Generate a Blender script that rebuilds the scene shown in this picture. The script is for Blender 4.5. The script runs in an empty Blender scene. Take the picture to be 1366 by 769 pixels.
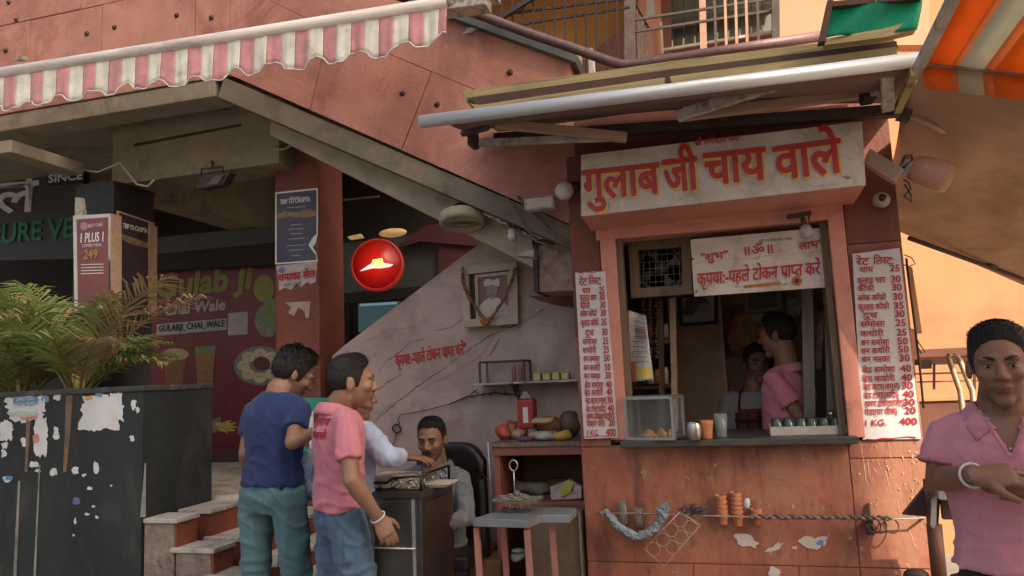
import bpy, bmesh, math, random
import numpy as np
from mathutils import Vector, Matrix, noise
random.seed(7); rng = np.random.default_rng(7)
S = bpy.context.scene
COL = S.collection
R = math.radians

# ---------------- camera, world, sun, exposure ----------------
PW, PH, FPX = 1366.0, 769.0, 980.0
_x = -Vector((-3623.0, -276.0, -980.0)).normalized()   # world X in camera axes (x right, y up, z back)
_z = Vector((-353.0, 8084.0, -980.0)).normalized()     # world Z in camera axes
_z = (_z - _x * _z.dot(_x)).normalized()
_y = _z.cross(_x)
CAMLOC = Vector((0, 0, 1.56))
M3 = Matrix((_x, _y, _z))                               # rows: world axes in camera axes -> camera-to-world
camd = bpy.data.cameras.new('camera'); cam = bpy.data.objects.new('camera', camd); COL.objects.link(cam)
camd.sensor_width = 36.0; camd.lens = FPX / PW * 36.0; camd.clip_start = 0.05; camd.clip_end = 500
cam.matrix_world = Matrix.Translation(CAMLOC) @ M3.to_4x4()
S.camera = cam

SUN_AZ = Vector((0.72, -0.69)).normalized()            # horizontal direction towards the sun
SUN_EL = R(39)
sun_dir = Vector((SUN_AZ.x * math.cos(SUN_EL), SUN_AZ.y * math.cos(SUN_EL), math.sin(SUN_EL)))
wd = bpy.data.worlds.new('World'); S.world = wd; wd.use_nodes = True
nt = wd.node_tree; bg = nt.nodes['Background']
sky = nt.nodes.new('ShaderNodeTexSky'); sky.sky_type = 'NISHITA'; sky.sun_disc = False
sky.sun_elevation = SUN_EL; sky.sun_rotation = math.atan2(SUN_AZ.x, SUN_AZ.y)
sky.dust_density = 8.0; sky.air_density = 1.0; sky.ozone_density = 0.2
nt.links.new(sky.outputs[0], bg.inputs[0]); bg.inputs[1].default_value = 0.15
sl = bpy.data.lights.new('sun', 'SUN'); sl.energy = 5.0; sl.angle = R(0.5); sl.color = (1.0, 0.87, 0.71)
so = bpy.data.objects.new('sun', sl); COL.objects.link(so); so.location = (8, -8, 12)
so.rotation_euler = (-sun_dir).to_track_quat('-Z', 'Y').to_euler()
S.view_settings.view_transform = 'Standard'; S.view_settings.look = 'None'
S.view_settings.gamma = 1.0; S.view_settings.exposure = 0.68
S.render.engine = 'CYCLES'
S.cycles.max_bounces = 8; S.cycles.diffuse_bounces = 5; S.cycles.glossy_bounces = 3
S.cycles.transmission_bounces = 5; S.cycles.transparent_max_bounces = 12
S.cycles.use_denoising = True

def W(x, y, X=None, Y=None, Z=None):
    """photo pixel -> point of the place on the plane X=, Y= or Z="""
    d = M3 @ Vector(((x - PW / 2) / FPX, -(y - PH / 2) / FPX, -1.0))
    if Y is not None: t = (Y - CAMLOC.y) / d.y
    elif X is not None: t = (X - CAMLOC.x) / d.x
    else: t = (Z - CAMLOC.z) / d.z
    return CAMLOC + d * t

# ---------------- materials ----------------
def srgb(h):
    if isinstance(h, str):
        h = [int(h[i:i + 2], 16) / 255 for i in (0, 2, 4)]
        return tuple(((c / 12.92) if c <= 0.04045 else ((c + 0.055) / 1.055) ** 2.4) for c in h)
    return tuple(h)
_mats = {}
def mat(name, col, rough=0.7, metal=0.0, var=0.18, scale=6.0, dirt=None, dirt_amt=0.0, dirt_scale=3.0,
        streak=False, bump=0.15, bscale=60.0, spec=0.5, emit=None, estr=1.0, alpha=None, trans=0.0,
        sheen=0.0, transl=0.0, attr=None, coat=0.0, stretch=None, bdist=0.01, stains=()):
    if name in _mats: return _mats[name]
    m = bpy.data.materials.new(name); m.use_nodes = True; _mats[name] = m
    n = m.node_tree; N = n.nodes; L = n.links
    b = N['Principled BSDF']
    col = srgb(col)
    tc = N.new('ShaderNodeTexCoord')
    src = tc.outputs['Object']
    mp = N.new('ShaderNodeMapping'); L.new(src, mp.inputs[0])
    if streak: mp.inputs['Scale'].default_value = (1, 1, 0.5)
    if stretch: mp.inputs['Scale'].default_value = stretch
    no = N.new('ShaderNodeTexNoise'); no.inputs['Scale'].default_value = scale; no.inputs['Detail'].default_value = 7
    no.inputs['Roughness'].default_value = 0.65
    L.new(mp.outputs[0], no.inputs[0])
    rp = N.new('ShaderNodeMapRange'); rp.inputs[1].default_value = 0.3; rp.inputs[2].default_value = 0.7
    rp.inputs[3].default_value = 1 - var; rp.inputs[4].default_value = 1 + var
    L.new(no.outputs[0], rp.inputs[0])
    mul = N.new('ShaderNodeVectorMath'); mul.operation = 'SCALE'
    if attr:
        at = N.new('ShaderNodeAttribute'); at.attribute_name = attr; L.new(at.outputs['Color'], mul.inputs[0])
    else:
        mul.inputs[0].default_value = col
    L.new(rp.outputs[0], mul.inputs['Scale'])
    out = mul.outputs[0]
    if dirt is not None:
        n2 = N.new('ShaderNodeTexNoise'); n2.inputs['Scale'].default_value = dirt_scale; n2.inputs['Detail'].default_value = 9
        n2.inputs['Roughness'].default_value = 0.72; n2.inputs['Distortion'].default_value = 0.6
        L.new(mp.outputs[0], n2.inputs[0])
        r2 = N.new('ShaderNodeMapRange'); r2.inputs[1].default_value = 0.62 - dirt_amt * 0.3; r2.inputs[2].default_value = 0.74 - dirt_amt * 0.2
        L.new(n2.outputs[0], r2.inputs[0])
        mx = N.new('ShaderNodeMix'); mx.data_type = 'RGBA'
        L.new(r2.outputs[0], mx.inputs[0]); L.new(out, mx.inputs[6]); mx.inputs[7].default_value = (*srgb(dirt), 1)
        out = mx.outputs[2]
    for sc_, lo_, hi_, scl_, str_, am_ in stains:
        m4 = N.new('ShaderNodeMapping'); L.new(src, m4.inputs[0]); m4.inputs['Scale'].default_value = str_; m4.inputs['Location'].default_value = (scl_, lo_ * 9, 0)
        n4 = N.new('ShaderNodeTexNoise'); n4.inputs['Scale'].default_value = scl_; n4.inputs['Detail'].default_value = 10; n4.inputs['Roughness'].default_value = .7; L.new(m4.outputs[0], n4.inputs[0])
        r4 = N.new('ShaderNodeMapRange'); r4.inputs[1].default_value = lo_; r4.inputs[2].default_value = hi_; r4.inputs[4].default_value = am_; L.new(n4.outputs[0], r4.inputs[0])
        mx = N.new('ShaderNodeMix'); mx.data_type = 'RGBA'; L.new(r4.outputs[0], mx.inputs[0]); L.new(out, mx.inputs[6]); mx.inputs[7].default_value = (*srgb(sc_), 1); out = mx.outputs[2]
    L.new(out, b.inputs['Base Color'])
    b.inputs['Roughness'].default_value = rough; b.inputs['Metallic'].default_value = metal
    b.inputs['Specular IOR Level'].default_value = spec
    if coat: b.inputs['Coat Weight'].default_value = coat
    if sheen: b.inputs['Sheen Weight'].default_value = sheen
    if trans: b.inputs['Transmission Weight'].default_value = trans
    if alpha is not None: b.inputs['Alpha'].default_value = alpha
    if emit is not None:
        b.inputs['Emission Color'].default_value = (*srgb(emit), 1); b.inputs['Emission Strength'].default_value = estr
    if bump:
        n3 = N.new('ShaderNodeTexNoise'); n3.inputs['Scale'].default_value = bscale; n3.inputs['Detail'].default_value = 5
        L.new(mp.outputs[0], n3.inputs[0])
        ad = N.new('ShaderNodeMath'); ad.operation = 'ADD'; L.new(n3.outputs[0], ad.inputs[0]); L.new(no.outputs[0], ad.inputs[1])
        bp = N.new('ShaderNodeBump'); bp.inputs['Strength'].default_value = bump; bp.inputs['Distance'].default_value = bdist
        L.new(ad.outputs[0], bp.inputs['Height']); L.new(bp.outputs[0], b.inputs['Normal'])
    if transl:
        tl = N.new('ShaderNodeBsdfTranslucent'); L.new(out, tl.inputs[0])
        ms = N.new('ShaderNodeMixShader'); ms.inputs[0].default_value = transl
        o = N['Material Output']
        L.new(b.outputs[0], ms.inputs[1]); L.new(tl.outputs[0], ms.inputs[2]); L.new(ms.outputs[0], o.inputs[0])
    return m

# ---------------- mesh building ----------------
class MB:
    def __init__(s): s.v = []; s.f = []; s.mi = []; s.smooth = []
    def add(s, vs, fs, mi=0, sm=False):
        o = len(s.v); s.v += [tuple(v) for v in vs]
        for f in fs: s.f.append(tuple(i + o for i in f)); s.mi.append(mi); s.smooth.append(sm)
        return s
    def box(s, a, b, mi=0):
        x0, x1 = sorted((a[0], b[0])); y0, y1 = sorted((a[1], b[1])); z0, z1 = sorted((a[2], b[2]))
        return s.hexa([(x0, y0, z0), (x1, y0, z0), (x1, y1, z0), (x0, y1, z0), (x0, y0, z1), (x1, y0, z1), (x1, y1, z1), (x0, y1, z1)], mi)
    def hexa(s, p, mi=0):
        return s.add(p, [(0, 3, 2, 1), (4, 5, 6, 7), (0, 1, 5, 4), (1, 2, 6, 5), (2, 3, 7, 6), (3, 0, 4, 7)], mi)
    def prism(s, poly, d, mi=0):
        """poly: 3D points in a plane, extruded by vector d"""
        n = len(poly); d = Vector(d)
        vs = [Vector(p) for p in poly] + [Vector(p) + d for p in poly]
        fs = [tuple(range(n)), tuple(range(2 * n - 1, n - 1, -1))] + [(i, i + n, (i + 1) % n + n, (i + 1) % n) for i in range(n)]
        return s.add(vs, fs, mi)
    def bar(s, a, b, w, h=None, up=(0, 0, 1), mi=0):
        a = Vector(a); b = Vector(b); h = h or w
        d = (b - a).normalized(); u = Vector(up)
        r = d.cross(u)
        if r.length < 1e-4: r = d.cross(Vector((1, 0, 0)))
        r.normalize(); u = r.cross(d).normalized()
        r = r * w / 2; u = u * h / 2
        return s.hexa([a - r - u, a + r - u, b + r - u, b - r - u, a - r + u, a + r + u, b + r + u, b - r + u], mi)
    def tube(s, pts, rad, seg=10, cap=True, mi=0, side=None):
        """swept tube; rad: number or list of numbers / (a,b) half widths; side: fixed reference vector for a"""
        pts = [Vector(p) for p in pts]; n = len(pts)
        if not isinstance(rad, (list, tuple)): rad = [rad] * n
        vs = []; ref = None
        for i, p in enumerate(pts):
            d = (pts[min(i + 1, n - 1)] - pts[max(i - 1, 0)])
            if d.length < 1e-9: d = Vector((0, 0, 1))
            d.normalize()
            if side is not None: r = Vector(side) - d * Vector(side).dot(d)
            elif ref is not None: r = ref - d * ref.dot(d)
            else: r = Vector((1, 0, 0)) if abs(d.x) < 0.8 else Vector((0, 1, 0)); r = r - d * r.dot(d)
            r.normalize(); ref = r; u = d.cross(r)
            a, b = rad[i] if isinstance(rad[i], (list, tuple)) else (rad[i], rad[i])
            for k in range(seg):
                t = 2 * math.pi * k / seg
                vs.append(p + r * math.cos(t) * a + u * math.sin(t) * b)
        fs = [(i * seg + k, i * seg + (k + 1) % seg, (i + 1) * seg + (k + 1) % seg, (i + 1) * seg + k) for i in range(n - 1) for k in range(seg)]
        if cap: fs += [tuple(range(seg - 1, -1, -1)), tuple((n - 1) * seg + k for k in range(seg))]
        return s.add(vs, fs, mi, True)
    def lathe(s, c, prof, seg=20, axis=(0, 0, 1), mi=0, sm=True):
        c = Vector(c); q = Vector((0, 0, 1)).rotation_difference(Vector(axis).normalized())
        vs = [c + q @ Vector((r * math.cos(2 * math.pi * k / seg), r * math.sin(2 * math.pi * k / seg), z)) for r, z in prof for k in range(seg)]
        fs = [(i * seg + k, i * seg + (k + 1) % seg, (i + 1) * seg + (k + 1) % seg, (i + 1) * seg + k) for i in range(len(prof) - 1) for k in range(seg)]
        fs += [tuple(range(seg - 1, -1, -1)), tuple((len(prof) - 1) * seg + k for k in range(seg))]
        return s.add(vs, fs, mi, sm)
    def grid(s, fn, nu, nv, mi=0, sm=True, flip=False):
        vs = [fn(i / nu, j / nv) for j in range(nv + 1) for i in range(nu + 1)]
        fs = []
        for j in range(nv):
            for i in range(nu):
                a = j * (nu + 1) + i; q = (a, a + 1, a + nu + 2, a + nu + 1)
                fs.append(q[::-1] if flip else q)
        return s.add(vs, fs, mi, sm)
    def ball(s, c, r, seg=16, mi=0):
        c = Vector(c); r = (r, r, r) if not isinstance(r, (tuple, list)) else r
        n = seg // 2 + 1
        vs = [c + Vector((r[0] * math.sin(math.pi * j / n) * math.cos(2 * math.pi * k / seg), r[1] * math.sin(math.pi * j / n) * math.sin(2 * math.pi * k / seg), r[2] * math.cos(math.pi * j / n))) for j in range(1, n) for k in range(seg)]
        m = n - 1
        fs = [(j * seg + k, (j + 1) * seg + k, (j + 1) * seg + (k + 1) % seg, j * seg + (k + 1) % seg) for j in range(m - 1) for k in range(seg)]
        fs += [tuple(range(seg)), tuple((m - 1) * seg + k for k in range(seg - 1, -1, -1))]
        return s.add(vs, fs, mi, True)
    def mesh(s, name):
        me = bpy.data.meshes.new(name); me.from_pydata(s.v, [], s.f); me.update()
        me.polygons.foreach_set('material_index', s.mi); me.polygons.foreach_set('use_smooth', s.smooth)
        return me
    def build(s, name, m, parent=None, bevel=0, sub=0, shade=None, solid=0, recalc=True):
        me = s.mesh(name)
        if recalc:
            bm = bmesh.new(); bm.from_mesh(me); bmesh.ops.recalc_face_normals(bm, faces=bm.faces[:])
            bm.to_mesh(me); bm.free()
        return link(name, me, m, parent, bevel, sub, solid)

def link(name, me, m, parent=None, bevel=0, sub=0, solid=0):
    o = bpy.data.objects.new(name, me); COL.objects.link(o)
    for k in (m if isinstance(m, (list, tuple)) else [m]): me.materials.append(k)
    if parent is not None:
        o.parent = parent
        p = parent; off = Vector((0, 0, 0))
        while p is not None: off += p.location; p = p.parent
        o.location = -off
    if solid:
        q = o.modifiers.new('s', 'SOLIDIFY'); q.thickness = solid; q.offset = 0
    if bevel:
        q = o.modifiers.new('b', 'BEVEL'); q.width = bevel; q.segments = 2; q.limit_method = 'ANGLE'
        q.harden_normals = False
    if sub:
        q = o.modifiers.new('u', 'SUBSURF'); q.levels = sub; q.render_levels = sub
    return o

def tag(o, label=None, cat=None, group=None, kind=None):
    if label: o['label'] = label
    if cat: o['category'] = cat
    if group: o['group'] = group
    if kind: o['kind'] = kind
    return o
def thing(name, loc, label, cat, group=None):
    o = bpy.data.objects.new(name, None); COL.objects.link(o); o.location = loc; o.empty_display_size = 0.1
    return tag(o, label, cat, group)
def copy_thing(o, loc, label=None, rotz=None):
    c = o.copy(); COL.objects.link(c); c.location = loc
    if rotz is not None: c.rotation_euler.z = rotz
    if label: c['label'] = label
    for ch in [x for x in S.objects if x.parent == o]:
        d = ch.copy(); COL.objects.link(d); d.parent = c
        for g in [x for x in S.objects if x.parent == ch]:
            e = g.copy(); COL.objects.link(e); e.parent = d
    return c
def single(mb, name, m, label, cat, group=None, kind=None, **k):
    return tag(mb.build(name, m, None, **k), label, cat, group, kind)

from mathutils.bvhtree import BVHTree
def drape(o, target, d, lift=.002):
    """press a thin piece onto the surface of target along direction d"""
    bvh = BVHTree.FromPolygons([v.co for v in target.vertices], [p.vertices for p in target.polygons]); d = Vector(d).normalized()
    off = o.matrix_basis.translation
    p = o.parent
    base = Vector((0, 0, 0))
    miss = set()
    for v in o.data.vertices:
        w = v.co.copy(); h = bvh.ray_cast(w - d * .4, d)
        if h[0] is not None and h[1].dot(d) < -.15: v.co = h[0] - d * lift
        else: miss.add(v.index)
    if miss:
        bm = bmesh.new(); bm.from_mesh(o.data); bm.verts.ensure_lookup_table()
        bmesh.ops.delete(bm, geom=[bm.verts[i] for i in miss], context='VERTS'); bm.to_mesh(o.data); bm.free()
    o.data.update(); return o

# ---------------- lettering (default font, Devanagari set by hand) ----------------
_tm = {}
def _glyphs(t):
    if t in _tm: return _tm[t]
    c = bpy.data.curves.new('txt', 'FONT'); c.body = t; c.resolution_u = 3
    o = bpy.data.objects.new('txt', c); COL.objects.link(o)
    me = bpy.data.meshes.new_from_object(o.evaluated_get(bpy.context.evaluated_depsgraph_get()))
    n = len(me.vertices); v = np.zeros(n * 3); me.vertices.foreach_get('co', v); v = v.reshape(-1, 3)[:, :2]
    f = [tuple(p.vertices) for p in me.polygons]
    bpy.data.objects.remove(o); bpy.data.curves.remove(c); bpy.data.meshes.remove(me)
    _tm[t] = (v, f); return _tm[t]
def _clip(v, f, xmax):
    bm = bmesh.new(); vs = [bm.verts.new((a, b, 0)) for a, b in v]
    for q in f:
        try: bm.faces.new([vs[i] for i in q])
        except ValueError: pass
    bmesh.ops.bisect_plane(bm, geom=bm.verts[:] + bm.edges[:] + bm.faces[:], plane_co=(xmax, 0, 0), plane_no=(1, 0, 0), clear_outer=True)
    bm.verts.index_update(); V = np.array([(w.co.x, w.co.y) for w in bm.verts]).reshape(-1, 2); F = [tuple(w.index for w in q.verts) for q in bm.faces]
    bm.free(); return V, F
def text2d(t):
    """flat verts/faces at unit size; «X~» marks a half letter, «^» after a letter a subscript ra"""
    segs = []; cur = ''
    i = 0
    while i < len(t):
        if i + 1 < len(t) and t[i + 1] == '~':
            if cur: segs.append(('t', cur)); cur = ''
            segs.append(('h', t[i])); i += 2
        elif t[i] == '^':
            segs.append(('t', cur)); cur = ''; segs.append(('r', '')); i += 1
        else: cur += t[i]; i += 1
    if cur: segs.append(('t', cur))
    V = []; F = []; x = 0.0
    def put(v, f):
        o = sum(len(a) for a in V); V.append(v); F.extend([tuple(k + o for k in q) for q in f])
    for k, sg in segs:
        if k == 't':
            v, f = _glyphs(sg)
            if len(v) == 0: x += .3 * len(sg); continue
            v = v.copy(); lead = 0.28 * (len(sg) - len(sg.lstrip())); trail = 0.28 * (len(sg) - len(sg.rstrip()))
            if '\u093e' <= sg[0] <= '\u094c' and x > 0: sh = x - .03
            elif '\u0900' <= sg.strip()[0] <= '\u097f' and x > 0: sh = x - v[:, 0].min() + lead - 0.02
            else: sh = x + (0 if x == 0 else -v[:, 0].min() + 0.04 + lead)
            v[:, 0] += sh; put(v, f); x = v[:, 0].max() + trail
        elif k == 'h':
            v, f = _glyphs(sg); w = v[:, 0].max() - v[:, 0].min(); v, f = _clip(v, f, v[:, 0].min() + w * 0.66)
            v = v.copy(); v[:, 0] += x - v[:, 0].min() - (0.02 if x else 0); put(v, f); x = v[:, 0].max()
        else:
            q = np.array([(x - .33, .18), (x - .28, .24), (x - .08, .12), (x - .12, .04)]) - np.array([0.02, -0.02]); q[:, 0] -= .04
            put(q, [(0, 1, 2, 3)])
    if not V: return np.zeros((0, 2)), []
    return np.vstack(V), F
def text(t, o, ux, uy, width=None, height=None, m=None, parent=None, name='lettering', bold=0.0, lift=0.001, slant=0.0, align='l', jitter=0.0, fitbox=None, center=False, thick=0):
    """lay lettering on a plane: o origin, ux/uy unit directions; width = total width or height = letter size"""
    v, f = text2d(t)
    if len(v) == 0: return None
    ux = Vector(ux).normalized(); uy = Vector(uy).normalized(); n = ux.cross(uy).normalized()
    w0 = v[:, 0].max() - v[:, 0].min()
    if fitbox: sx = fitbox[0] / w0; sy = fitbox[1]
    else:
        sx = sy = (width / w0 if width else height)
        if height and width: sy = height
    x = (v[:, 0] - v[:, 0].min()) * sx + v[:, 1] * slant * sy; y = v[:, 1] * sy
    if align == 'c': x -= w0 * sx / 2
    if align == 'r': x -= w0 * sx
    if center: y -= (y.max() + y.min()) / 2
    offs = [(0, 0)]
    if bold:
        offs += [(math.cos(a) * bold, math.sin(a) * bold) for a in np.arange(0, 2 * math.pi, math.pi / 4)]
    mb = MB(); o = Vector(o)
    for k, (dx, dy) in enumerate(offs):
        L = lift + k * 0.00006
        vs = [o + ux * float(a + dx) + uy * float(b + dy) + n * L for a, b in zip(x, y)]
        mb.add(vs, f)
    ob = mb.build(name, m, parent, recalc=False)
    if thick:
        q = ob.modifiers.new('s', 'SOLIDIFY'); q.thickness = thick; q.offset = -1
    return ob
# ---------------- shared materials ----------------
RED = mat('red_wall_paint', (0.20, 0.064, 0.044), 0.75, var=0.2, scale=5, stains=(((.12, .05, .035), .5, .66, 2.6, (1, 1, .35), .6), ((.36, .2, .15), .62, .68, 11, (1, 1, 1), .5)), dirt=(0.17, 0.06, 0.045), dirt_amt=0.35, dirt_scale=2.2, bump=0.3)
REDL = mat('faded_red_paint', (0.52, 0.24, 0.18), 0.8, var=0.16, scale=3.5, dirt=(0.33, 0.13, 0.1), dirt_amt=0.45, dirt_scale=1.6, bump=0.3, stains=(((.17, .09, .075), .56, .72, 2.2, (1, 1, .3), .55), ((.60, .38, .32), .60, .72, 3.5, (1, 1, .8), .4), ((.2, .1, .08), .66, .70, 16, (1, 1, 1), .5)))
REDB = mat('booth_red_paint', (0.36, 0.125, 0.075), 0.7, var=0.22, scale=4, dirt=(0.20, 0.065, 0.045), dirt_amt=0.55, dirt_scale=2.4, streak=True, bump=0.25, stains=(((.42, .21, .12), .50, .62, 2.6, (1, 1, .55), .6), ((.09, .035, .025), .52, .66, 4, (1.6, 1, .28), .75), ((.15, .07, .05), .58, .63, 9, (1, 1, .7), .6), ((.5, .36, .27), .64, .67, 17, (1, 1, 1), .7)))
SEAM = mat('joint_mortar', (0.36, 0.2, 0.16), 0.9, var=0.3)
GAPD = mat('dark_gap_tone', (0.08, 0.035, 0.03), 0.9)
SALM = mat('salmon_frame_paint', (0.60, 0.25, 0.18), 0.5, var=0.1, scale=9, stains=(((.25, .12, .09), .56, .68, 6, (1, 1, .5), .5),), dirt=(0.35, 0.14, 0.1), dirt_amt=0.2, dirt_scale=5)
BEIGE = mat('beige_ceiling_plaster', (0.29, 0.25, 0.18), 0.85, var=0.15, stains=(((.10, .075, .05), .56, .70, 3, (1, 1, 1), .6),), dirt=(0.15, 0.115, 0.075), dirt_amt=0.35, dirt_scale=1.6)
PINKW = mat('pink_marble_wall', (0.45, 0.345, 0.31), 0.55, var=0.13, scale=3, dirt=(0.28, 0.20, 0.175), dirt_amt=0.55, dirt_scale=1.3, stains=(((.20, .15, .12), .56, .70, 4, (1, 1, 1.4), .5), ((.5, .42, .37), .60, .72, 2.2, (1, 1, .6), .5)), bump=0.12)
BLACKW = mat('black_planter_paint', (0.019, 0.024, 0.026), 0.6, var=0.35, scale=4, dirt=(0.05, 0.055, 0.055), dirt_amt=0.3, dirt_scale=3, streak=True)
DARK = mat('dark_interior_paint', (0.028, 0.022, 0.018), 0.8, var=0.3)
DBRN = mat('dark_brown_wall', (0.13, 0.075, 0.045), 0.8, var=0.25)
MARB = mat('worn_marble', (0.50, 0.47, 0.42), 0.45, var=0.2, scale=12, dirt=(0.22, 0.2, 0.17), dirt_amt=0.45, dirt_scale=5)
CEM = mat('raw_cement', (0.27, 0.22, 0.18), 0.9, var=0.3, scale=14, dirt=(0.14, 0.1, 0.08), dirt_amt=0.5, dirt_scale=5, bump=0.5)
ASPH = mat('street_asphalt', (0.22, 0.195, 0.165), 0.95, var=0.2, scale=3, bump=0.3)
STEEL = mat('brushed_steel', (0.55, 0.54, 0.52), 0.3, 1.0, var=0.12, scale=8, dirt=(0.3, 0.28, 0.25), dirt_amt=0.35)
IRON = mat('dark_iron', (0.06, 0.045, 0.04), 0.6, 0.3, var=0.3, dirt=(0.16, 0.07, 0.04), dirt_amt=0.3, dirt_scale=20)
ALU = mat('grey_aluminium', (0.62, 0.63, 0.62), 0.35, 0.6, var=0.12, scale=10, dirt=(0.35, 0.33, 0.3), dirt_amt=0.3, dirt_scale=8)
WHITEP = mat('white_board_paint', (0.55, 0.48, 0.43), 0.55, var=0.12, scale=7, dirt=(0.36, 0.28, 0.23), dirt_amt=0.4, dirt_scale=4, stains=(((.22, .15, .12), .60, .72, 3.5, (1, 1, .5), .5), ((.2, .15, .12), .66, .69, 22, (1, 1, 1), .5)))
LISTW = mat('price_list_white', (0.62, 0.575, 0.565), 0.5, var=0.06, scale=5, dirt=(0.5, 0.42, 0.38), dirt_amt=0.12, dirt_scale=6)
REDT = mat('red_sign_paint', (0.42, 0.02, 0.025), 0.5, var=0.15, scale=30, bump=0.05)
YELT = mat('yellow_outline_paint', (0.62, 0.42, 0.08), 0.5, var=0.15, scale=30, bump=0.05)
WHT = mat('white_print', (0.75, 0.74, 0.72), 0.5, var=0.08)
WOOD = mat('olive_worn_wood', (0.36, 0.29, 0.14), 0.8, var=0.3, scale=9, stretch=(0.25, 2, 6), dirt=(0.12, 0.08, 0.04), dirt_amt=0.35, dirt_scale=6)
WOODL = mat('pale_dusty_wood', (0.40, 0.27, 0.19), 0.8, var=0.2, scale=9, stretch=(0.25, 3, 3))
WOODD = mat('dark_weathered_wood', (0.16, 0.11, 0.07), 0.85, var=0.35, scale=9, stretch=(3, 3, 0.3))
CANV = mat('beige_brown_tarpaulin', (0.43, 0.29, 0.20), 0.85, var=0.14, scale=2.2, dirt=(0.30, 0.20, 0.13), dirt_amt=0.3, dirt_scale=0.9, transl=0.15, stretch=(1, 1, 1), bump=.3)
ORW = mat('sunlit_orange_plaster', (0.45, 0.225, 0.105), 0.85, var=0.07, scale=3, dirt=(0.36, 0.18, 0.09), dirt_amt=0.45, dirt_scale=1.3)
YELW = mat('amber_wall_paint', (0.50, 0.23, 0.06), 0.85, var=0.12, scale=3)
SALW = mat('salmon_upper_wall', (0.60, 0.28, 0.165), 0.85, var=0.08, scale=3)
GLASS = mat('thin_glass', (0.35, 0.38, 0.36), 0.06, var=0.0, bump=0, alpha=0.10, spec=0.4)
TERRA = mat('terracotta_clay', (0.50, 0.19, 0.085), 0.8, var=0.2, scale=30)

FY = 3.8      # booth front
PY = 3.9      # upper parapet wall
UY = 4.5      # wall under the stair

# ---------------- ground ----------------
g = MB().add([(-60, -60, 0), (60, -60, 0), (60, 60, 0), (-60, 60, 0)], [(0, 1, 2, 3)])
tag(g.build('street', ASPH), kind='structure')
g = MB().box((-8, 2.95, -0.1), (1.25, 9, 0.14)); tag(g.build('pavement', CEM), kind='structure')
g = MB().box((-8, 4.75, 0.142), (-2.52, 9, 0.9)); tag(g.build('shop_floor', MARB), kind='structure')

# ---------------- unseen building added across the street (roof and corner cut the sun off this side) ----------------
BX = W(1163, 740, Y=FY).x + (FY + 7) * SUN_AZ.x / -SUN_AZ.y
BXL = -7.5 + (FY + 7) * SUN_AZ.x / -SUN_AZ.y
b = thing('sun_blocking_building', (8, -12, 0), 'unseen plain block added behind the viewer to cut off the sun', 'building')
MB().box((BXL, -15, 0.004), (BX, -7, 18.8)).build('wall', mat('far_block_plaster', (0.42, 0.34, 0.26), 0.9), b)
wm = None
for k in range(6):
    for i in range(2):
        x = BX - 2.2 - i * 3.6; z = 1.4 + k * 2.9
        MB().box((x - .6, -7.02, z), (x + .6, -6.96, z + 1.3)).build('window', DARK, b)

# ---------------- upper red parapet ----------------
def pl(Y, *pts): return [W(x, y, Y=Y) for x, y in pts]
par = thing('stair_parapet', W(400, 100, Y=PY), 'rose red painted stair wall with bolted stone panels above the shops', 'wall')
zb = W(150, 128, Y=PY).z                      # lower edge of the level part
cR = W(308, 104, Y=PY); low2 = W(775, 306, Y=PY)
tp1 = W(596, 26, Y=PY); tp2 = W(800, 100, Y=PY)
XL = -7.0; XB = W(773, 300, Y=PY).x
def xz(x, z, Y=PY): return Vector((x, Y, z))
def clip_panels(parent, outline, cells, Y, gap=0.0028, depth=0.012, m=REDL, name='stone_panel'):
    """cut panel quads out of an outline polygon in the wall plane (convex cells clipped one by one)"""
    def clip(sub, ol):
        out = sub
        n = len(ol)
        for i in range(n):
            a = ol[i]; b2 = ol[(i + 1) % n]; res = []
            for j in range(len(out)):
                p = out[j]; q = out[(j + 1) % len(out)]
                sp = (b2[0] - a[0]) * (p[1] - a[1]) - (b2[1] - a[1]) * (p[0] - a[0])
                sq = (b2[0] - a[0]) * (q[1] - a[1]) - (b2[1] - a[1]) * (q[0] - a[0])
                if sp >= 0: res.append(p)
                if sp * sq < 0:
                    t = sp / (sp - sq); res.append((p[0] + (q[0] - p[0]) * t, p[1] + (q[1] - p[1]) * t))
            out = res
            if len(out) < 3: return []
        return out
    for c in cells:
        cx = sum(p[0] for p in c) / len(c); cz = sum(p[1] for p in c) / len(c)
        sh = [(cx + (p[0] - cx) * (1 - gap / max(abs(p[0] - cx), .05)), cz + (p[1] - cz) * (1 - gap / max(abs(p[1] - cz), .05))) for p in c]
        q = clip(sh, outline)
        if len(q) >= 3:
            dy = random.uniform(-.003, .003)
            MB().prism([(p[0], Y - depth + dy, p[1]) for p in q], (0, depth - dy, 0)).build(name, m, parent, bevel=0.002)
# solid core behind the panels (two convex pieces)
lowz = lambda x: cR.z + (low2.z - cR.z) * (x - cR.x) / (low2.x - cR.x)
topz = lambda x: tp1.z + (tp2.z - tp1.z) * (x - tp1.x) / (tp2.x - tp1.x)
core = MB()
core.prism([xz(XL, zb), xz(cR.x, zb), xz(cR.x, 5.3), xz(XL, 5.3)], (0, .14, 0))
core.prism([xz(cR.x, zb), xz(XB, lowz(XB)), xz(XB, topz(XB)), xz(tp1.x - .25, topz(tp1.x - .25)), xz(cR.x, topz(cR.x))], (0, .14, 0))
zT = W(1000, 84, Y=PY).z
core.prism([xz(XB, 2.25), xz(0.905, 2.25), xz(0.905, zT), xz(XB, zT)], (0, .14, 0))
core.build('wall_core', SEAM, par)
ol1 = [(XL, zb), (cR.x, zb), (cR.x, 5.3), (XL, 5.3)]
s1 = W(0, 38, Y=PY); s2 = W(170, 0, Y=PY)
zj = (s1.z + s2.z) / 2
xs = [XL] + [W(x, y, Y=PY).x for x, y in ((-60, 40), (43, 20), (138, 40), (262, 20))] + [cR.x]
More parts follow.
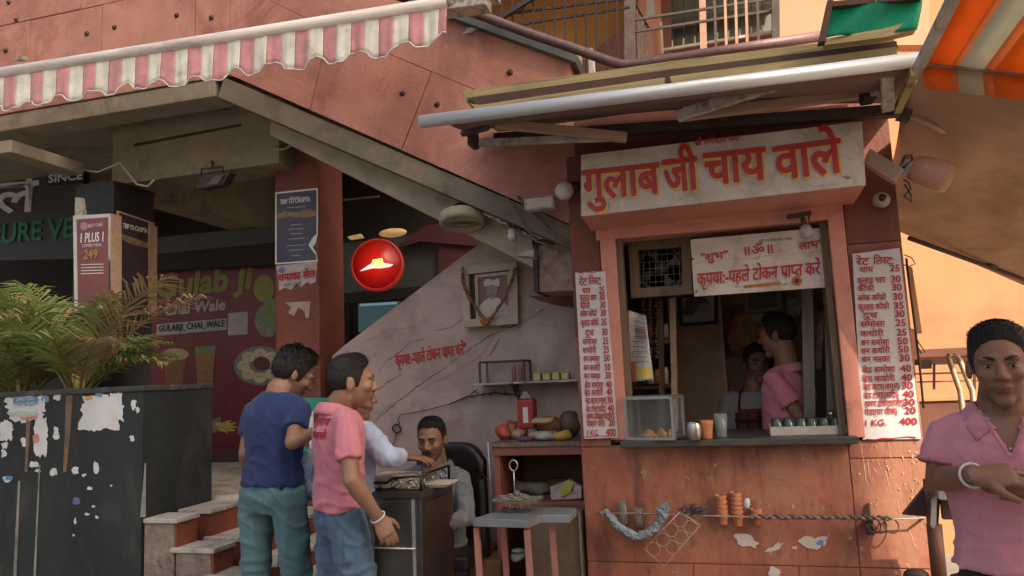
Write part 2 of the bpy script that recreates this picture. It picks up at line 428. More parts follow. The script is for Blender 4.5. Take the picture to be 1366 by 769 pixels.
cells = []
for i in range(len(xs) - 1):
    cells.append([(xs[i], zb - .2), (xs[i + 1], zb - .2), (xs[i + 1], zj), (xs[i], zj)])
xs2 = [XL] + [W(x, y, Y=PY).x for x, y in ((-20, 0), (110, 0), (205, 0))] + [cR.x]
for i in range(len(xs2) - 1):
    cells.append([(xs2[i], zj), (xs2[i + 1], zj), (xs2[i + 1], 5.3), (xs2[i], 5.3)])
clip_panels(par, ol1, cells, PY)
ol2 = [(cR.x, zb), (XB, lowz(XB)), (0.905, 2.30), (0.905, topz(XB) - .02), (XB, topz(XB)), (tp1.x, tp1.z), (tp1.x - .3, 5.3), (cR.x, 5.3)]
ol2 = [(cR.x, zb), (XB, lowz(XB)), (XB, topz(XB)), (cR.x, topz(cR.x))]
# joints that follow the photograph: one steep, one running parallel to the stair
def px2(x, y): w = W(x, y, Y=PY); return (w.x, w.z)
J0 = px2(577, 97); J1 = px2(537, 201); J2 = px2(470, 55); J3 = px2(680, 140); J4 = px2(830, 215)
L0 = (cR.x, zb - .3)
mid0 = px2(300, -28)
cells2 = [
    [L0, px2(415, 150), px2(440, 40), mid0],
    [px2(415, 150), px2(440, 165), J1, J0, px2(440, 40)],
    [J1, px2(560, 235), px2(860, 360), J4, J3, J0],
    [mid0, px2(440, 40), J0, J3, J4, px2(830, 60), px2(560, -30), px2(300, -100)],
]
def ccw(p):
    a = sum(p[i][0] * p[(i + 1) % len(p)][1] - p[(i + 1) % len(p)][0] * p[i][1] for i in range(len(p)))
    return p if a > 0 else p[::-1]
clip_panels(par, ccw(ol2), [ccw(c) for c in cells2], PY)
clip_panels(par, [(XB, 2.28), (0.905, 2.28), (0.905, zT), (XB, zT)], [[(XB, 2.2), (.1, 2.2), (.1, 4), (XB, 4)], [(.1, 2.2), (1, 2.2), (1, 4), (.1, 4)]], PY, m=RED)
for x, y in ((8, 68), (22, 27), (116, 45), (153, 37), (236, 21), (282, 24), (537, 125), (583, 140), (680, 97), (12, 4)):
    c = W(x, y, Y=PY - .014)
    MB().lathe(c, [(.020, 0), (.018, .003), (.009, .006), (.008, .016), (.003, .019)], 10, (0, -1, 0)).build('wall_bolt', IRON, par)
# dark coping along the sloping top, mortar line along the level joint and the foot
MB().bar(xz(tp1.x - .2, topz(tp1.x - .2) + .015, PY + .04), xz(XB + .05, topz(XB + .05) + .015, PY + .04), .24, .035).build('coping', mat('dark_green_coping', (0.07, 0.085, 0.08), 0.6, var=.3), par)

# ---------------- stair beam below the parapet ----------------
st = thing('stair_beam', W(560, 250, Y=4.1), 'beige plastered underside of the outdoor stair sloping down to the tea booth', 'stair')
a0 = W(262, 92, Y=PY); 
f = MB()
f.prism([xz(cR.x - .05, zb - .005), xz(XB, lowz(XB) - .005), xz(XB, lowz(XB) - .13), xz(cR.x - .1, zb - .13)], (0, .16, 0))
f.build('fascia', mat('dark_beige_plaster', (.20, .17, .125), .85, stains=(((.08, .06, .045), .54, .68, 3, (1, 1, 1), .6),)), st, bevel=.004)
f = MB()
f.prism(pl(4.12, (360, 150), (458, 190), (800, 366), (800, 402), (458, 230), (360, 180)), (0, .38, 0))
f.build('soffit_beam', mat('pale_beige_plaster', (.42, .37, .28), .85, stains=(((.14, .11, .08), .54, .68, 3, (1, 1, 1), .55),)), st, bevel=.004)
MB().tube([W(x, y, Y=4.115) for x, y in ((430, 178), (490, 202), (560, 232), (619, 262), (716, 318))], .005, 6).build('cable', IRON, st)

# ---------------- porch ceiling and beams ----------------
zc = zb + 0.02
ceil = thing('porch_ceiling', (-4, 5, zc), 'beige plaster porch ceiling with deep beams above the entrance', 'ceiling')
MB().box((-7.5, PY + .145, zc + .02), (cR.x + .9, 8.5, zc + .2)).build('ceiling_slab', BEIGE, ceil)
zf = W(0, 176, Y=PY).z
MB().box((-7.5, PY - .002, zf), (cR.x - .12, PY + .2, zb - .004)).build('beam', BEIGE, ceil, bevel=.006)
zq = W(205, 240, Y=4.32).z
MB().box((W(150, 200, Y=4.32).x, 4.32, zq), (W(372, 200, Y=4.32).x, 4.62, zc + .015)).build('beam', BEIGE, ceil, bevel=.006)
xa = W(208, 262, Y=4.62).x; zy = W(208, 262, Y=4.62).z
MB().box((xa - .3, 4.625, zy), (xa, 7.4, zc + .012)).build('beam', BEIGE, ceil, bevel=.006)
xb2 = W(112, 241, Y=4.2).x; zb2 = W(112, 241, Y=4.2).z
MB().box((xb2 - .16, 3.62, zb2 + .045), (xb2, 4.199, min(zb2 + .13, zf - .004))).build('beam', BEIGE, ceil, bevel=.006)
MB().prism(pl(4.315, (178, 192), (322, 165), (322, 168), (178, 196)), (0, .01, 0)).build('painted_gap_shade', GAPD, ceil)  # dark strip on the beam face: shade of a gap put into colour

# ---------------- pillars ----------------
P1 = thing('black_pillar', W(150, 500, Y=4.2), 'black painted square pillar behind the palm, carrying the porch', 'pillar')
xk = W(150, 300, Y=4.2).x
MB().box((xk - .34, 4.2, .9), (xk, 4.6, zq - .003)).build('shaft', BLACKW, P1, bevel=.008)
MB().box((xk - .37, 4.17, .14), (xk + .03, 4.63, .9)).build('base', BLACKW, P1, bevel=.008)
P2 = thing('red_pillar', W(400, 500, Y=4.5), 'brick red square pillar with torn posters beside the stair wall', 'pillar')
x0 = W(367, 350, Y=4.5).x; x1 = W(425, 350, Y=4.5).x
MB().box((x0, 4.5, .14), (x1, 4.86, zc)).build('shaft', RED, P2, bevel=.008)
MB().tube([W(x, y, Y=4.31) for x, y in ((367, 195), (372, 200), (381, 199), (388, 194), (402, 192), (418, 188), (432, 182))], .009, 8).build('plaster_rope', BEIGE, P2)
tag(MB().tube([W(x, y, Y=4.19) for x, y in ((108, 226), (130, 230), (150, 222), (160, 218), (170, 230), (182, 246), (197, 249), (206, 240))], .007, 8).build('hanging_cable', mat('pale_cable', (.4, .36, .3))), 'loose pale cable drooping around the head of the black pillar', 'cable')

# ---------------- wall under the stair ----------------
UW = thing('under_stair_wall', W(560, 500, Y=UY), 'cracked pink marble wall filling the space under the stair', 'wall')
xe = W(443, 475, Y=UY).x
MB().prism([Vector((xe, UY, .14))] + pl(UY, (443, 475), (458, 462), (560, 385), (618, 341), (658, 312), (800, 300)) + [Vector((-.6, UY, .14))], (0, .25, 0)).build('marble_slab', PINKW, UW, bevel=.004)
CRK = mat('crack_brown', (.13, .085, .07), .9)  # dark brown of the crack lines
def crack(parent, pts, Y, w=.004, m=CRK, name='crack'):
    mb = MB(); P = [W(x, y, Y=Y - .0015) for x, y in pts]; Q = []
    for a, b3 in zip(P, P[1:]):
        n = max(2, int((b3 - a).length / .03))
        for k in range(n):
            p = a.lerp(b3, k / n); Q.append(p + Vector((0, 0, random.uniform(-.006, .006))))
    Q.append(P[-1])
    vs = []; 
    for k, p in enumerate(Q):
        ww = w * random.uniform(.3, 1.2)
        vs += [p + Vector((0, 0, ww)), p - Vector((0, 0, ww))]
    mb.add(vs, [(2 * k, 2 * k + 1, 2 * k + 3, 2 * k + 2) for k in range(len(Q) - 1)])
    return mb.build(name, m, parent)
STAIN = mat('brown_wall_stain', (0.26, 0.18, 0.155), .8, var=.3)
crack(UW, ((497, 565), (540, 528), (600, 485), (650, 450), (700, 428), (740, 405)), UY, .0035)
crack(UW, ((450, 600), (520, 540), (600, 500), (640, 476), (665, 440), (690, 425)), UY, .002, STAIN)
crack(UW, ((652, 476), (660, 465), (667, 452)), UY, .006)
crack(UW, ((505, 495), (518, 480), (535, 470), (548, 455), (565, 452)), UY, .005, STAIN)
crack(UW, ((505, 520), (520, 508), (535, 500)), UY, .005, STAIN)
crack(UW, ((582, 440), (600, 437), (612, 430), (618, 424)), UY, .006, STAIN)
crack(UW, ((460, 470), (520, 440), (600, 433)), UY, .0015, STAIN)
crack(UW, ((696, 425), (720, 432), (750, 440), (770, 441)), UY, .0015, STAIN)
crack(UW, ((700, 300), (700, 400), (694, 460)), UY, .0012, STAIN)
# wire running on the wall with a small coil
tag(MB().tube([W(x, y, Y=UY - .02) for x, y in ((625, 528), (600, 539), (570, 547), (545, 552), (534, 553), (531, 560), (533, 566))], .0028, 6)
    .tube([W(529, 572, Y=UY - .02) + Vector((.027 * math.cos(t), -.004 * math.sin(3 * t), .027 * math.sin(t))) for t in np.arange(0, 18.9, .35)], .006, 6)
    .tube([W(x, y, Y=UY - .02) for x, y in ((529, 579), (526, 588), (522, 597))], .0028, 6).build('wire', IRON), 'thin dark wire sagging across the pink wall to a small coil', 'wire')
# text on the wall
def wall_text(t, pxa, pxb, Y, hpx, parent, m=REDT, **k):
    a = W(*pxa, Y=Y); b4 = W(*pxb, Y=Y); d = b4 - a
    ux = d.normalized(); uy = Vector((0, -1, 0)).cross(ux) * -1
    uy = Vector((-ux.z, 0, ux.x)) if abs(ux.y) < .3 else Vector((0, 0, 1))
    if uy.z < 0: uy = -uy
    h = (W(pxa[0], pxa[1] - hpx, Y=Y) - a).length
    return text(t, a + Vector((0, -.002, 0)), ux, uy, fitbox=(d.length, h / .62), m=m, parent=parent, **k)
wall_text('कृपया:-पहले टोकन प^ाप~त करें"', (528, 489), (622, 472), UY, 13, UW, bold=.0022, slant=.1)

# ---------------- tea booth ----------------
xl = W(775, 585, Y=FY).x; xr = W(1231, 585, Y=FY).x
wl = W(838, 585, Y=FY).x; wr = W(1131, 583, Y=FY).x
zs = 1.222; zt = W(960, 308, Y=FY).z; ztop = 2.72
booth = thing('tea_booth', ((xl + xr) / 2, FY, 0), 'small red painted tea booth with an open serving window under a painted sign', 'kiosk')
# masonry: base and piers as cladding panels over a core
c = MB()
c.box((xl, FY, .0), (xr, FY + .2, zs - .03)); c.box((xl, FY, zs - .03), (wl - .09, FY + .2, ztop)); c.box((wr + .075, FY, zs - .03), (xr, FY + .2, ztop)); c.box((wl - .09, FY, zt + .09), (wr + .075, FY + .2, ztop))
c.build('masonry', SEAM, booth)
zj1 = W(950, 752, Y=FY).z; xj = W(1136, 650, Y=FY).x
zj2 = W(1180, 611, Y=FY).z
def panel(x0, z0, x1, z1, m=REDB, g=.0025):
    MB().box((x0 + g, FY - .012 + random.uniform(-.002, .002), z0 + g), (x1 - g, FY + .002, z1 - g)).build('wall_panel', m, booth, bevel=.002)
xm1 = xl + .52; xm2 = xl + 1.0
for a, b5 in ((xl, xm1), (xm1, xm2), (xm2, xj)):
    panel(a, .14, b5, zj1)
panel(xl, zj1, xj, zs - .035)
panel(xj, .14, xr, zj1); panel(xj, zj1, xr, zj2); panel(xj, zj2, xr, zs - .02)
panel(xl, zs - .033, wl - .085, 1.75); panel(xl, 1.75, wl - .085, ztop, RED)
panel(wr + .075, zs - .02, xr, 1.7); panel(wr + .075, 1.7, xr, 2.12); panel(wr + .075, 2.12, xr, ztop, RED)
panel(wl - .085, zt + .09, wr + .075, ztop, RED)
# right flank of the booth, room behind
c = MB(); c.box((xr - .12, FY + .2, 0), (xr, 5.4, ztop)); c.box((xl, FY + .2, 0), (xl + .08, 5.4, ztop)); c.box((xl + .08, 5.3, 0), (xr - .12, 5.4, ztop)); c.box((xl, FY + .2, ztop + .002), (xr, 5.4, ztop + .12))
c.build('room_wall', mat('room_brown_plaster', (.24, .15, .09), .85, var=.2), booth)
MB().box((xl + .08, FY + .2, .4), (xr - .12, 5.3, .5)).build('room_floor', CEM, booth)
# window frame and ledge
MB().box((wl - .082, FY - .03, zs), (wl - .0, FY + .1, zt + .06)).build('window_jamb', SALM, booth, bevel=.004)
MB().box((wr + .0, FY - .03, zs - .01), (wr + .072, FY + .1, zt + .09)).build('window_jamb', SALM, booth, bevel=.004)
MB().box((wl - .1, FY - .035, zt + .0), (wr - .0, FY + .1, zt + .085)).box((wl + .3, FY - .05, zt + .04), (wl + .62, FY - .036, zt + .075)).build('window_head', SALM, booth, bevel=.004)
MB().box((wl - .05, FY - .012, zs - .0), (wl + .03, FY + .06, zt)).build('inner_jamb', WOODD, booth, bevel=.003)
MB().box((wr - .035, FY + .0, zs - .0), (wr - .004, FY + .12, zt)).build('inner_jamb', WOODD, booth, bevel=.003)
LEDG = mat('dark_stone_ledge', (0.06, 0.06, 0.055), .4, var=.3)
MB().box((wl - .03, FY - .1, zs - .032), (wr + .03, FY + .5, zs)).build('ledge', LEDG, booth, bevel=.004)
# scraped patches, drips of paint and scratches on the red wall
PLAST = mat('bare_plaster_patch', (0.55, 0.5, 0.45), .9, var=.15)
def blob(parent, cx, cy, rx, ry, Y, m=PLAST, name='bare_patch', n=22, seed=0, ang=0, rough=.45):
    rr = random.Random(seed + int(cx * 7 + cy)); c0 = W(cx, cy, Y=Y); s = (W(cx + 10, cy, Y=Y) - c0).length / 10
    pts = []
    ph = rr.uniform(0, 6)
    for k in range(n):
        t = 2 * math.pi * k / n; q = 1 + rough * noise.noise((math.cos(t) * 1.6 + ph, math.sin(t) * 1.6, seed * .7)) * 1.6 + rr.uniform(-.18, .18) * rough * 2
        u, v = rx * q * math.cos(t), ry * q * math.sin(t)
        u, v = u * math.cos(ang) - v * math.sin(ang), u * math.sin(ang) + v * math.cos(ang)
        pts.append(c0 + Vector((u * s, -.0035, v * s)))
    o = MB().prism(pts, (0, .003, 0)).build(name, m, parent)
    return o
BF = FY - .013
blob(booth, 995, 722, 18, 8, BF, seed=1, ang=-.4); blob(booth, 1033, 731, 11, 3.5, BF, seed=2, ang=.5); blob(booth, 1085, 723, 19, 9, BF, seed=3); blob(booth, 1034, 765, 9, 9, BF, seed=4)
blob(booth, 1094, 724, 5, 4, BF - .001, mat('blue_paper_scrap', (.1, .25, .5)), 'paper_scrap', seed=5)
blob(booth, 1060, 731, 4, 1.5, BF, seed=6); blob(booth, 1058, 676, 1, 3, BF, seed=7)
DRIP = mat('pale_paint_drip', (0.62, 0.42, 0.26), .7, var=.2)
for k, (x, y, l) in enumerate(((1148, 592, 60), (1150, 600, 46), (1157, 616, 28), (1181, 628, 36), (1170, 612, 16), (1196, 668, 20), (1212, 705, 28), (1185, 588, 32), (1222, 590, 10), (1209, 752, 14), (1165, 625, 8))):
    mb = MB(); P = [W(x + (i * .9 if k % 3 else i * 1.6) + random.uniform(-.8, .8), y + l * i / 6, Y=BF) for i in range(7)]
    mb.tube(P, [.0014, .0016, .0012, .0015, .0011, .0013, .0006], 4); mb.build('paint_drip', DRIP, booth)
for k in range(34):
    x = random.uniform(1145, 1226); y = random.uniform(592, 680); blob(booth, x, y, random.uniform(.5, 1.6), random.uniform(.6, 2), BF, DRIP, 'paint_splash', 6, seed=k)
SCUFF = mat('dusty_scuff', (0.38, 0.21, 0.15), .9, var=.3)
for k in range(26):
    x = random.uniform(1020, 1080); y = 632 + (x - 1020) * .35 + random.gauss(0, 4); l = random.uniform(6, 18)
    crack(booth, ((x, y), (x + l, y + l * .3)), BF - .0005, .0012, SCUFF, 'scuff')
for x, y, l in ((842, 650, 26), (822, 690, 14), (905, 640, 40), (980, 660, 30), (1060, 700, 22), (870, 610, 50), (1010, 740, 20)):
    crack(booth, ((x, y), (x + 2, y + l)), BF - .0005, .0015, SEAM, 'scratch')

# ---------------- sunlit wall and things to the right of the booth ----------------
RW = thing('side_building', (2.5, 6.9, 0), 'orange plastered side building catching full sun right of the booth', 'building')
MB().box((.4, 6.8, 0), (9, 7.1, 6.5)).build('wall', ORW, RW)
MB().box((xr + .1, 6.76, 1.575), (9, 6.8, 1.64)).build('dark_band', mat('brown_band_paint', (.13, .05, .03), .8), RW)
MB().box((xr + .1, 6.74, .72), (9, 6.8, 1.22)).build('dark_band', mat('brown_band_paint', (.13, .05, .03), .8), RW)
MB().box((xr + .4, 6.72, 1.22), (9, 6.8, 1.25)).build('ledge_strip', ORW, RW)
# ---------------- upper balcony: grilles, rails, walls ----------------
UB = thing('upper_house', (0, 6, 3), 'upper storey behind the stair with amber, brown and salmon walls', 'building')
YB = 5.6
MB().box((-4, 4.85, 5.25), (1.3, 6.4, 5.4)).build('unseen_shade_slab', BEIGE, UB)  # overhang added out of view to shade the shuttered window
MB().prism(pl(6.2, (560, -60), (830, -60), (880, 5), (860, 30), (775, 95), (760, 140), (560, 140)), (0, .1, 0)).build('amber_wall', YELW, UB)
MB().prism(pl(6.05, (730, 150), (775, 84), (800, 62), (850, 20), (860, -60), (895, -60), (895, 150)), (0, .1, 0)).build('brown_wall', mat('brown_red_wall', (.2, .085, .06)), UB)
MB().prism(pl(6.0, (852, -60), (879, -60), (884, 85), (850, 90)), (0, .12, 0)).build('window_reveal', SALW, UB)
MB().prism(pl(6.0, (862, -30), (870, -40), (874, 20), (862, 24)), (0, -.004, 0)).build('bare_patch', PLAST, UB)
MB().prism(pl(5.7, (1036, -60), (1240, -60), (1240, 60), (1040, 62)), (0, .12, 0)).build('salmon_wall', SALW, UB)
MB().prism(pl(6.1, (850, 70), (1045, 40), (1050, 110), (850, 110)), (0, .1, 0)).build('window_sill_wall', RED, UB)
MB().prism(pl(6.3, (850, -80), (1060, -80), (1060, 90), (850, 90)), (0, .05, 0)).build('shutter', mat('grey_green_shutter', (.17, .18, .14), .6, var=.2, stretch=(1, 1, .15)), UB)
MB().prism(pl(6.2, (878, 30), (1030, 5), (1030, 15), (878, 42)), (0, .05, 0)).build('shutter_rail', mat('grey_green_shutter_dark', (.1, .1, .07)), UB)
# white window guard with short spikes
wg = thing('window_guard', W(960, 60, Y=5.95), 'cream window guard of thin bars with short spikes at its foot', 'window grille')
CREAM = mat('cream_guard_paint', (.6, .55, .38), .6)
Yg = 5.95
MB().bar(W(884, 67, Y=Yg), W(1036, 42, Y=Yg), .02).build('rail', CREAM, wg)
for x in range(897, 1036, 15):
    y = 67 - (x - 884) * 25 / 152
    MB().bar(W(x, y, Y=Yg), W(x, y - 11, Y=Yg), .012).build('spike', CREAM, wg)
    MB().bar(W(x + 1, y - 11, Y=Yg + .01), W(x - 1.5, -40, Y=Yg + .01), .007).build('thin_bar', IRON, wg)
MB().bar(W(884, 72, Y=Yg), W(882, 30, Y=Yg), .018).build('post', CREAM, wg)
# balcony grille in front
gr = thing('balcony_grille', W(940, 60, Y=5.1), 'brown iron balcony grille in front of the shuttered upper window', 'railing')
Yr = 5.1; LITIRON = mat('painted_sunlit_iron', (.36, .2, .13), .6, var=.2)  # paler copy of the iron: sunlight on some bars put into colour
for x, w in ((840, .075), (1034, .05)):
    MB().bar(W(x + 1, 95, Y=Yr), W(x, -60, Y=Yr), w).build('post', IRON, gr)
for y in (8, 24):
    MB().bar(W(845, y + 19, Y=Yr), W(1034, y - 18 + 8, Y=Yr), .016).build('rail', IRON, gr)
MB().bar(W(939, 80, Y=Yr + .02), W(936, -40, Y=Yr + .02), .045).build('post', LITIRON, gr)
for x in (954, 968, 982, 996, 1011):
    MB().bar(W(x + 1.5, 80, Y=Yr), W(x - 2, -40, Y=Yr), .018).build('grille_bar', LITIRON if x in (968, 982, 996) else IRON, gr)
# short return of the grille next to the corner post
for k in range(6):
    t = k / 5
    MB().bar(W(848 + 18 * t, 92 - 10 * t, Y=Yr + .1 + .5 * t), W(846 + 18 * t, 0 + 36 * t, Y=Yr + .1 + .5 * t), .012).build('grille_bar', IRON, gr)
MB().bar(W(846, 2, Y=Yr + .1), W(866, 38, Y=Yr + .6), .014).bar(W(848, 84, Y=Yr + .1), W(866, 76, Y=Yr + .6), .014).build('rail', IRON, gr)
# stair grille
sg = thing('stair_grille', W(720, 60, Y=4.6), 'dark iron grid fence above the red stair wall', 'railing')
Yq = 4.4
for i, x in enumerate(range(656, 832, 14)):
    yb = min(30 + (x - 610) * .36 + 8, 95)
    MB().bar(W(x, yb, Y=Yq), W(x - 1, -40, Y=Yq), .012).build('grille_bar', IRON, sg)
for y0, y1 in ((22, -2), (40, 10)):
    MB().bar(W(650, y0, Y=Yq + .012), W(840, y1, Y=Yq + .012), .014).build('rail', IRON, sg)
MB().bar(W(640, 42, Y=Yq - .03), W(735, -18, Y=Yq - .03), .03).bar(W(626, 46, Y=Yq - .03), W(660, 30, Y=Yq - .03), .02).build('brace', IRON, sg)
# handrail pipe that bends to the level
PIPE = mat('mauve_brown_pipe', (.17, .10, .095), .5, .2, var=.2, scale=20)
tag(MB().tube([W(625, 10, Y=4.2), W(640, 20, Y=4.2), W(700, 43, Y=4.2), W(760, 63, Y=4.2), W(815, 83, Y=4.2), W(832, 87, Y=4.2), W(860, 84, Y=4.2), W(1000, 63, Y=4.2), W(1100, 48, Y=4.2)], .03, 12).build('handrail', PIPE), 'thick brown pipe handrail sloping down then running level above the awning', 'handrail')
# small pieces by the stair end
tag(MB().box(W(770, 100, Y=4.8), W(776, 70, Y=4.9)).box(W(786, 100, Y=4.8), W(793, 72, Y=4.9)).build('railing_stub', PLAST), 'two pale short railing posts at the lower end of the stair', 'post')

# ---------------- left striped awning ----------------
LA = thing('striped_awning', W(300, 70, Y=3.55), 'rolled-up awning with pink and white striped scalloped valance over the left shop', 'awning')
A0 = W(-150, 122, Y=3.55); A1 = W(598, 4, Y=3.55)
def alongA(t): return A0.lerp(A1, t)
MB().tube([A0, A1], .037, 14, side=(0, 1, 0)).build('front_bar', mat('dusty_white_bar', (.78, .72, .68), .5, var=.1, scale=8, dirt=(.4, .36, .33), dirt_amt=.4, dirt_scale=4, stretch=(.15, 1, 1)), LA)
# stripes: each stripe its own strip of cloth, alternately pale green-white and faded pink
PINKC = mat('faded_pink_cloth', (.74, .36, .37), .9, var=.2, scale=9, dirt=(.5, .34, .3), dirt_amt=.25, dirt_scale=6, sheen=.2, transl=.25)
PALEC = mat('pale_green_white_cloth', (.86, .85, .75), .9, var=.16, scale=9, dirt=(.52, .5, .4), dirt_amt=.25, dirt_scale=6, sheen=.2, transl=.25)
HEM = mat('white_hem', (.75, .74, .68), .8)
Lpx = 748.0
# scallop lower edge sampled in photo pixels (offset below the bar, by x)
sc = [(-150, 172), (0, 142), (6, 143), (8, 150), (30, 145), (38, 138), (46, 136), (50, 142), (56, 143), (68, 139), (76, 130), (84, 128), (90, 130), (94, 136), (106, 136), (118, 128), (122, 124), (136, 123), (140, 124), (144, 130), (158, 128), (164, 118), (170, 113), (176, 112), (182, 120), (196, 121), (206, 112), (214, 108), (222, 110), (230, 118), (250, 116), (258, 106), (268, 103), (276, 110), (300, 109), (308, 98), (318, 93), (325, 95), (332, 103), (348, 99), (358, 88), (370, 85), (378, 87), (384, 95), (406, 95), (416, 82), (426, 78), (434, 80), (441, 88), (459, 85), (470, 74), (484, 71), (492, 73), (498, 80), (516, 79), (528, 66), (536, 60), (548, 58), (556, 66), (572, 64), (584, 54), (592, 46), (594, 46)]
def vb(x):
    for (xa_, ya), (xb_, yb) in zip(sc, sc[1:]):
        if xa_ <= x <= xb_: return ya + (yb - ya) * (x - xa_) / (xb_ - xa_)
    return sc[-1][1] if x > 590 else 150
sc[0:1] = [(-150 + i, 168 - i * .18 + (6 if (i // 26) % 2 else -4)) for i in range(0, 149, 13)]
edges = []
x = -150.0; i = 0
widths = 17.5
while x < 598:
    edges.append(x); x += (17.5 if x < 330 else 18.5 if x < 500 else 20)
edges.append(597)
hem = []
for k in range(len(edges) - 1):
    xa_, xb_ = edges[k], edges[k + 1]
    n = 8
    def fn(u, v, xa_=xa_, xb_=xb_):
        xx = xa_ + (xb_ - xa_) * u
        t = (xx + 150) / 748
        ytop = 122 + (4 - 122) * t + 4
        yb = vb(xx)
        p = W(xx, ytop + (yb - ytop) * v, Y=3.55)
        wv = (.005 * math.sin(xx * .19) + .003 * math.sin(xx * .45 + 1)) * (.3 + v)
        p.y += -.012 * v + wv - .01
        return p
    MB().grid(fn, n, 6).build('valance_stripe', PINKC if k % 2 else PALEC, LA, solid=.002)
    for j in range(n + (1 if k == len(edges) - 2 else 0)): hem.append(fn(j / n, 1.0))
MB().tube(hem, .0045, 5).build('hem_cord', HEM, LA)
GALV = mat('weathered_white_metal', (.48, .45, .4), .6, .2, var=.25, dirt=(.2, .15, .11), dirt_amt=.5, dirt_scale=14)
MB().bar(W(590, 12, Y=3.6), W(652, 4, Y=3.6), .11, .07).box(W(640, -16, Y=3.56), W(668, 6, Y=3.7)).build('end_bracket', GALV, LA, bevel=.004)
MB().tube([W(598, 3, Y=3.55), W(606, 1, Y=3.55)], [.036, .02], 12).box(W(600, -8, Y=3.52), W(612, 4, Y=3.58)).build('roller_end', GALV, LA)
MB().bar(W(22, 80, Y=3.7), W(34, 78, Y=3.56), .03, .02).build('end_bracket', GALV, LA)
blob(LA, 628, 40, 10, 3, PY - .03, PLAST, 'mortar_patch', seed=9)

# ---------------- wooden canopy above the booth ----------------
WC = thing('plank_canopy', W(900, 100, Y=3.3), 'two worn olive planks with a dark painted gap between them above the booth awning', 'canopy')
def strip(Y, pts, d, name, m, parent, **k): return MB().prism(pl(Y, *pts), (0, d, 0)).build(name, m, parent, **k)
DW = mat('dark_brown_edge_and_gap', (.075, .04, .028), .8, var=.3)
strip(3.42, ((616, 122), (900, 81), (1190, 45), (1195, 58), (900, 95), (640, 133), (622, 136)), .35, 'plank', WOOD, WC, bevel=.003)
strip(3.40, ((622, 131), (900, 92), (1196, 55), (1198, 64), (900, 104), (640, 141)), .3, 'painted_plank_gap', DW, WC)  # shade of the gap between the planks drawn as a dark strip
strip(3.36, ((626, 138), (640, 140), (888, 103), (888, 111), (890, 115), (642, 152), (636, 148)), .3, 'plank', WOOD, WC, bevel=.003)
strip(3.36, ((893, 102), (1196, 62), (1198, 76), (895, 115)), .3, 'plank', WOOD, WC, bevel=.003)
strip(3.355, ((887, 102), (893, 101), (897, 114), (890, 116)), .05, 'cross_batten', DW, WC)
# ---------------- booth awning (rolled) ----------------
BA = thing('booth_awning', W(900, 130, Y=3.0), 'rolled booth awning with a round aluminium front bar and folded arms', 'awning')
MB().tube([W(561, 163, Y=3.0), W(1230, 79, Y=3.0)], .029, 16).build('front_bar', mat('white_aluminium_bar', (.68, .7, .7), .35, .3, var=.08, stretch=(.1, 1, 1), dirt=(.5, .48, .45), dirt_amt=.3), BA)
GC = mat('dark_mauve_awning_cloth', (.20, .12, .10), .9, var=.15, scale=4, stretch=(.3, 1, 1))
MB().grid(lambda u, v: W(600 + 625 * u, 163 - 78 * u + 4, Y=3.02).lerp(W(640 + 560 * u, 172 - 34 * u - 10 * math.sin(u * 3.1), Y=3.86), v) + Vector((0, 0, -.02 * math.sin(v * 3.14))), 24, 6).build('rolled_cloth', GC, BA, solid=.003)
MB().bar(W(662, 165, Y=3.25), W(836, 184, Y=3.3), .035, .045).build('folding_arm', WOODL, BA, bevel=.004)
MB().bar(W(640, 191, Y=3.38), W(830, 183, Y=3.32), .03, .035).build('folding_arm', GALV, BA, bevel=.004)
MB().bar(W(903, 155, Y=3.2), W(1040, 112, Y=3.15), .03, .05).build('folding_arm', GALV, BA, bevel=.004)
MB().bar(W(906, 156, Y=3.3), W(1144, 126, Y=3.42), .035, .045).build('folding_arm', WOODL, BA, bevel=.004)
MB().bar(W(660, 186, Y=3.5), W(1200, 148, Y=3.5), .05, .05).build('torsion_bar', IRON, BA)
MB().box(W(622, 165, Y=3.4), W(640, 200, Y=3.5)).box(W(618, 170, Y=3.38), W(634, 183, Y=3.46)).tube([W(618, 178, Y=3.38), W(650, 170, Y=3.2)], .02, 8).build('arm_joint', IRON, BA, bevel=.006)
MB().box(W(1150, 110, Y=3.4), W(1164, 140, Y=3.5)).build('arm_joint', IRON, BA, bevel=.006)
MB().bar(W(1183, 92, Y=3.1), W(1184, 145, Y=3.4), .05, .04).bar(W(1160, 124, Y=3.4), W(1186, 118, Y=3.4), .06, .04).build('arm_joint', GALV, BA, bevel=.006)
MB().bar(W(1220, 95, Y=3.0), W(1196, 150, Y=3.5), .03, .03).tube([W(1212, 112, Y=3.15), W(1216, 108, Y=3.12)], .022, 8).build('arm_stay', WOOD, BA)
MB().bar(W(1198, 152, Y=3.55), W(1214, 156, Y=3.55), .05, .05).build('arm_joint', IRON, BA)

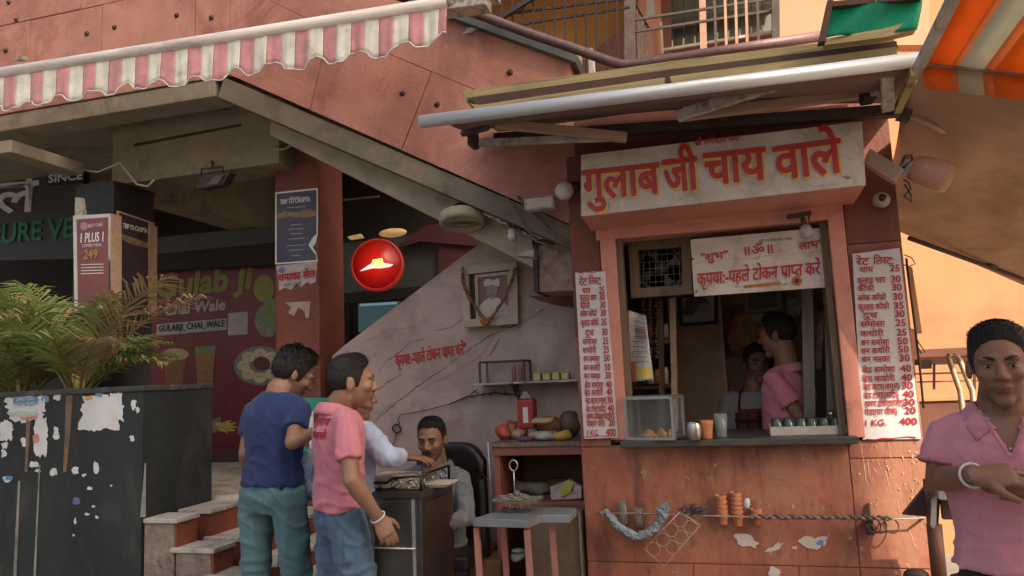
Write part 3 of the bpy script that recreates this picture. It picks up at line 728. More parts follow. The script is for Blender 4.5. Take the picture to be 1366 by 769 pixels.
# ---------------- green sheet, striped canopy, brown tarpaulin ----------------
GRN = mat('green_plastic_sheet', (.03, .55, .38), .5, var=.3, scale=5, transl=.7, dirt=(.2, .22, .13), dirt_amt=.25, dirt_scale=3)
gs = thing('green_sheet', W(1160, 30, Y=3.4), 'green translucent plastic sheet stretched in a brown frame above the booth', 'awning')
q = pl(3.3, (1106, 8), (1232, -4), (1222, 42), (1096, 52))
MB().grid(lambda u, v: q[0].lerp(q[1], u).lerp(q[3].lerp(q[2], u), v) + Vector((0, .02 * math.sin(u * 9 + v * 3), 0)), 14, 8).build('sheet', GRN, gs, solid=.002)
strip(3.27, ((1104, 0), (1112, 0), (1102, 55), (1092, 56)), .05, 'frame_bar', DW, gs)
strip(3.28, ((1108, 2), (1230, -10), (1230, -2), (1108, 9)), .05, 'frame_bar', DW, gs)
strip(3.29, ((1100, 52), (1180, 38), (1222, 26), (1222, 40), (1180, 50), (1100, 60)), .05, 'frame_bar', WOOD, gs)
OC = thing('orange_striped_canopy', W(1290, 60, Y=2.4), 'orange and white striped canopy glowing with sun above the man on the right', 'awning')
ORC = mat('orange_canopy_cloth', (.88, .29, .05), .8, var=.07, scale=5, transl=.6, bump=.05)
PEC = mat('peach_canopy_cloth', (.80, .36, .16), .8, var=.07, scale=5, transl=.6, bump=.05)
CRC = mat('cream_canopy_cloth', (.66, .64, .52), .8, var=.07, scale=5, transl=.6, bump=.05)
C0 = W(1236, 86, Y=2.75); C1 = W(1400, 136, Y=2.75)
zcn = C0.z; slope = (C1.z - C0.z) / (C1.x - C0.x)
# stripes run front to back
pat = [(ORC, .085), (PEC, .02), (CRC, .075), (PEC, .03)]
x = C0.x - .012; k = 0; xend = 3.6  # far end, out of view, stretched to keep the man in shade
while x < xend:
    m_, w_ = pat[k % 4]
    def fn(u, v, x=x, w_=w_):
        X = x + w_ * u; yr = 2.75 if x < 1.25 else 1.9; Y = yr - (yr - .55) * v
        z = zcn + slope * .55 * (X - C0.x) + .24 * v - .22 * math.sin(v * math.pi) * .12
        return Vector((X, Y, z))
    MB().grid(fn, 1, 10).build('cloth_stripe', m_, OC, solid=.0015)
    # hanging rear valance
    def fv(u, v, x=x, w_=w_):
        X = x + w_ * u
        return Vector((X, (2.752 if x < 1.25 else 1.902) + .01 * v, zcn + slope * .55 * (X - C0.x) - .085 * v))
    MB().grid(fv, 2, 2).build('valance_stripe', m_, OC, solid=.0015)
    x += w_; k += 1
MB().bar(Vector((C0.x - .02, 2.75, zcn + .012)), Vector((1.27, 2.75, zcn + .012 + slope * .55 * (1.27 - C0.x))), .025).build('rear_bar', GALV, OC)
MB().bar(Vector((C0.x - .025, 2.77, zcn - .01)), Vector((C0.x - .03, .55, zcn + .235)), .03).build('side_bar', GALV, OC)
TP = thing('brown_tarpaulin', W(1290, 220, Y=4), 'large brown tarpaulin sloping over the passage right of the booth', 'tarpaulin')
t0 = W(1172, 297, Y=4.9); t1 = W(1392, 392, Y=5.9); t2 = W(1212, 92, Y=3.3); t3 = Vector((1.85, 2.7, W(1366, 118, Y=3.3).z))  # near right corner, out of view, set to shade the upper pier
t0 = t0 + (t2 - t0) * 0 ; tl0 = W(1196, 150, Y=3.9)
def ft(u, v):
    a = t2.lerp(t3, u); b6 = t0.lerp(t1, u); m6 = (W(1200, 200, Y=4.2)).lerp(W(1420, 285, Y=5.0), u)
    p = a * (1 - v) ** 2 + m6 * 2 * v * (1 - v) + b6 * v * v
    p = a.lerp(b6, v)
    return p + Vector((0, 0, -.05 * math.sin(v * math.pi) + math.sin(v * math.pi) * (.022 * math.sin(v * 13 + u * 3) * math.sin(u * 4 + 1) + .02 * math.sin(u * 11 + v * 5) + .008 * math.sin(u * 29 - v * 9))))
MB().grid(ft, 30, 30).build('cloth', CANV, TP, solid=.003)
LB = mat('pale_pole', (.45, .3, .2), .6)
MB().tube([W(1213, 318, Y=4.85), W(1290, 346, Y=5.25), W(1400, 386, Y=5.8)], .014, 10).tube([W(1319, 352, Y=5.38), W(1326, 357, Y=5.42)], .025, 8).build('lower_pole', IRON, TP)
MB().tube([W(1208, 154, Y=3.55), W(1260, 176, Y=3.7), W(1380, 232, Y=4.1)], .012, 8).build('upper_pole', LB, TP)
MB().tube([W(1240, 92, Y=2.85), W(1246, 100, Y=2.8), W(1244, 112, Y=2.8), W(1238, 108, Y=2.8), W(1236, 98, Y=2.8)], .006, 6).build('hook', GALV, TP)
# ---------------- shop behind the porch ----------------
BY = 6.0
def flat(parent, name, Y, pts, m, d=.004, **k): return MB().prism(pl(Y, *pts), (0, d, 0)).build(name, m, parent, **k)
def ellipse(cx, cy, rx, ry, n=28, a=0): 
    return [(cx + rx * math.cos(t) * math.cos(a) - ry * math.sin(t) * math.sin(a), cy + rx * math.cos(t) * math.sin(a) + ry * math.sin(t) * math.cos(a)) for t in [2 * math.pi * i / n for i in range(n)]]
sh = thing('left_shop', (-4.5, 6.2, 0), 'dark back wall of the left shop under the porch', 'building')
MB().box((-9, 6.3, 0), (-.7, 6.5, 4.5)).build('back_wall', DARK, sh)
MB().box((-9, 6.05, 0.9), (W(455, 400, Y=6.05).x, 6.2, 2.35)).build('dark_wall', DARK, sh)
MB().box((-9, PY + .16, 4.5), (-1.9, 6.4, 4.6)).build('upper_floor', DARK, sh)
flat(sh, 'grey_fascia', 5.9, ((200, 318), (380, 300), (380, 325), (200, 346)), mat('blue_grey_board', (.10, .105, .115)), .3)
flat(sh, 'black_fascia', 5.88, ((200, 340), (380, 322), (380, 352), (200, 362)), DARK, .3)
# red printed banner
BAN = mat('dark_red_banner', (.17, .016, .02), .35, var=.12, scale=3, bump=.03)
ba = thing('menu_banner', W(280, 480, Y=BY), 'dark red printed shop banner with pictures of tea glasses, dumplings and fries', 'banner')
flat(ba, 'banner_sheet', BY, ((192, 356), (452, 344), (452, 594), (192, 604)), BAN, .02)
GYEL = mat('olive_yellow_print', (.24, .24, .05), .5, bump=0); GREYP = mat('grey_white_print', (.38, .38, .35), .5, bump=0)
wall_text('Gulab Ji', (209, 397), (333, 384), BY, 26, ba, m=GYEL, bold=.012, slant=.15, name='title_lettering')
wall_text('Chai Wale', (220, 421), (300, 413), BY, 12, ba, m=GREYP, bold=.006, slant=.1, name='title_lettering')
flat(ba, 'white_strip', BY - .004, ((209, 433), (302, 425), (302, 440), (209, 448)), GREYP)
wall_text('GULABJI_CHAI_WALE', (212, 443), (300, 435.5), BY - .0045, 7.5, ba, m=DARK, bold=.002)
flat(ba, 'white_card', BY - .004, ((304, 418), (330, 416), (330, 446), (304, 448)), mat('pale_pink_print', (.42, .36, .36), bump=0))
PC = {k: mat('print_' + k, c, .5, var=v, scale=20, bump=0) for k, c, v in (('clay', (.20, .07, .03), .3), ('tea', (.30, .13, .03), .2), ('foam', (.42, .33, .16), .2), ('plate', (.20, .20, .13), .3), ('dump', (.50, .44, .28), .25), ('sauce', (.10, .02, .015), .2), ('fries', (.50, .33, .07), .3), ('green', (.16, .22, .09), .3), ('dkred', (.28, .05, .05), .2))}
pr = flat(ba, 'kulhad_picture', BY - .003, ((218, 474), (250, 472), (244, 512), (222, 513)), PC['clay'], .002)
flat(ba, 'foam_picture', BY - .006, ellipse(234, 473, 18, 8), PC['foam'], .002); flat(ba, 'foam_picture', BY - .009, ellipse(235, 475, 7, 3), PC['fries'], .002)
flat(ba, 'glass_picture', BY - .003, ((260, 463), (288, 461), (283, 519), (264, 520)), PC['green'], .002); flat(ba, 'tea_picture', BY - .006, ((261, 474), (287, 472), (283, 516), (265, 517)), PC['tea'], .002)
flat(ba, 'plate_picture', BY - .003, ellipse(347, 488, 35, 26), PC['plate'], .002)
for k in range(8):
    t = k * .785; flat(ba, 'dumpling_picture', BY - .006 - .0004 * k, ellipse(347 + 22 * math.cos(t), 488 + 16 * math.sin(t), 9, 7, 14), PC['dump'], .002)
    flat(ba, 'dumpling_fold', BY - .0105 - .0004 * k, ellipse(347 + 22 * math.cos(t), 487 + 16 * math.sin(t), 4, 1.2, 8), PC['foam'], .001)
flat(ba, 'sauce_picture', BY - .011, ellipse(349, 485, 11, 9), PC['sauce'], .002)
flat(ba, 'plate_picture', BY - .003, ellipse(357, 428, 17, 22), PC['plate'], .002); flat(ba, 'glass_picture', BY - .007, ((352, 400), (368, 398), (366, 436), (354, 438)), PC['green'], .002)
flat(ba, 'leaf_picture', BY - .005, ellipse(352, 385, 14, 18), GYEL, .002)
flat(ba, 'plate_picture', BY - .003, ellipse(264, 565, 5, 11), PC['plate'], .002)
flat(ba, 'cone_picture', BY - .003, ((280, 562), (294, 556), (296, 574), (284, 578)), PC['plate'], .002)
for k in range(16):
    a = -.6 + random.uniform(0, 1.4); x = random.uniform(285, 302); y = random.uniform(564, 575)
    flat(ba, 'fries_picture', BY - .005 - k * .0003, ((x, y), (x + 15 * math.cos(a), y - 9 * math.sin(a)), (x + 15 * math.cos(a) + 1, y - 9 * math.sin(a) + 2.4), (x + 1, y + 2.4)), PC['fries'], .001)
for k in range(12):
    x, y = random.choice(((300, 465), (250, 460), (212, 500), (292, 500), (320, 462), (305, 540), (272, 540))); x += random.uniform(-6, 6); y += random.uniform(-4, 4); a = random.uniform(0, 3)
    flat(ba, 'doodle', BY - .003, ((x, y), (x + 7 * math.cos(a), y + 5 * math.sin(a)), (x + 7 * math.cos(a) + .5, y + 5 * math.sin(a) + .8), (x + .5, y + .8)), PC['dkred'], .001)
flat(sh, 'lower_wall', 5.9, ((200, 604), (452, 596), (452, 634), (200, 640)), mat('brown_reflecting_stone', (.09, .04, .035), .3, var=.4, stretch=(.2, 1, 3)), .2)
MB().box((-6, 4.98, .6), (-2.5, 5.25, W(300, 642, Y=4.98).z)).build('plinth', BLACKW, sh)
# sign board of the left shop
fs = thing('shop_sign', W(50, 280, Y=5.3), 'charcoal shop sign with raised white Hindi letters over green English words', 'sign')
flat(fs, 'board', 5.3, ((-160, 215), (112, 190), (112, 345), (-160, 352)), mat('charcoal_board', (.045, .045, .05), .5, var=.1), .06)
a = W(-62, 258, Y=5.29); b7 = W(48, 250, Y=5.29)
SW = mat('white_raised_letters', (.62, .65, .68), .4, bump=0); SG = mat('green_raised_letters', (.02, .16, .06), .4, bump=0)
o = wall_text('वाले', (-72, 290), (49, 281), 5.29, 37, fs, m=SW, bold=.008, name='hindi_lettering', thick=.03)
o = wall_text('PURE VEG', (-12, 326), (120, 314), 5.29, 22, fs, m=SG, bold=.006, name='green_lettering', thick=.03)
flat(fs, 'small_plate', 5.27, ((62, 232), (112, 227), (112, 243), (62, 247)), mat('black_plate', (.012, .012, .012), bump=0), .02)
wall_text('SINCE', (65, 244), (110, 239), 5.265, 9, fs, m=SW, bold=.004)
flat(sh, 'roof_tiles', 5.4, ((-40, 180), (60, 222), (0, 232), (-60, 235)), RED, .05)
# advertising boxes on the black pillar
lb = thing('light_box', W(123, 350, Y=3.95), 'white framed advertising box reading 1 plus 1 on the left pillar', 'sign')
MAR = mat('maroon_print', (.21, .07, .075), .5, bump=0, var=.15); GOLD = mat('gold_print', (.42, .25, .08), .5, bump=0)
flat(lb, 'box', 3.95, ((97, 288), (148, 285), (148, 412), (99, 415)), mat('white_frame', (.55, .55, .55)), .05, bevel=.003)
flat(lb, 'print', 3.947, ((102, 293), (144, 290), (144, 406), (104, 409)), MAR, .004)
MB().prism([W(148, 285, Y=3.95), W(148, 412, Y=3.95), W(148, 412, Y=3.95) + Vector((.002, .09, 0)), W(148, 285, Y=3.95) + Vector((.002, .09, 0))], (-.02, 0, 0)).build('wood_side', WOODL, lb)
wall_text('1 PLUS 1', (108, 324), (138, 322), 3.944, 11, lb, m=WHT, bold=.0016); wall_text('249', (112, 346), (130, 345), 3.944, 11, lb, m=GOLD, bold=.0016)
flat(lb, 'logo_disc', 3.944, ellipse(112, 302, 5, 5.5, 16), mat('pink_print', (.45, .25, .25), bump=0), .001); wall_text('BEST CHAI', (118, 304), (137, 302), 3.944, 4, lb, m=WHT)
wall_text('COMBO MEAL', (110, 330), (136, 328.5), 3.944, 3.4, lb, m=WHT)
for k in range(4): flat(lb, 'print_line', 3.944, ((108, 353 + k * 4), (138, 352 + k * 4), (138, 353 + k * 4), (108, 354 + k * 4)), WHT, .001)
flat(lb, 'bracket', 4.05, ((100, 264), (108, 264), (112, 290), (100, 290)), GALV, .03)
X2 = xk + .012
po = thing('pillar_poster', W(180, 350, X=X2), 'dark travel poster on the side of the black pillar', 'poster')
def plx(X, *pts): return [W(x, y, X=X) for x, y in pts]
NAVY = mat('dark_poster_print', (.05, .035, .045), .5, bump=0, var=.3); TAN = mat('tan_poster_print', (.25, .16, .08), .5, bump=0, var=.4, scale=20)
MB().prism(plx(X2, (157, 281), (202, 296), (202, 418), (157, 424)), (-.01, 0, 0)).build('frame', WOODL, po)
MB().prism(plx(X2 + .003, (159, 284), (200, 298), (200, 415), (159, 420)), (-.002, 0, 0)).build('print', NAVY, po)
MB().prism(plx(X2 + .005, (159, 311), (200, 325), (200, 332), (175, 326), (159, 318)), (-.001, 0, 0)).build('print_band', TAN, po)
a = W(164, 304, X=X2 + .006); b8 = W(196, 313, X=X2 + .006)
text('TRIP TO CHOPTA', a, (0, 1, 0), (0, 0, 1), fitbox=(b8.y - a.y, .05), m=WHT, parent=po, bold=.001)
MB().prism(plx(X2 + .02, (200, 296), (206, 297), (206, 418), (200, 418)), (-.02, 0, 0)).prism(plx(X2 + .03, (207, 302), (210, 303), (209, 420), (207, 420)), (-.01, 0, 0)).build('edge_batten', WOODL, po)

# posters on the red pillar
YP = 4.494
p1 = thing('torn_poster', W(395, 300, Y=YP), 'navy blue travel poster with torn right edge on the red pillar', 'poster')
NB = mat('navy_poster_print', (.07, .07, .11), .5, bump=.03, var=.35, scale=6)
flat(p1, 'paper', YP, ((367, 257), (424, 251), (424, 312), (421, 325), (417, 330), (422, 338), (424, 349), (367, 353)), WHT, .002)
flat(p1, 'print', YP - .002, ((369, 259), (422, 253.5), (422, 312), (416, 318), (411, 327), (416, 334), (421, 340), (422, 347), (369, 351)), NB, .002)
flat(p1, 'print_band', YP - .004, ((369, 286), (380, 282), (395, 284), (410, 280), (422, 281), (422, 288), (400, 291), (385, 289), (369, 293)), TAN, .001)
wall_text('TRIP TO CHOPTA', (374, 273), (414, 269), YP - .004, 5.5, p1, m=WHT, bold=.0012)
for k, (y, w) in enumerate(((277, 24), (300, 14), (306, 20), (312, 16), (319, 22), (328, 26), (334, 20), (341, 12))): flat(p1, 'print_line', YP - .0045, ((395 - w / 2, y), (395 + w / 2, y - w * .07), (395 + w / 2, y - w * .07 + .9), (395 - w / 2, y + .9)), GREYP, .0005)
flat(p1, 'print_emblem', YP - .0045, ((386, 263), (400, 262), (397, 266), (389, 267)), GREYP, .0005)
p2 = thing('torn_flyer', W(395, 367, Y=YP), 'pale torn flyer with red lettering under the navy poster', 'poster')
flat(p2, 'paper', YP, ((368, 355), (423, 349), (421, 376), (414, 380), (410, 376), (402, 383), (396, 379), (388, 387), (380, 384), (372, 388), (372, 376)), mat('pale_flyer', (.45, .38, .38), bump=.05, var=.3, scale=12), .002)
flat(p2, 'print_patch', YP - .002, ellipse(376, 361, 5, 4, 12), mat('blue_print', (.12, .2, .35), bump=0), .001)
wall_text('धमाका सेल', (372, 376), (421, 370), YP - .003, 9, p2, m=REDT, bold=.0025); wall_text('50% OFF', (380, 382), (402, 380), YP - .003, 3.5, p2, m=DARK)
p3 = thing('sticker_remains', W(397, 412, Y=YP), 'scraped remains of a white sticker low on the red pillar', 'poster')
flat(p3, 'paper', YP, ((380, 404), (414, 402), (412, 424), (408, 425), (406, 416), (398, 410), (392, 422), (384, 418), (388, 410)), mat('stained_paper', (.40, .30, .25), bump=.1, var=.3), .002)

# ---------------- inside right of the red pillar ----------------
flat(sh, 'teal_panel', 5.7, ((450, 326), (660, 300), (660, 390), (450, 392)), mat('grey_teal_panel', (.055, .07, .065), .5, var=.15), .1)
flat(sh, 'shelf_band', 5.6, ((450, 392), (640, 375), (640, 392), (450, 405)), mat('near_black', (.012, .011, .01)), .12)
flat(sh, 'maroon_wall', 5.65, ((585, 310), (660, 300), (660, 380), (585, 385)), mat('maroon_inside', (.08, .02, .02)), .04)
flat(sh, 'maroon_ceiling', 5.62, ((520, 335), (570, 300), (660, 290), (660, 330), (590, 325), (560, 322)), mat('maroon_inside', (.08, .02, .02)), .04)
flat(sh, 'ceiling_rail', 5.5, ((457, 266), (505, 261), (505, 263), (457, 268)), TAN, .02)
mo = thing('monitor', W(505, 422, Y=5.5), 'dim teal screen on the dark back shelf under the red round sign', 'monitor')
flat(mo, 'screen', 5.5, ((478, 405), (531, 402), (531, 440), (478, 443)), mat('dim_teal_screen', (.03, .045, .045), .2, emit=(.03, .06, .065), estr=.5), .04)
flat(mo, 'screen_line', 5.495, ((480, 406), (529, 403), (529, 406), (480, 409)), mat('screen_glow', (.1, .2, .25), emit=(.1, .2, .25), estr=.6), .003)
lamp = thing('ceiling_lamp', W(525, 312, Y=5.3), 'warm glowing ceiling lamp deep inside above the red sign', 'lamp')
MB().ball(W(524, 311, Y=5.3), (.12, .06, .035), 14).build('shade', mat('warm_lamp', (.6, .4, .2), emit=(.9, .55, .2), estr=.16), lamp)
l2 = single(MB().prism(pl(5.3, (463, 316), (480, 312), (484, 317), (467, 320)), (0, .03, 0)), 'panel_lamp', mat('warm_lamp_dim', (.6, .4, .2), emit=(.8, .6, .3), estr=.15), 'small square warm panel lamp left of the glowing ceiling lamp', 'lamp')
# red lit round sign
rs = thing('round_sign', W(504, 354, Y=5.2), 'glowing red round sign with a small white bird shape', 'sign')
c0 = W(504, 354, Y=5.2); rad = (W(536, 354, Y=5.2) - c0).length
n5 = Vector((.25, -1, 0)).normalized()
MB().lathe(c0, [(rad * 1.0, -.03), (rad * 1.03, .02), (rad * .98, .045), (rad * .93, .04), (rad * .93, .035)], 36, n5).build('rim', mat('dark_red_rim', (.25, .02, .015), .4, emit=(.25, .008, .006), estr=.5), rs)
REDG = mat('red_sign_glow', (.22, .012, .01), .3, emit=(.9, .012, .008), estr=.13)
MB().lathe(c0 + n5 * .03, [(rad * .93, 0), (rad * .93, .008)], 36, n5).build('face', REDG, rs)
_n = REDG.node_tree; _g = _n.nodes.new('ShaderNodeNewGeometry'); _d = _n.nodes.new('ShaderNodeVectorMath'); _d.operation = 'DISTANCE'; _d.inputs[1].default_value = c0 + n5 * .04
_r = _n.nodes.new('ShaderNodeMapRange'); _r.inputs[1].default_value = rad * .15; _r.inputs[2].default_value = rad * .95; _r.inputs[3].default_value = .42; _r.inputs[4].default_value = .05
_n.links.new(_g.outputs['Position'], _d.inputs[0]); _n.links.new(_d.outputs['Value'], _r.inputs[0]); _n.links.new(_r.outputs[0], _n.nodes['Principled BSDF'].inputs['Emission Strength'])
fl = lambda pts, dy: [W(x, y, Y=5.2 - dy) for x, y in pts]
MB().prism(fl(((480, 362), (490, 355), (497, 351), (512, 351), (524, 353), (520, 356), (508, 358), (496, 358)), .075), (0, .01, 0)).build('bird_shape', mat('white_sign_glow', (.8, .8, .7), emit=(.8, .75, .6), estr=.6), rs)
MB().prism(fl(((497, 347), (509, 345), (511, 353), (508, 356), (501, 356), (496, 352)), .08), (0, .01, 0)).build('painted_lamp_reflection', mat('yellow_reflection_glow', (.9, .8, .1), emit=(1.0, .85, .12), estr=1.6), rs)  # glowing yellow patch stands in for a lamp's reflection on the sign

# ---------------- planter, torn posters on it ----------------
PLX = W(190, 600, Y=3.3).x; PLZ = 1.6
pt = thing('planter_box', (PLX - 1.5, 3.5, 0), 'long chest-high black planter wall patched with torn posters', 'planter')
c = MB(); c.box((-7, 3.3, 0), (PLX, 3.42, PLZ - .03)); c.box((PLX - .09, 3.42, 0), (PLX, 3.86, PLZ - .03)); c.box((-7, 3.78, 0), (PLX - .09, 3.86, PLZ - .03)); c.build('side_wall', BLACKW, pt)
c = MB(); c.box((-7, 3.29, PLZ - .03), (PLX + .008, 3.42, PLZ)); c.box((PLX - .09, 3.42, PLZ - .03), (PLX + .008, 3.865, PLZ)); c.build('rim', mat('planter_rim', (.045, .05, .05), .6, var=.5, scale=12, dirt=(.2, .16, .12), dirt_amt=.3), pt, bevel=.004)
MB().box((-7, 3.42, 1.3), (PLX - .09, 3.78, PLZ - .1)).build('soil', mat('dry_soil', (.10, .06, .04), 1, bump=1), pt)
YF = 3.3 - .0035
PAP = mat('torn_white_paper', (.62, .64, .66), .8, var=.12, scale=8, bump=.2)
PBL = mat('blue_poster_print', (.10, .24, .42), .6, bump=0, var=.2)
PYE = mat('yellow_poster_print', (.55, .33, .1), .6, bump=0)
def scrap(cx, cy, rx, ry, m=PAP, seed=0, n=40, rough=.8, dy=0):
    rr = random.Random(seed); pts = []
    for k in range(n):
        t = 2 * math.pi * k / n; sq = 1 / max(abs(math.cos(t)), abs(math.sin(t)), .01) ** .75
        q = sq * (1 + rr.uniform(-.22, .12) * rough)
        pts.append((cx + rx * q * math.cos(t) + rr.uniform(-1, 1), cy + ry * q * math.sin(t) + rr.uniform(-1, 1)))
    return flat(pt, 'paper_scrap', YF - dy, pts, m, .002)
scrap(134, 551, 27, 24, seed=1); scrap(155, 543, 9, 20, seed=2, dy=.001); scrap(120, 566, 16, 9, seed=22, dy=.001)
scrap(118, 531, 6, 3, PYE, 3, 12, dy=.003); scrap(132, 526, 5, 3.5, PBL, 4, 12, dy=.003)
scrap(33, 545, 26, 18, seed=5); scrap(54, 582, 9, 28, seed=6, dy=.001); scrap(8, 575, 9, 14, seed=7); scrap(34, 535, 17, 6, PBL, 8, dy=.003, rough=.4)
scrap(30, 552, 20, 3, mat('pale_green_print', (.45, .55, .48), bump=0), 9, dy=.004, rough=.4); scrap(38, 558, 12, 2, mat('pink_red_print', (.6, .25, .22), bump=0), 29, 14, dy=.004, rough=.4); scrap(48, 585, 4, 6, mat('pink_red_print', (.6, .25, .22), bump=0), 10, 12, dy=.004)
wall_text('UNITED', (22, 536), (46, 533.5), YF - .0055, 4.5, pt, m=PAP); wall_text('RESTAURANT', (17, 543), (52, 540), YF - .0055, 4, pt, m=PAP)
for k, (x, y, a, b9) in enumerate(((76, 530, 5, 4), (62, 532, 4, 5), (75, 575, 3, 5), (75, 582, 4, 4), (45, 620, 6, 4), (32, 590, 4, 6), (71, 630, 4, 5), (100, 628, 4, 5), (128, 625, 4, 8), (178, 540, 3, 7), (183, 547, 2, 4), (176, 585, 3, 4), (120, 652, 3, 2), (116, 686, 3, 2), (125, 676, 2, 1), (10, 640, 6, 4), (5, 605, 4, 5), (112, 634, 3, 2), (100, 695, 1.5, 4), (148, 648, 1.5, 1.5), (98, 714, 1.5, 1.5), (6, 594, 4, 4), (50, 628, 4, 2), (129, 690, 1.5, 1.5))):
    scrap(x, y, a, b9, seed=30 + k, n=12)
scrap(62, 532, 3, 4, PBL, 60, 10, dy=.002); scrap(12, 638, 5, 3, PBL, 61, 10, dy=.002); scrap(102, 669, 5, 5, mat('purple_scrap', (.12, .14, .3), bump=0), 62, 12, dy=.002)
STK = mat('brown_tape', (.17, .12, .08), .8, var=.4, scale=14)
for pts in (((88, 520), (97, 520), (93, 580), (88, 630), (84, 630), (87, 570)), ((35, 560), (40, 562), (36, 630), (33, 630)), ((80, 519), (98, 518), (100, 527), (82, 528))): flat(pt, 'tape_strip', YF - .001, pts, STK, .004)
for pts in (((24, 642), (27, 642), (21, 780), (17, 780)), ((52, 620), (53.5, 620), (47, 780), (44, 780)), ((193, 618), (194.5, 618), (194, 690), (187, 690))): flat(pt, 'paint_run', YF - .001, pts, mat('pale_grey_run', (.26, .25, .22), .8, var=.4), .002)

# ---------------- palms ----------------
LEAFM = mat('palm_leaf', (.08, .14, .03), .5, var=.3, scale=4, bump=0, transl=.35, attr='col')
def palm(name, base, fronds, label, seed):
    rr = random.Random(seed); t = thing(name, base, label, 'palm', None)
    cols = []
    def frond(i, az, lean, L, dry):
        mb = MB(); cl = []
        pts = []; p = Vector(base) + Vector((rr.uniform(-.03, .03), rr.uniform(-.03, .03), 0)); d = Vector((math.cos(az) * lean * .5, math.sin(az) * lean * .5, 1)).normalized()
        out = Vector((math.cos(az), math.sin(az), 0)); n = 18
        for k in range(n + 1):
            pts.append(p.copy()); p = p + d * L / n
            d = (d + out * .03 * (1 + lean) - Vector((0, 0, 1)) * (.012 + .028 * lean) * (k / n * 2.4)).normalized()
        mb.tube(pts, [.008 * (1 - .8 * k / n) for k in range(n + 1)], 5); 
        basec = (.30, .27, .07) if not dry else (.34, .22, .12)
        cl += [basec] * (len(mb.f) - len(cl))
        m = 28
        for k in range(m):
            u = .24 + .76 * k / m; f_ = u * n; i0 = min(int(f_), n - 1); q = pts[i0].lerp(pts[i0 + 1], f_ - i0); dd = (pts[i0 + 1] - pts[i0]).normalized()
            sd = dd.cross(Vector((0, 0, 1))); sd = sd.normalized() if sd.length > .05 else Vector((1, 0, 0))
            for s in (-1, 1):
                ll = L * .36 * math.sin(math.pi * (.12 + .82 * (u - .24) / .76)) ** .7 * rr.uniform(.8, 1.15)
                w = .0085 * rr.uniform(.7, 1.2)
                up = sd.cross(dd).normalized()
                v = (dd * rr.uniform(.55, .85) + sd * s * rr.uniform(.75, 1.0) + up * rr.uniform(.05, .3)).normalized()
                a0 = q; mid = q + v * ll * .5; v2 = (v - Vector((0, 0, rr.uniform(.35, .8)))).normalized(); tip = mid + v2 * ll * .5
                wv = v.cross(up).normalized() * w
                mb.add([a0 - wv * .5, a0 + wv * .5, mid + wv, mid - wv, tip], [(0, 1, 2, 3), (3, 2, 4)])
                if dry: c_ = (rr.uniform(.32, .46), rr.uniform(.25, .32), rr.uniform(.13, .18))
                elif rr.random() < .26: c_ = (rr.uniform(.34, .46), rr.uniform(.3, .36), .13)
                else: g_ = rr.uniform(.75, 1.4); c_ = (.19 * g_, .27 * g_, .075 * g_)
                cl += [c_] * 2
        o = mb.build('frond', LEAFM, t, recalc=False)
        ca = o.data.color_attributes.new('col', 'FLOAT_COLOR', 'CORNER'); arr = np.ones((len(o.data.loops), 4), np.float32); li = 0
        for pi, pg in enumerate(o.data.polygons):
            arr[pg.loop_start:pg.loop_start + pg.loop_total, :3] = cl[pi]
        ca.data.foreach_set('color', arr.ravel())
    for i in range(fronds):
        az = rr.uniform(0, 2 * math.pi); frond(i, az, rr.uniform(.15, 1.5), rr.uniform(.6, 1.0), rr.random() < .2)
    for k in range(5):
        a = rr.uniform(0, 6.28); MB().tube([Vector(base) + Vector((math.cos(a) * .03, math.sin(a) * .03, -.1)), Vector(base) + Vector((math.cos(a) * .05, math.sin(a) * .05, .2))], [.012, .008], 8).build('stem', mat('palm_stem', (.28, .26, .09), .5), t)
palm('palm', (W(105, 512, Y=3.6).x, 3.6, 1.5), 17, 'bushy green areca palm at the corner end of the black planter', 3)
palm('palm', (W(30, 512, Y=3.62).x, 3.62, 1.5), 16, 'half dried areca palm at the left edge of the photo', 11)
palm('palm', (W(-45, 512, Y=3.6).x, 3.6, 1.5), 12, 'palm mostly outside the left edge, only its frond tips in view', 5)

# ---------------- steps ----------------
stp = thing('entrance_steps', (-2.6, 3.6, 0), 'worn marble steps with brick red risers climbing left to the shop behind the planter', 'steps')
BRK = mat('brick_red_riser', (.24, .065, .035), .7, var=.15)
YS = 3.31
prevx = PLX + .012
SX = [(W(x, y, Y=YS).x, W(x, y, Y=YS).z) for x, y in ((235, 692), (284, 732), (328, 768), (370, 800))]
for k, (x1_, z_) in enumerate(SX):
    x0_ = prevx if k == 0 else SX[k - 1][0] - .03
    for nm2, (ya, yb_) in (('flank', (YS, YS + .17)), ('main', (YS + .26, 5.0))):
        MB().box((x0_, ya - .012, z_ - .024), (x1_ + .014, yb_, z_)).build('tread', MARB, stp, bevel=.004)
        if nm2 == 'flank':
            MB().box((x0_ if k == 0 else SX[k - 1][0], ya, 0), (x1_ - .012, yb_ - .01, z_ - .025)).build('cement_side', CEM, stp, bevel=.003)
        else: MB().box((x0_ if k == 0 else SX[k - 1][0], ya + .003, 0), (x1_ - .012, yb_ - .01, z_ - .025)).build('step_core', BRK, stp)
        MB().box((x1_ - .011, ya + .004, 0 if k == 3 else SX[k + 1][1]), (x1_ + .002, yb_ - .012, z_ - .0245)).build('riser', BRK, stp)
MB().box((PLX + .02, YS + .165, 0), (SX[2][0] - .05, YS + .25, .60)).build('gap_floor', GAPD, stp)
MB().box((-4.2, 3.9, .5), (SX[0][0] - .10, 5.0, SX[0][1] + .02)).build('landing', MARB, stp)
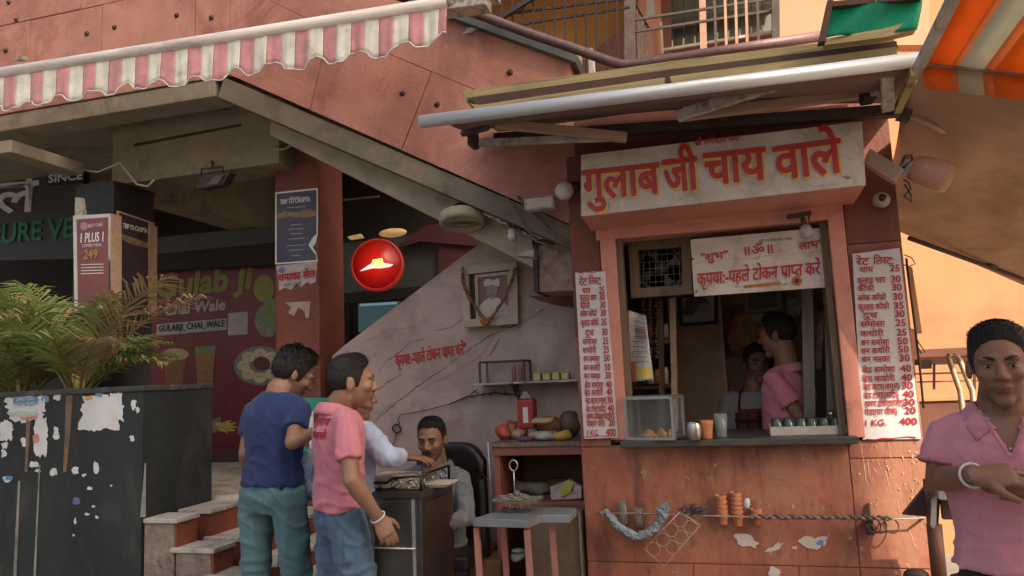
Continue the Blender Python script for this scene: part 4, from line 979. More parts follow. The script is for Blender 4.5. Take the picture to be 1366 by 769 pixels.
# ---------------- things on and under the pink wall ----------------
# garlanded portrait
pf = thing('portrait_frame', W(653, 393, Y=4.42), 'cream framed portrait of a man in a white turban hung with a dried garland', 'picture')
YF2 = 4.44
FR = mat('cream_frame_paint', (.42, .36, .27), .6, var=.15)
def frame_px(parent, Y, quad, w, m, d=.05, name='frame'):
    o = [W(x, y, Y=Y) for x, y in quad]; ctr = sum(o, Vector()) / 4
    i = [p + Vector((math.copysign(w, ctr.x - p.x), 0, math.copysign(w, ctr.z - p.z))) for p in o]
    mb = MB()
    for k in range(4):
        j = (k + 1) % 4; mb.prism([o[k], o[j], i[j], i[k]], (0, d, 0))
    return mb.build(name, m, parent)
frame_px(pf, YF2 - .02, ((615, 357), (689, 349), (691, 432), (618, 437)), .048, FR)
flat(pf, 'backing', YF2 + .02, ((620, 361), (684, 354), (686, 428), (622, 433)), mat('dark_frame_board', (.05, .04, .035)), .02)  # dark board behind the inner mount
frame_px(pf, YF2 + .0, ((633, 367), (681, 362), (682, 424), (635, 428)), .02, mat('inner_cream_mount', (.45, .38, .3)), .02, 'mount')
flat(pf, 'photo', YF2 + .01, ((636, 369), (679, 364), (680, 422), (638, 426)), mat('faded_maroon_photo', (.22, .12, .13), bump=0), .005)
PGW = mat('photo_white', (.55, .5, .47), bump=0, var=.1); PGS = mat('photo_skin', (.30, .22, .18), bump=0)
flat(pf, 'photo_shirt', YF2 + .007, ((638, 425), (640, 408), (648, 400), (655, 396), (663, 397), (671, 402), (679, 410), (680, 421)), PGW, .002)
flat(pf, 'photo_face', YF2 + .004, ellipse(656, 388, 7.5, 11), PGS, .002)
flat(pf, 'photo_turban', YF2 + .001, ((646, 383), (645, 376), (650, 372), (658, 374), (665, 371), (667, 377), (666, 383), (656, 380)), PGW, .002)
flat(pf, 'photo_moustache', YF2 + .001, ((652, 393), (656, 391), (660, 393), (659, 395), (653, 395)), mat('photo_grey', (.2, .17, .15), bump=0), .001)
GAR = [mat('garland_dry', (.26, .13, .05), .9, bump=.5), mat('garland_orange', (.36, .13, .03), .9), mat('garland_maroon', (.20, .05, .03), .9)]
gp = [(617, 358), (617, 368), (618, 378), (623, 392), (632, 407), (641, 420), (648, 428), (656, 424), (664, 412), (672, 400), (679, 385), (684, 370), (688, 356)]
for mi_, m_ in enumerate(GAR):
    mb = MB()
    for a, b1 in zip(gp, gp[1:]):
        for k in range(5):
            if (k + mi_ * 2) % 3 != mi_: 
                if mi_: continue
            x = a[0] + (b1[0] - a[0]) * k / 5; y = a[1] + (b1[1] - a[1]) * k / 5
            mb.ball(W(x + random.uniform(-.7, .7), y, Y=YF2 - .05), random.uniform(.009, .013), 6)
    if mi_ == 1: 
        for k in range(18): mb.ball(W(648 + random.gauss(0, 2.5), 430 + random.gauss(0, 2), Y=YF2 - .055), .012, 6)
    mb.build('garland_flowers', m_, pf)

# shelf with glass box and packets
sf = thing('wall_shelf', W(705, 508, Y=4.4), 'narrow steel wall shelf on the pink wall', 'shelf')
zsf = W(700, 509, Y=4.35).z
MB().box((W(634, 509, Y=4.35).x, 4.3, zsf - .012), (xl + .05, 4.495, zsf)).build('board', GALV, sf)
MB().bar(W(690, 512, Y=4.4), W(692, 535, Y=4.4), .03, .01).bar(W(683, 511, Y=4.3), W(692, 530, Y=4.48), .02).build('bracket', IRON, sf)
xg0 = W(641, 500, Y=4.32).x; xg1 = W(700, 500, Y=4.32).x; zg = W(660, 483, Y=4.32).z
gb = thing('glass_case', ((xg0 + xg1) / 2, 4.4, zsf), 'small dusty glass case on the wall shelf', 'display case')
mb = MB()
for x in (xg0, xg1):
    for y in (4.31, 4.46): mb.box((x - .006, y - .006, zsf), (x + .006, y + .006, zg))
for y in (4.31, 4.46): mb.box((xg0, y - .006, zg - .006), (xg1, y + .006, zg + .006))
for x in (xg0, xg1): mb.box((x - .006, 4.31, zg - .005), (x + .006, 4.46, zg + .005))
mb.build('case_frame', IRON, gb)
MB().box((xg0 + .008, 4.305, zsf + .002), (xg1 - .008, 4.308, zg - .007)).box((xg0 + .008, 4.318, zg + .001), (xg1 - .008, 4.452, zg + .004)).build('glass_pane', GLASS, gb)
mb = MB()
for k in range(2):
    x = W(685 + k * 9, 500, Y=4.38).x; mb.lathe((x, 4.39, zsf + .001), [(.014, 0), (.014, .075), (.01, .085), (.01, .095)], 12)
tag(mb.build('bottle', mat('red_bottle', (.40, .06, .05), .4)), 'two small red topped bottles in the glass case', 'bottle')
for k in range(4):
    x = W(712 + k * 12.5, 500, Y=4.38).x
    o = single(MB().box((x, 4.36, zsf + .001), (x + .045, 4.43, zsf + .045 - .004 * (k % 2))), 'butter_packet', mat('pale_yellow_pack', (.55, .45, .2), .6), ['yellow packet on the wall shelf nearest the glass case', 'second yellow packet on the wall shelf', 'third yellow packet on the wall shelf', 'yellow packet on the wall shelf nearest the price list'][k], 'packet', 'yellow packets on the wall shelf', bevel=.005)
tw = MB()
for k in range(14): 
    a = W(626 + k * 4, 527 + random.uniform(-2, 2), Y=4.46); tw.tube([a, a + Vector((random.uniform(-.04, .05), 0, random.uniform(-.02, .03)))], .003, 4)
tw.tube([W(x, y, Y=4.47) for x, y in ((600, 539), (626, 529), (660, 524), (690, 527), (700, 529))], .004, 5)
single(tw, 'dried_sprig', mat('dark_green_twig', (.02, .05, .035), .8), 'dark green dried sprig tied on the wire under the shelf', 'plant')

# red open cabinet with a stone top
cab = thing('open_cabinet', W(715, 600, Y=4.0), 'brick red open cabinet with a speckled stone top beside the booth', 'cabinet')
cx0 = W(659, 600, Y=3.95).x; cz = W(715, 590, Y=3.95).z; cx1 = xl - .01
CAP = mat('cabinet_red_paint', (.26, .09, .07), .6, var=.2)
MB().box((cx0 - .02, 3.93, cz - .022), (cx1, 4.49, cz)).build('stone_top', mat('speckled_stone', (.17, .13, .10), .6, var=.6, scale=80, bump=.2), cab)
MB().box((cx0 - .01, 3.94, cz - .07), (cx1, 3.97, cz - .024)).build('front_rail', CAP, cab, bevel=.003)
MB().box((cx0, 3.95, .15), (cx0 + .03, 4.48, cz - .024)).box((cx1 - .02, 3.95, .15), (cx1, 4.48, cz - .024)).build('side_panel', CAP, cab)
zmid = W(715, 668, Y=4.0).z
MB().box((cx0 + .03, 3.96, zmid - .03), (cx1 - .02, 4.48, zmid)).build('shelf_board', CAP, cab)
MB().box((cx0 + .03, 4.46, .15), (cx1 - .02, 4.48, cz - .024)).build('back_panel', DBRN, cab)
# clutter on the cabinet
def P4(x, y): return W(x, y, Y=4.15)
def onz(x, Y, z): return Vector((W(x, 585, Y=Y).x, Y, z))
o = onz(706, 4.2, cz)
rc = thing('red_canister', o, 'red plastic canister with a white label and pointed lid on the cabinet top', 'canister')
RP = mat('red_plastic', (.42, .03, .03), .4)
MB().box(o + Vector((-.055, -.04, .055)), o + Vector((.045, .05, .225))).build('body', RP, rc, bevel=.012)
MB().box(o + Vector((-.02, -.043, .09)), o + Vector((.01, -.038, .18))).build('label', WHT, rc)
MB().prism([o + Vector((-.045, -.03, .227)), o + Vector((.035, -.03, .227)), o + Vector((.005, -.03, .27)), o + Vector((-.015, -.03, .27))], (0, .06, 0)).build('lid', mat('grey_lid', (.3, .27, .24)), rc, bevel=.004)
def rock(c, r, seed, sq=(1, 1, .6)):
    mb = MB(); mb.ball(c, (r * sq[0], r * sq[1], r * sq[2]), 10); 
    mb.v = [tuple(Vector(v) + Vector(noise.noise_vector(Vector(v) * 18 + Vector((seed, 0, 0)))) * r * .35) for v in mb.v]; return mb
ITEMS = [(672, 4.1, .05, (.42, .08, .06), 'crumpled red packet at the left end of the cabinet top', 'packet', 'red_packet', (1, .8, 1)),
         (690, 4.15, .05, (.5, .3, .22), 'pink and white snack packet behind the flat bread', 'packet', 'snack_packet', (1.2, 1, .6)),
         (724, 4.1, .07, (.55, .38, .2), 'flat brown bread loaf on the stacked clutter', 'bread', 'bread_loaf', (1.3, .9, .35)),
         (728, 4.03, .055, (.5, .46, .4), 'white cloth bundle in front of the bread loaf', 'cloth', 'cloth_bundle', (1.3, .9, .5)),
         (750, 4.05, .05, (.6, .36, .07), 'yellow lentil heap in a bag on the cabinet top', 'bag', 'lentil_bag', (1.2, 1, .5)),
         (762, 4.2, .07, (.12, .07, .05), 'dark bag slumped against the booth side', 'bag', 'dark_bag', (.8, .8, 1.2)),
         (740, 4.3, .07, (.22, .09, .05), 'brown bag at the back of the cabinet top', 'bag', 'brown_bag', (1.4, .8, .9)),
         (700, 4.0, .03, (.12, .06, .14), 'small dark purple pouch near the cabinet front', 'bag', 'pouch', (1.6, .8, .5))]
for k, (x, Y, r, c_, lab, ct, nm, sq) in enumerate(ITEMS):
    single(rock(onz(x, Y, cz + r * sq[2] * .9), r, k * 3, sq), nm, mat('item_' + nm, c_, .6, var=.3, scale=25), lab, ct)
single(rock(onz(724, 4.1, cz + .10), .06, 44, (1.2, .8, .3)), 'bread_loaf', mat('item_crust', (.55, .40, .16), .6, var=.2), 'round yellow bread loaf on top of the pile', 'bread')
pc = [('biscuit_packet', (.55, .38, .1), 'yellow biscuit'), ('chips_packet', (.45, .07, .06), 'red chips'), ('tea_packet', (.1, .28, .12), 'green tea'), ('sugar_packet', (.5, .5, .48), 'white sugar'), ('rusk_packet', (.45, .2, .08), 'orange rusk')]
for k in range(7):
    nm, c_, lb_ = pc[k % 5]; x = 668 + k * 14; p = onz(x, 4.34 if k % 2 else 4.38, cz); t = thing(nm, p, lb_ + ' packet number %s from the left at the back of the cabinet top' % ['first', 'second', 'third', 'fourth', 'fifth', 'sixth', 'seventh'][k], 'packet'); t['label'] = t['label'].replace('number ', '')
    h_ = .07 + .02 * (k % 3); q = [p + Vector((-.028, 0, 0)), p + Vector((.03, .005, 0)), p + Vector((.034, 0, h_)), p + Vector((-.022, 0, h_ + .012))]
    MB().prism(q, (0, .028, 0)).build('packet_body', mat('pk_' + nm, c_, .35, var=.3, scale=30), t, bevel=.005)
    MB().prism([v.lerp(sum(q, Vector()) / 4, .45) + Vector((0, -.002, 0)) for v in q], (0, .002, 0)).build('packet_label', [WHT, GOLD, MAR][k % 3], t)
# things on the inner shelf
IT2 = [(700, 4.2, .05, (.2, .18, .14), 'grey cup rack at the back of the open shelf', 'rack', 'cup_rack', (1.5, 1, .8)),
       (716, 4.2, .06, (.22, .23, .17), 'olive bowl in the middle of the open shelf', 'bowl', 'olive_bowl', (1.4, 1, .7)),
       (690, 4.05, .025, (.4, .35, .3), 'small pale jar lid on the open shelf', 'lid', 'jar_lid', (1, 1, 1)),
       (745, 4.3, .07, (.2, .09, .03), 'brown pot at the back of the open shelf', 'pot', 'brown_pot', (1.7, .8, .6))]
for k, (x, Y, r, c_, lab, ct, nm, sq) in enumerate(IT2):
    single(rock(Vector((W(x, 660, Y=Y).x, Y, zmid + r * sq[2] * .9)), r, k * 5 + 60, sq), nm, mat('item2_' + nm, c_, .6, var=.3, scale=25), lab, ct)
nb = thing('wafer_packet', W(752, 660, Y=4.02), 'crumpled yellow and lilac packet on the open shelf', 'packet')
q0 = W(735, 668, Y=4.0); q1 = W(776, 666, Y=4.0); q2 = W(776, 650, Y=4.02); q3 = W(760, 640, Y=4.02); q4 = W(733, 650, Y=4.02)
MB().prism([q0, q1, q2, q3, q4], (0, .05, 0)).build('packet_body', mat('lilac_packet', (.35, .28, .30), .4, var=.5, scale=30), nb, bevel=.006)
MB().prism([W(748, 664, Y=3.992), W(760, 658, Y=3.992), W(766, 644, Y=3.992), W(758, 640, Y=3.992), W(745, 654, Y=3.992)], (0, .006, 0)).build('packet_print', mat('lime_print', (.42, .42, .08), .4), nb)

# steel table with pink legs
tb = thing('steel_table', W(700, 690, Y=3.5), 'small steel topped table with thin pink iron legs', 'table')
zt1 = W(660, 690, Y=3.3).z
A = W(630, 692, Z=zt1); B = W(704, 694, Z=zt1); Cc = W(738, 684, Z=zt1); D = W(778, 686, Z=zt1); E_ = Vector((D.x, Cc.y + .35, zt1)); F_ = W(665, 684, Z=zt1)
F_ = Vector((A.x + .10, A.y + .30, zt1)); 
top = [A, B, Vector((B.x + .03, B.y + .12, zt1)), Vector((D.x - .06, B.y + .12, zt1)), Vector((D.x - .06, A.y + .28, zt1)), F_]
TS = mat('grey_steel_sheet', (.30, .335, .35), .45, .5, var=.2, scale=6)
MB().prism([p + Vector((0, 0, -.036)) for p in top], (0, 0, .036)).build('tabletop', TS, tb, bevel=.003)
PL = mat('pink_leg_paint', (.45, .20, .17), .6, var=.2)
for x, y, Y in ((636, 708, A.y + .03), (703, 708, B.y + .03), (671, 700, A.y + .27), (736, 700, B.y + .2)):
    p = W(x, y, Y=Y); MB().bar(Vector((p.x, Y, zt1 - .046)), Vector((p.x + .02, Y, .14)), .024).build('leg', PL, tb)
# egg stand: wire tray with loop handle
es = thing('wire_stand', W(685, 680, Y=3.55), 'wire glass carrier with a tall loop handle standing on the steel table', 'glass carrier')
xc = W(687, 670, Y=A.y + .16).x; yc = A.y + .16; zc2 = zt1 + .07; mb = MB()
mb.tube([(xc, yc, zc2), (xc, yc, zc2 + .12)], .004, 6).tube([(xc + .02 * math.sin(t), yc, zc2 + .145 - .025 * math.cos(t)) for t in np.linspace(0, 2 * math.pi, 15)], .004, 6)
for k in range(6):
    t = k * math.pi / 3; cxx = xc + .055 * math.cos(t); cyy = yc + .055 * math.sin(t)
    mb.tube([(cxx + .028 * math.cos(a), cyy + .028 * math.sin(a), zc2) for a in np.linspace(0, 2 * math.pi, 13)], .0022, 5)
    mb.tube([(cxx + .02, cyy, zc2), (cxx + .01, cyy, zt1 + .002)], .002, 4)
mb.build('wire_frame', mat('bright_wire', (.5, .47, .42), .3, .9), es)
for k in range(3): MB().box((xc - .1 + k * .03, yc - .05, zc2 - .012 - k * .004), (xc + .12, yc + .07, zc2 - .006 - k * .004)).build('tray_sheet', mat('dull_tray', (.28, .27, .22), .5, .4), es)
bc = thing('brown_cupboard', W(740, 740, Y=3.8), 'drab brown metal cupboard under the steel table, against the booth', 'cupboard')
MB().box((W(700, 740, Y=3.75).x, 3.75, .15), (xl - .015, 4.2, zt1 - .06)).build('body', mat('drab_brown_metal', (.15, .11, .08), .5, .2, var=.3, scale=4), bc, bevel=.004)
MB().box((W(775, 740, Y=3.74).x, 3.735, .15), (xl - .02, 3.75, zt1 - .06)).build('edge_trim', GALV, bc)
for x0_, x1_, Y_, z_, lab in ((612, 655, 4.2, W(640, 735, Y=4.2).z, 'brown carton on the floor behind the steel table'), (625, 668, 3.9, W(640, 748, Y=3.9).z, 'lower torn carton in front of the other one')):
    single(MB().box((W(x0_, 750, Y=Y_).x, Y_, .15), (W(x1_, 750, Y=Y_).x, Y_ + .25, z_)), 'carton', mat('dark_carton', (.17, .09, .045), .9, var=.25), lab, 'box', bevel=.004)
single(rock(W(692, 742, Y=3.85), .05, 5, (1, 1, .5)).ball(W(692, 735, Y=3.85), (.04, .03, .012), 10), 'plastic_bag', mat('pale_green_plastic', (.3, .33, .25), .4), 'pale crumpled plastic bag glimpsed between the table legs', 'bag')

# counter cabinet of the cashier
CST = mat('dark_counter_steel', (.20, .20, .19), .35, .9, var=.25, scale=5)
ct = thing('cash_counter', W(550, 700, Y=3.2), 'stainless steel cash counter with a scroll iron rail on top', 'counter')
zct = W(560, 655, Y=3.25).z
cl = W(492, 700, Y=3.2); cf = W(560, 655, Z=zct); 
Yc0 = 3.2; xA = W(470, 656, Y=Yc0).x; xB_ = W(561, 656, Y=Yc0).x; Yc1 = Yc0 + .42
zct = W(540, 656, Y=Yc0).z
MB().box((xA, Yc0, .15), (xB_, Yc1, zct - .03)).build('body', CST, ct, bevel=.003)
MB().box((xA - .01, Yc0 - .012, zct - .03), (xB_ + .012, Yc1 + .01, zct)).build('worktop', mat('dark_granite_top', (.05, .045, .045), .3), ct, bevel=.003)
BSM = mat('brown_steel_door', (.16, .10, .085), .3, .7, var=.2)
MB().box((xB_ + .001, Yc0 + .04, .2), (xB_ + .008, Yc1 - .03, zct - .06)).build('side_panel', BSM, ct)
MB().box((xB_ - .045, Yc0 - .006, .15), (xB_ - .03, Yc0 - .001, zct - .032)).build('corner_strip', ALU, ct)
zdr = W(520, 731, Y=Yc0).z
MB().box((xA + .02, Yc0 - .01, zdr + .01), (xB_ - .05, Yc0 - .002, zct - .04)).build('door_panel', CST, ct, bevel=.003)
MB().box((xA + .02, Yc0 - .01, .2), (xB_ - .05, Yc0 - .002, zdr - .006)).build('door_panel', CST, ct, bevel=.003)
MB().tube([(xA, Yc0 - .012, zdr), (xB_ - .03, Yc0 - .012, zdr)], .005, 6).build('trim_rod', ALU, ct)
rail = MB(); BI = mat('black_chrome_iron', (.05, .045, .045), .25, .8); zr1 = zct + .055
for Y_, xa_, xb_ in ((Yc0 + .03, xA, xB_ - .01),):
    rail.tube([(xa_, Y_, zr1 - .02), (xb_ - .17, Y_, zr1 - .02), (xb_ - .14, Y_, zr1), (xb_, Y_, zr1 + .012)], .007, 6); rail.tube([(xa_, Y_, zct + .006), (xb_, Y_, zct + .006)], .006, 6)
    x = xb_ - .03
    rail.tube([(xb_, Y_, zct), (xb_, Y_, zr1 + .012)], .007, 6)
rail.tube([(xB_ - .01, Yc0 + .03, zr1 + .012), (xB_ - .01, Yc1 - .02, zr1 + .012), (xB_ - .01, Yc1 - .02, zct)], .007, 6)
rail.build('top_rail', BI, ct)
for k in range(5):
    s = MB(); x_ = xB_ - .05 - k * .085; d_ = 1 if k % 2 else -1
    s.tube([(x_ + d_ * .028 * math.cos(t) * (1 - t / 12), Yc0 + .03, zct + .028 + .022 * math.sin(t) * (1 - t / 12)) for t in np.linspace(-2.2, 5, 18)], .0045, 6)
    s.tube([(x_ - d_ * .03, Yc0 + .03, zct + .01), (x_ + d_ * .035, Yc0 + .03, zr1 - .015)], .004, 5)
    s.build('scroll', mat('polished_scroll', (.35, .33, .3), .2, .9), ct)
for k in range(3):
    s = MB(); y_ = Yc0 + .1 + k * .11
    s.tube([(xB_ - .01, y_ + .035 * math.cos(t), zct + .03 + .024 * math.sin(t)) for t in np.linspace(-2, 4.2, 15)], .0045, 6); s.build('scroll', mat('polished_scroll', (.35, .33, .3), .2, .9), ct)
single(MB().box((xA + .05, Yc0 + .1, zct), (xA + .25, Yc0 + .25, zct + .06)), 'token_box', mat('worn_white_box', (.55, .5, .42), .7, var=.3), 'white box of tokens and slips on the cash counter', 'box', bevel=.004)
single(MB().box((xA + .27, Yc0 + .12, zct), (xA + .42, Yc0 + .25, zct + .012)).box((xA + .3, Yc0 + .11, zct + .0125), (xA + .44, Yc0 + .24, zct + .02)), 'account_book', mat('cream_paper', (.55, .5, .4), .7), 'open account book lying on the cash counter', 'book')
# green and white ticket board held up between the customers
gbd = thing('green_notice_board', W(425, 560, Y=3.6), 'green plastic notice board with white pole between the blue and pink shirts', 'board')
GB = mat('emerald_plastic', (.02, .26, .17), .4)
flat(gbd, 'upper_board', 3.75, ((404, 531), (438, 531), (438, 549), (404, 549)), GB, .02); flat(gbd, 'lower_board', 3.75, ((388, 597), (412, 597), (412, 616), (388, 616)), GB, .02)
MB().bar(W(415, 549, Y=3.74), W(416, 600, Y=3.74), .018).build('pole', WHT, gbd); wall_text('इस', (391, 610), (399, 609), 3.748, 8, gbd, m=WHT)

# ---------------- lamps, fan, boxes under the stair ----------------
fn_ = thing('ceiling_fan', W(617, 290, Y=4.0), 'old cream wall fan with no blades in view hanging under the stair beam', 'fan')
cF = W(616, 294, Y=4.0); up_ = Vector((.06, -.25, -1)).normalized()
MB().lathe(cF - up_ * .02, [(.06, -.03), (.128, -.012), (.132, .01), (.132, .04), (.12, .05), (.10, .045), (.03, .04)], 32, up_).build('cage', FR, fn_)
for r_ in (.11, .09, .07, .05): MB().tube([cF + up_ * .034 + Vector((r_ * math.cos(t), r_ * math.sin(t), 0)) - up_ * 0 for t in np.linspace(0, 6.283, 25)], .002, 4).build('guard_ring', IRON, fn_)
MB().lathe(cF - up_ * .05, [(.02, -.06), (.05, -.04), (.05, .02), (.08, .03)], 16, up_).tube([cF - up_ * .08, cF - up_ * .17 + Vector((.01, 0, 0))], .012, 8).build('motor', DARK, fn_)
fl1 = thing('flood_lamp', W(718, 271, Y=3.75), 'small rectangular flood lamp left of the white globe lamp', 'lamp')
MB().prism(pl(3.72, (698, 264), (738, 260), (740, 277), (700, 281)), (0, .06, 0)).build('housing', GALV, fl1, bevel=.005)
MB().prism(pl(3.716, (703, 266), (735, 263), (736, 275), (704, 278)), (0, .004, 0)).build('lens', mat('frosted_lens', (.62, .55, .45), .5), fl1)
gl = thing('globe_lamp', W(753, 255, Y=3.7), 'white globe lamp at the upper left corner of the booth', 'lamp')
MB().ball(W(753, 255, Y=3.7), .05, 24).build('globe', mat('milk_globe', (.66, .62, .62), .25), gl)
MB().lathe(W(753, 255, Y=3.7) + Vector((.03, .06, .03)), [(.03, -.03), (.03, .06)], 12, (.4, 1, .3)).build('holder', IRON, gl)
bu = thing('hanging_bulb', W(683, 312, Y=4.0), 'small frosted bulb in a socket among the tangled wires', 'bulb')
MB().lathe(W(683, 312, Y=4.0), [(.012, .04), (.018, .03), (.028, -.01), (.024, -.03), (.008, -.036)], 14).build('bulb', mat('milk_globe', (.66, .62, .62), .25), bu)
MB().lathe(W(684, 302, Y=4.0), [(.02, -.01), (.022, .04), (.01, .05)], 12).build('socket', DARK, bu)
tg = MB(); rr = random.Random(4)
for k in range(12):
    x0_, y0_ = rr.uniform(668, 700), rr.uniform(268, 300); P = [W(x0_, y0_, Y=3.98)]
    for j in range(7):
        x0_ += rr.uniform(-6, 12); y0_ += rr.uniform(-6, 11); P.append(W(x0_, y0_, Y=3.95 + rr.uniform(-.03, .05)))
    tg.tube(P, .004, 5)
tg.tube([W(x, y, Y=3.86) for x, y in ((675, 262), (700, 300), (715, 322), (740, 330))], .006, 6).tube([W(x, y, Y=3.86) for x, y in ((690, 262), (715, 290), (745, 318), (765, 325))], .009, 6)
tg.tube([W(x, y, Y=3.86) for x, y in ((716, 280), (740, 296), (765, 306), (775, 312))], .006, 6)
single(tg, 'cable_tangle', mat('dusty_cable', (.16, .13, .11), .8), 'tangle of dusty cables where the stair beam meets the booth', 'cable')
flat(st, 'junction_plate', 4.08, ((648, 258), (700, 285), (694, 302), (644, 276)), IRON, .03)
jb = thing('meter_box', W(738, 357, Y=3.85), 'rusty stained cream box mounted left of the price list', 'box')
MB().prism(pl(4.1, (717, 327), (764, 325), (766, 388), (719, 390)), (0, .3, 0)).build('box_body', mat('stained_cream_box', (.36, .27, .2), .8, var=.35, scale=20, dirt=(.12, .07, .05), dirt_amt=.4, dirt_scale=9), jb, bevel=.006)
MB().prism(pl(4.08, (710, 322), (716, 322), (718, 391), (712, 390)), (0, .3, 0)).prism(pl(4.08, (710, 320), (766, 317), (766, 324), (710, 326)), (0, .3, 0)).build('iron_frame', IRON, jb)
MB().prism(pl(3.9, (689, 341), (712, 332), (712, 343)), (0, .1, 0)).build('side_flap', FR, jb)
pt2 = flat(UW, 'bare_patch', 4.497, ((705, 395), (770, 393), (770, 412), (745, 408), (720, 402)), RED, .002)
# lamp under the porch
fl3 = thing('porch_flood_lamp', W(284, 238, Y=4.25), 'black square flood lamp hanging from the porch beam', 'lamp')
MB().prism(pl(4.2, (260, 251), (268, 233), (307, 229), (298, 246), (270, 252)), (0, .07, 0)).build('housing', IRON, fl3, bevel=.006)
MB().prism(pl(4.19, (286, 235), (299, 233), (290, 246), (276, 247)), (0, .005, 0)).build('lens', mat('brown_lens', (.12, .08, .05), .3), fl3)
MB().tube(pl(4.26, (268, 236), (269, 226), (297, 223), (298, 232)), .008, 6).tube([W(283, 224, Y=4.26), W(283, 214, Y=4.33)], .008, 6).build('bracket', IRON, fl3)
hb = thing('ceiling_bulb', W(248, 140, Y=4.1), 'clear bulb in a black holder under the porch ceiling', 'bulb')
MB().lathe(W(248, 141, Y=4.1), [(.012, .04), (.02, .02), (.03, -.01), (.024, -.035), (.006, -.045)], 14).build('bulb', mat('grey_glass_bulb', (.35, .33, .28), .2), hb)
MB().lathe(W(248, 131, Y=4.1), [(.02, -.01), (.022, .05), (.03, .07)], 12).tube([W(250, 128, Y=4.1), W(265, 135, Y=4.1), W(285, 143, Y=4.15), W(305, 146, Y=4.2)], .005, 5).build('holder', IRON, hb)
# ---------------- people ----------------
def V3(a): return np.array(a, float)
def smin(a, b, k): 
    h = np.clip(.5 + .5 * (b - a) / k, 0, 1); return b * (1 - h) + a * h - k * h * (1 - h)
def ell(p, c, r):
    q = (p - V3(c)) / V3(r); l = np.linalg.norm(q, axis=-1); g = np.linalg.norm(q / V3(r), axis=-1); return l * (l - 1) / np.maximum(g, 1e-6)
def cap(p, a, b, r0, r1):
    a = V3(a); b = V3(b); h = np.clip(((p - a) @ (b - a)) / ((b - a) @ (b - a)), 0, 1); return np.linalg.norm(p - a - h[..., None] * (b - a), axis=-1) - (r0 + (r1 - r0) * h)
def head_sdf(p, f=None):
    f = f or {}
    d = ell(p, (0, -.012, .035), (.0755, .097, .088)); 
    d = smin(d, ell(p, (0, .022, -.03), (.056 * f.get('jaw', 1), .066, .078)), .03)
    d = smin(d, ell(p, (0, .0, -.06), (.052 * f.get('jaw', 1), .055, .04)), .02)
    d = smin(d, ell(p, (0, .066, -.098), (.024, .020, .018)), .02)
    for s in (-1, 1):
        d = smin(d, ell(p, (s * .029, .079, .030), (.026, .014, .009)), .012)
        d = smin(d, ell(p, (s * .040, .062, -.016), (.022, .022, .020)), .015)
        d = -smin(-d, ell(p, (s * .031, .104, .010), (.020, .021, .013)), .010)
        d = smin(d, ell(p, (s * .031, .0735, .008), (.0145, .0135, .0115)), .003)
    d = smin(d, cap(p, (0, .084, .022), (0, .104, -.020), .0075, .0125), .010)
    for s in (-1, 1): d = smin(d, ell(p, (s * .0125, .093, -.026), (.0085, .011, .0075)), .006)
    d = smin(d, ell(p, (0, .083, -.053), (.024, .013, .0055)), .006)
    d = smin(d, ell(p, (0, .081, -.064), (.020, .013, .0065)), .005)
    d = -smin(-d, ell(p, (0, .099, -.0585), (.024, .010, .0012)), .004)
    return d
ORG = V3((0, .005, -.005))
def head_radius(dirs, f=None):
    t = np.full(len(dirs), .17); hit = np.zeros(len(dirs), bool)
    for _ in range(70):
        d = head_sdf(ORG + dirs * t[:, None], f); hit |= d < .0003
        t = np.where(hit, t, t - np.maximum(d * .6, .0004))
    return t
_hc = {}
def head_grid(nu, nv, f=None):
    key = (nu, nv, tuple(sorted((f or {}).items())))
    if key not in _hc:
        th = np.linspace(0, 2 * np.pi, nu, endpoint=False); ph = np.linspace(0.02, np.pi - .02, nv)
        TH, PHI = np.meshgrid(th, ph); D = np.stack([np.sin(PHI) * np.sin(TH), np.sin(PHI) * np.cos(TH), np.cos(PHI)], -1).reshape(-1, 3)
        _hc[key] = (D, head_radius(D, f))
    return _hc[key]
def gridfaces(nu, nv):
    fs = [(j * nu + i, (j + 1) * nu + i, (j + 1) * nu + (i + 1) % nu, j * nu + (i + 1) % nu) for j in range(nv - 1) for i in range(nu)]
    return fs + [tuple(range(nu)), tuple((nv - 1) * nu + i for i in range(nu - 1, -1, -1))]
def head_frame(c, fwd, up=(0, 0, 1), s=1.0, tilt=0.0):
    f = Vector(fwd).normalized(); u = Vector(up); r = f.cross(u).normalized(); u = r.cross(f).normalized()
    M = np.array([r, f, u]).T * s
    return lambda P: P @ M.T + np.array(c), M
def remeshed(mb, vox, smooth=6, fac=.5, name='m'):
    me = mb.mesh(name); bm = bmesh.new(); bm.from_mesh(me); bmesh.ops.recalc_face_normals(bm, faces=bm.faces[:]); bm.to_mesh(me); bm.free()
    o = bpy.data.objects.new('tmp', me); COL.objects.link(o)
    q = o.modifiers.new('r', 'REMESH'); q.mode = 'VOXEL'; q.voxel_size = vox; q.use_smooth_shade = True
    if smooth: q = o.modifiers.new('s', 'SMOOTH'); q.iterations = smooth; q.factor = fac
    out = bpy.data.meshes.new_from_object(o.evaluated_get(bpy.context.evaluated_depsgraph_get()))
    bpy.data.objects.remove(o); bpy.data.meshes.remove(me)
    return out
def get_co(me): a = np.zeros(len(me.vertices) * 3, np.float32); me.vertices.foreach_get('co', a); return a.reshape(-1, 3).astype(float)
def set_co(me, a): me.vertices.foreach_set('co', a.astype(np.float32).ravel()); me.update()
def get_no(me): a = np.zeros(len(me.vertices) * 3, np.float32); me.vertices.foreach_get('normal', a); return a.reshape(-1, 3).astype(float)
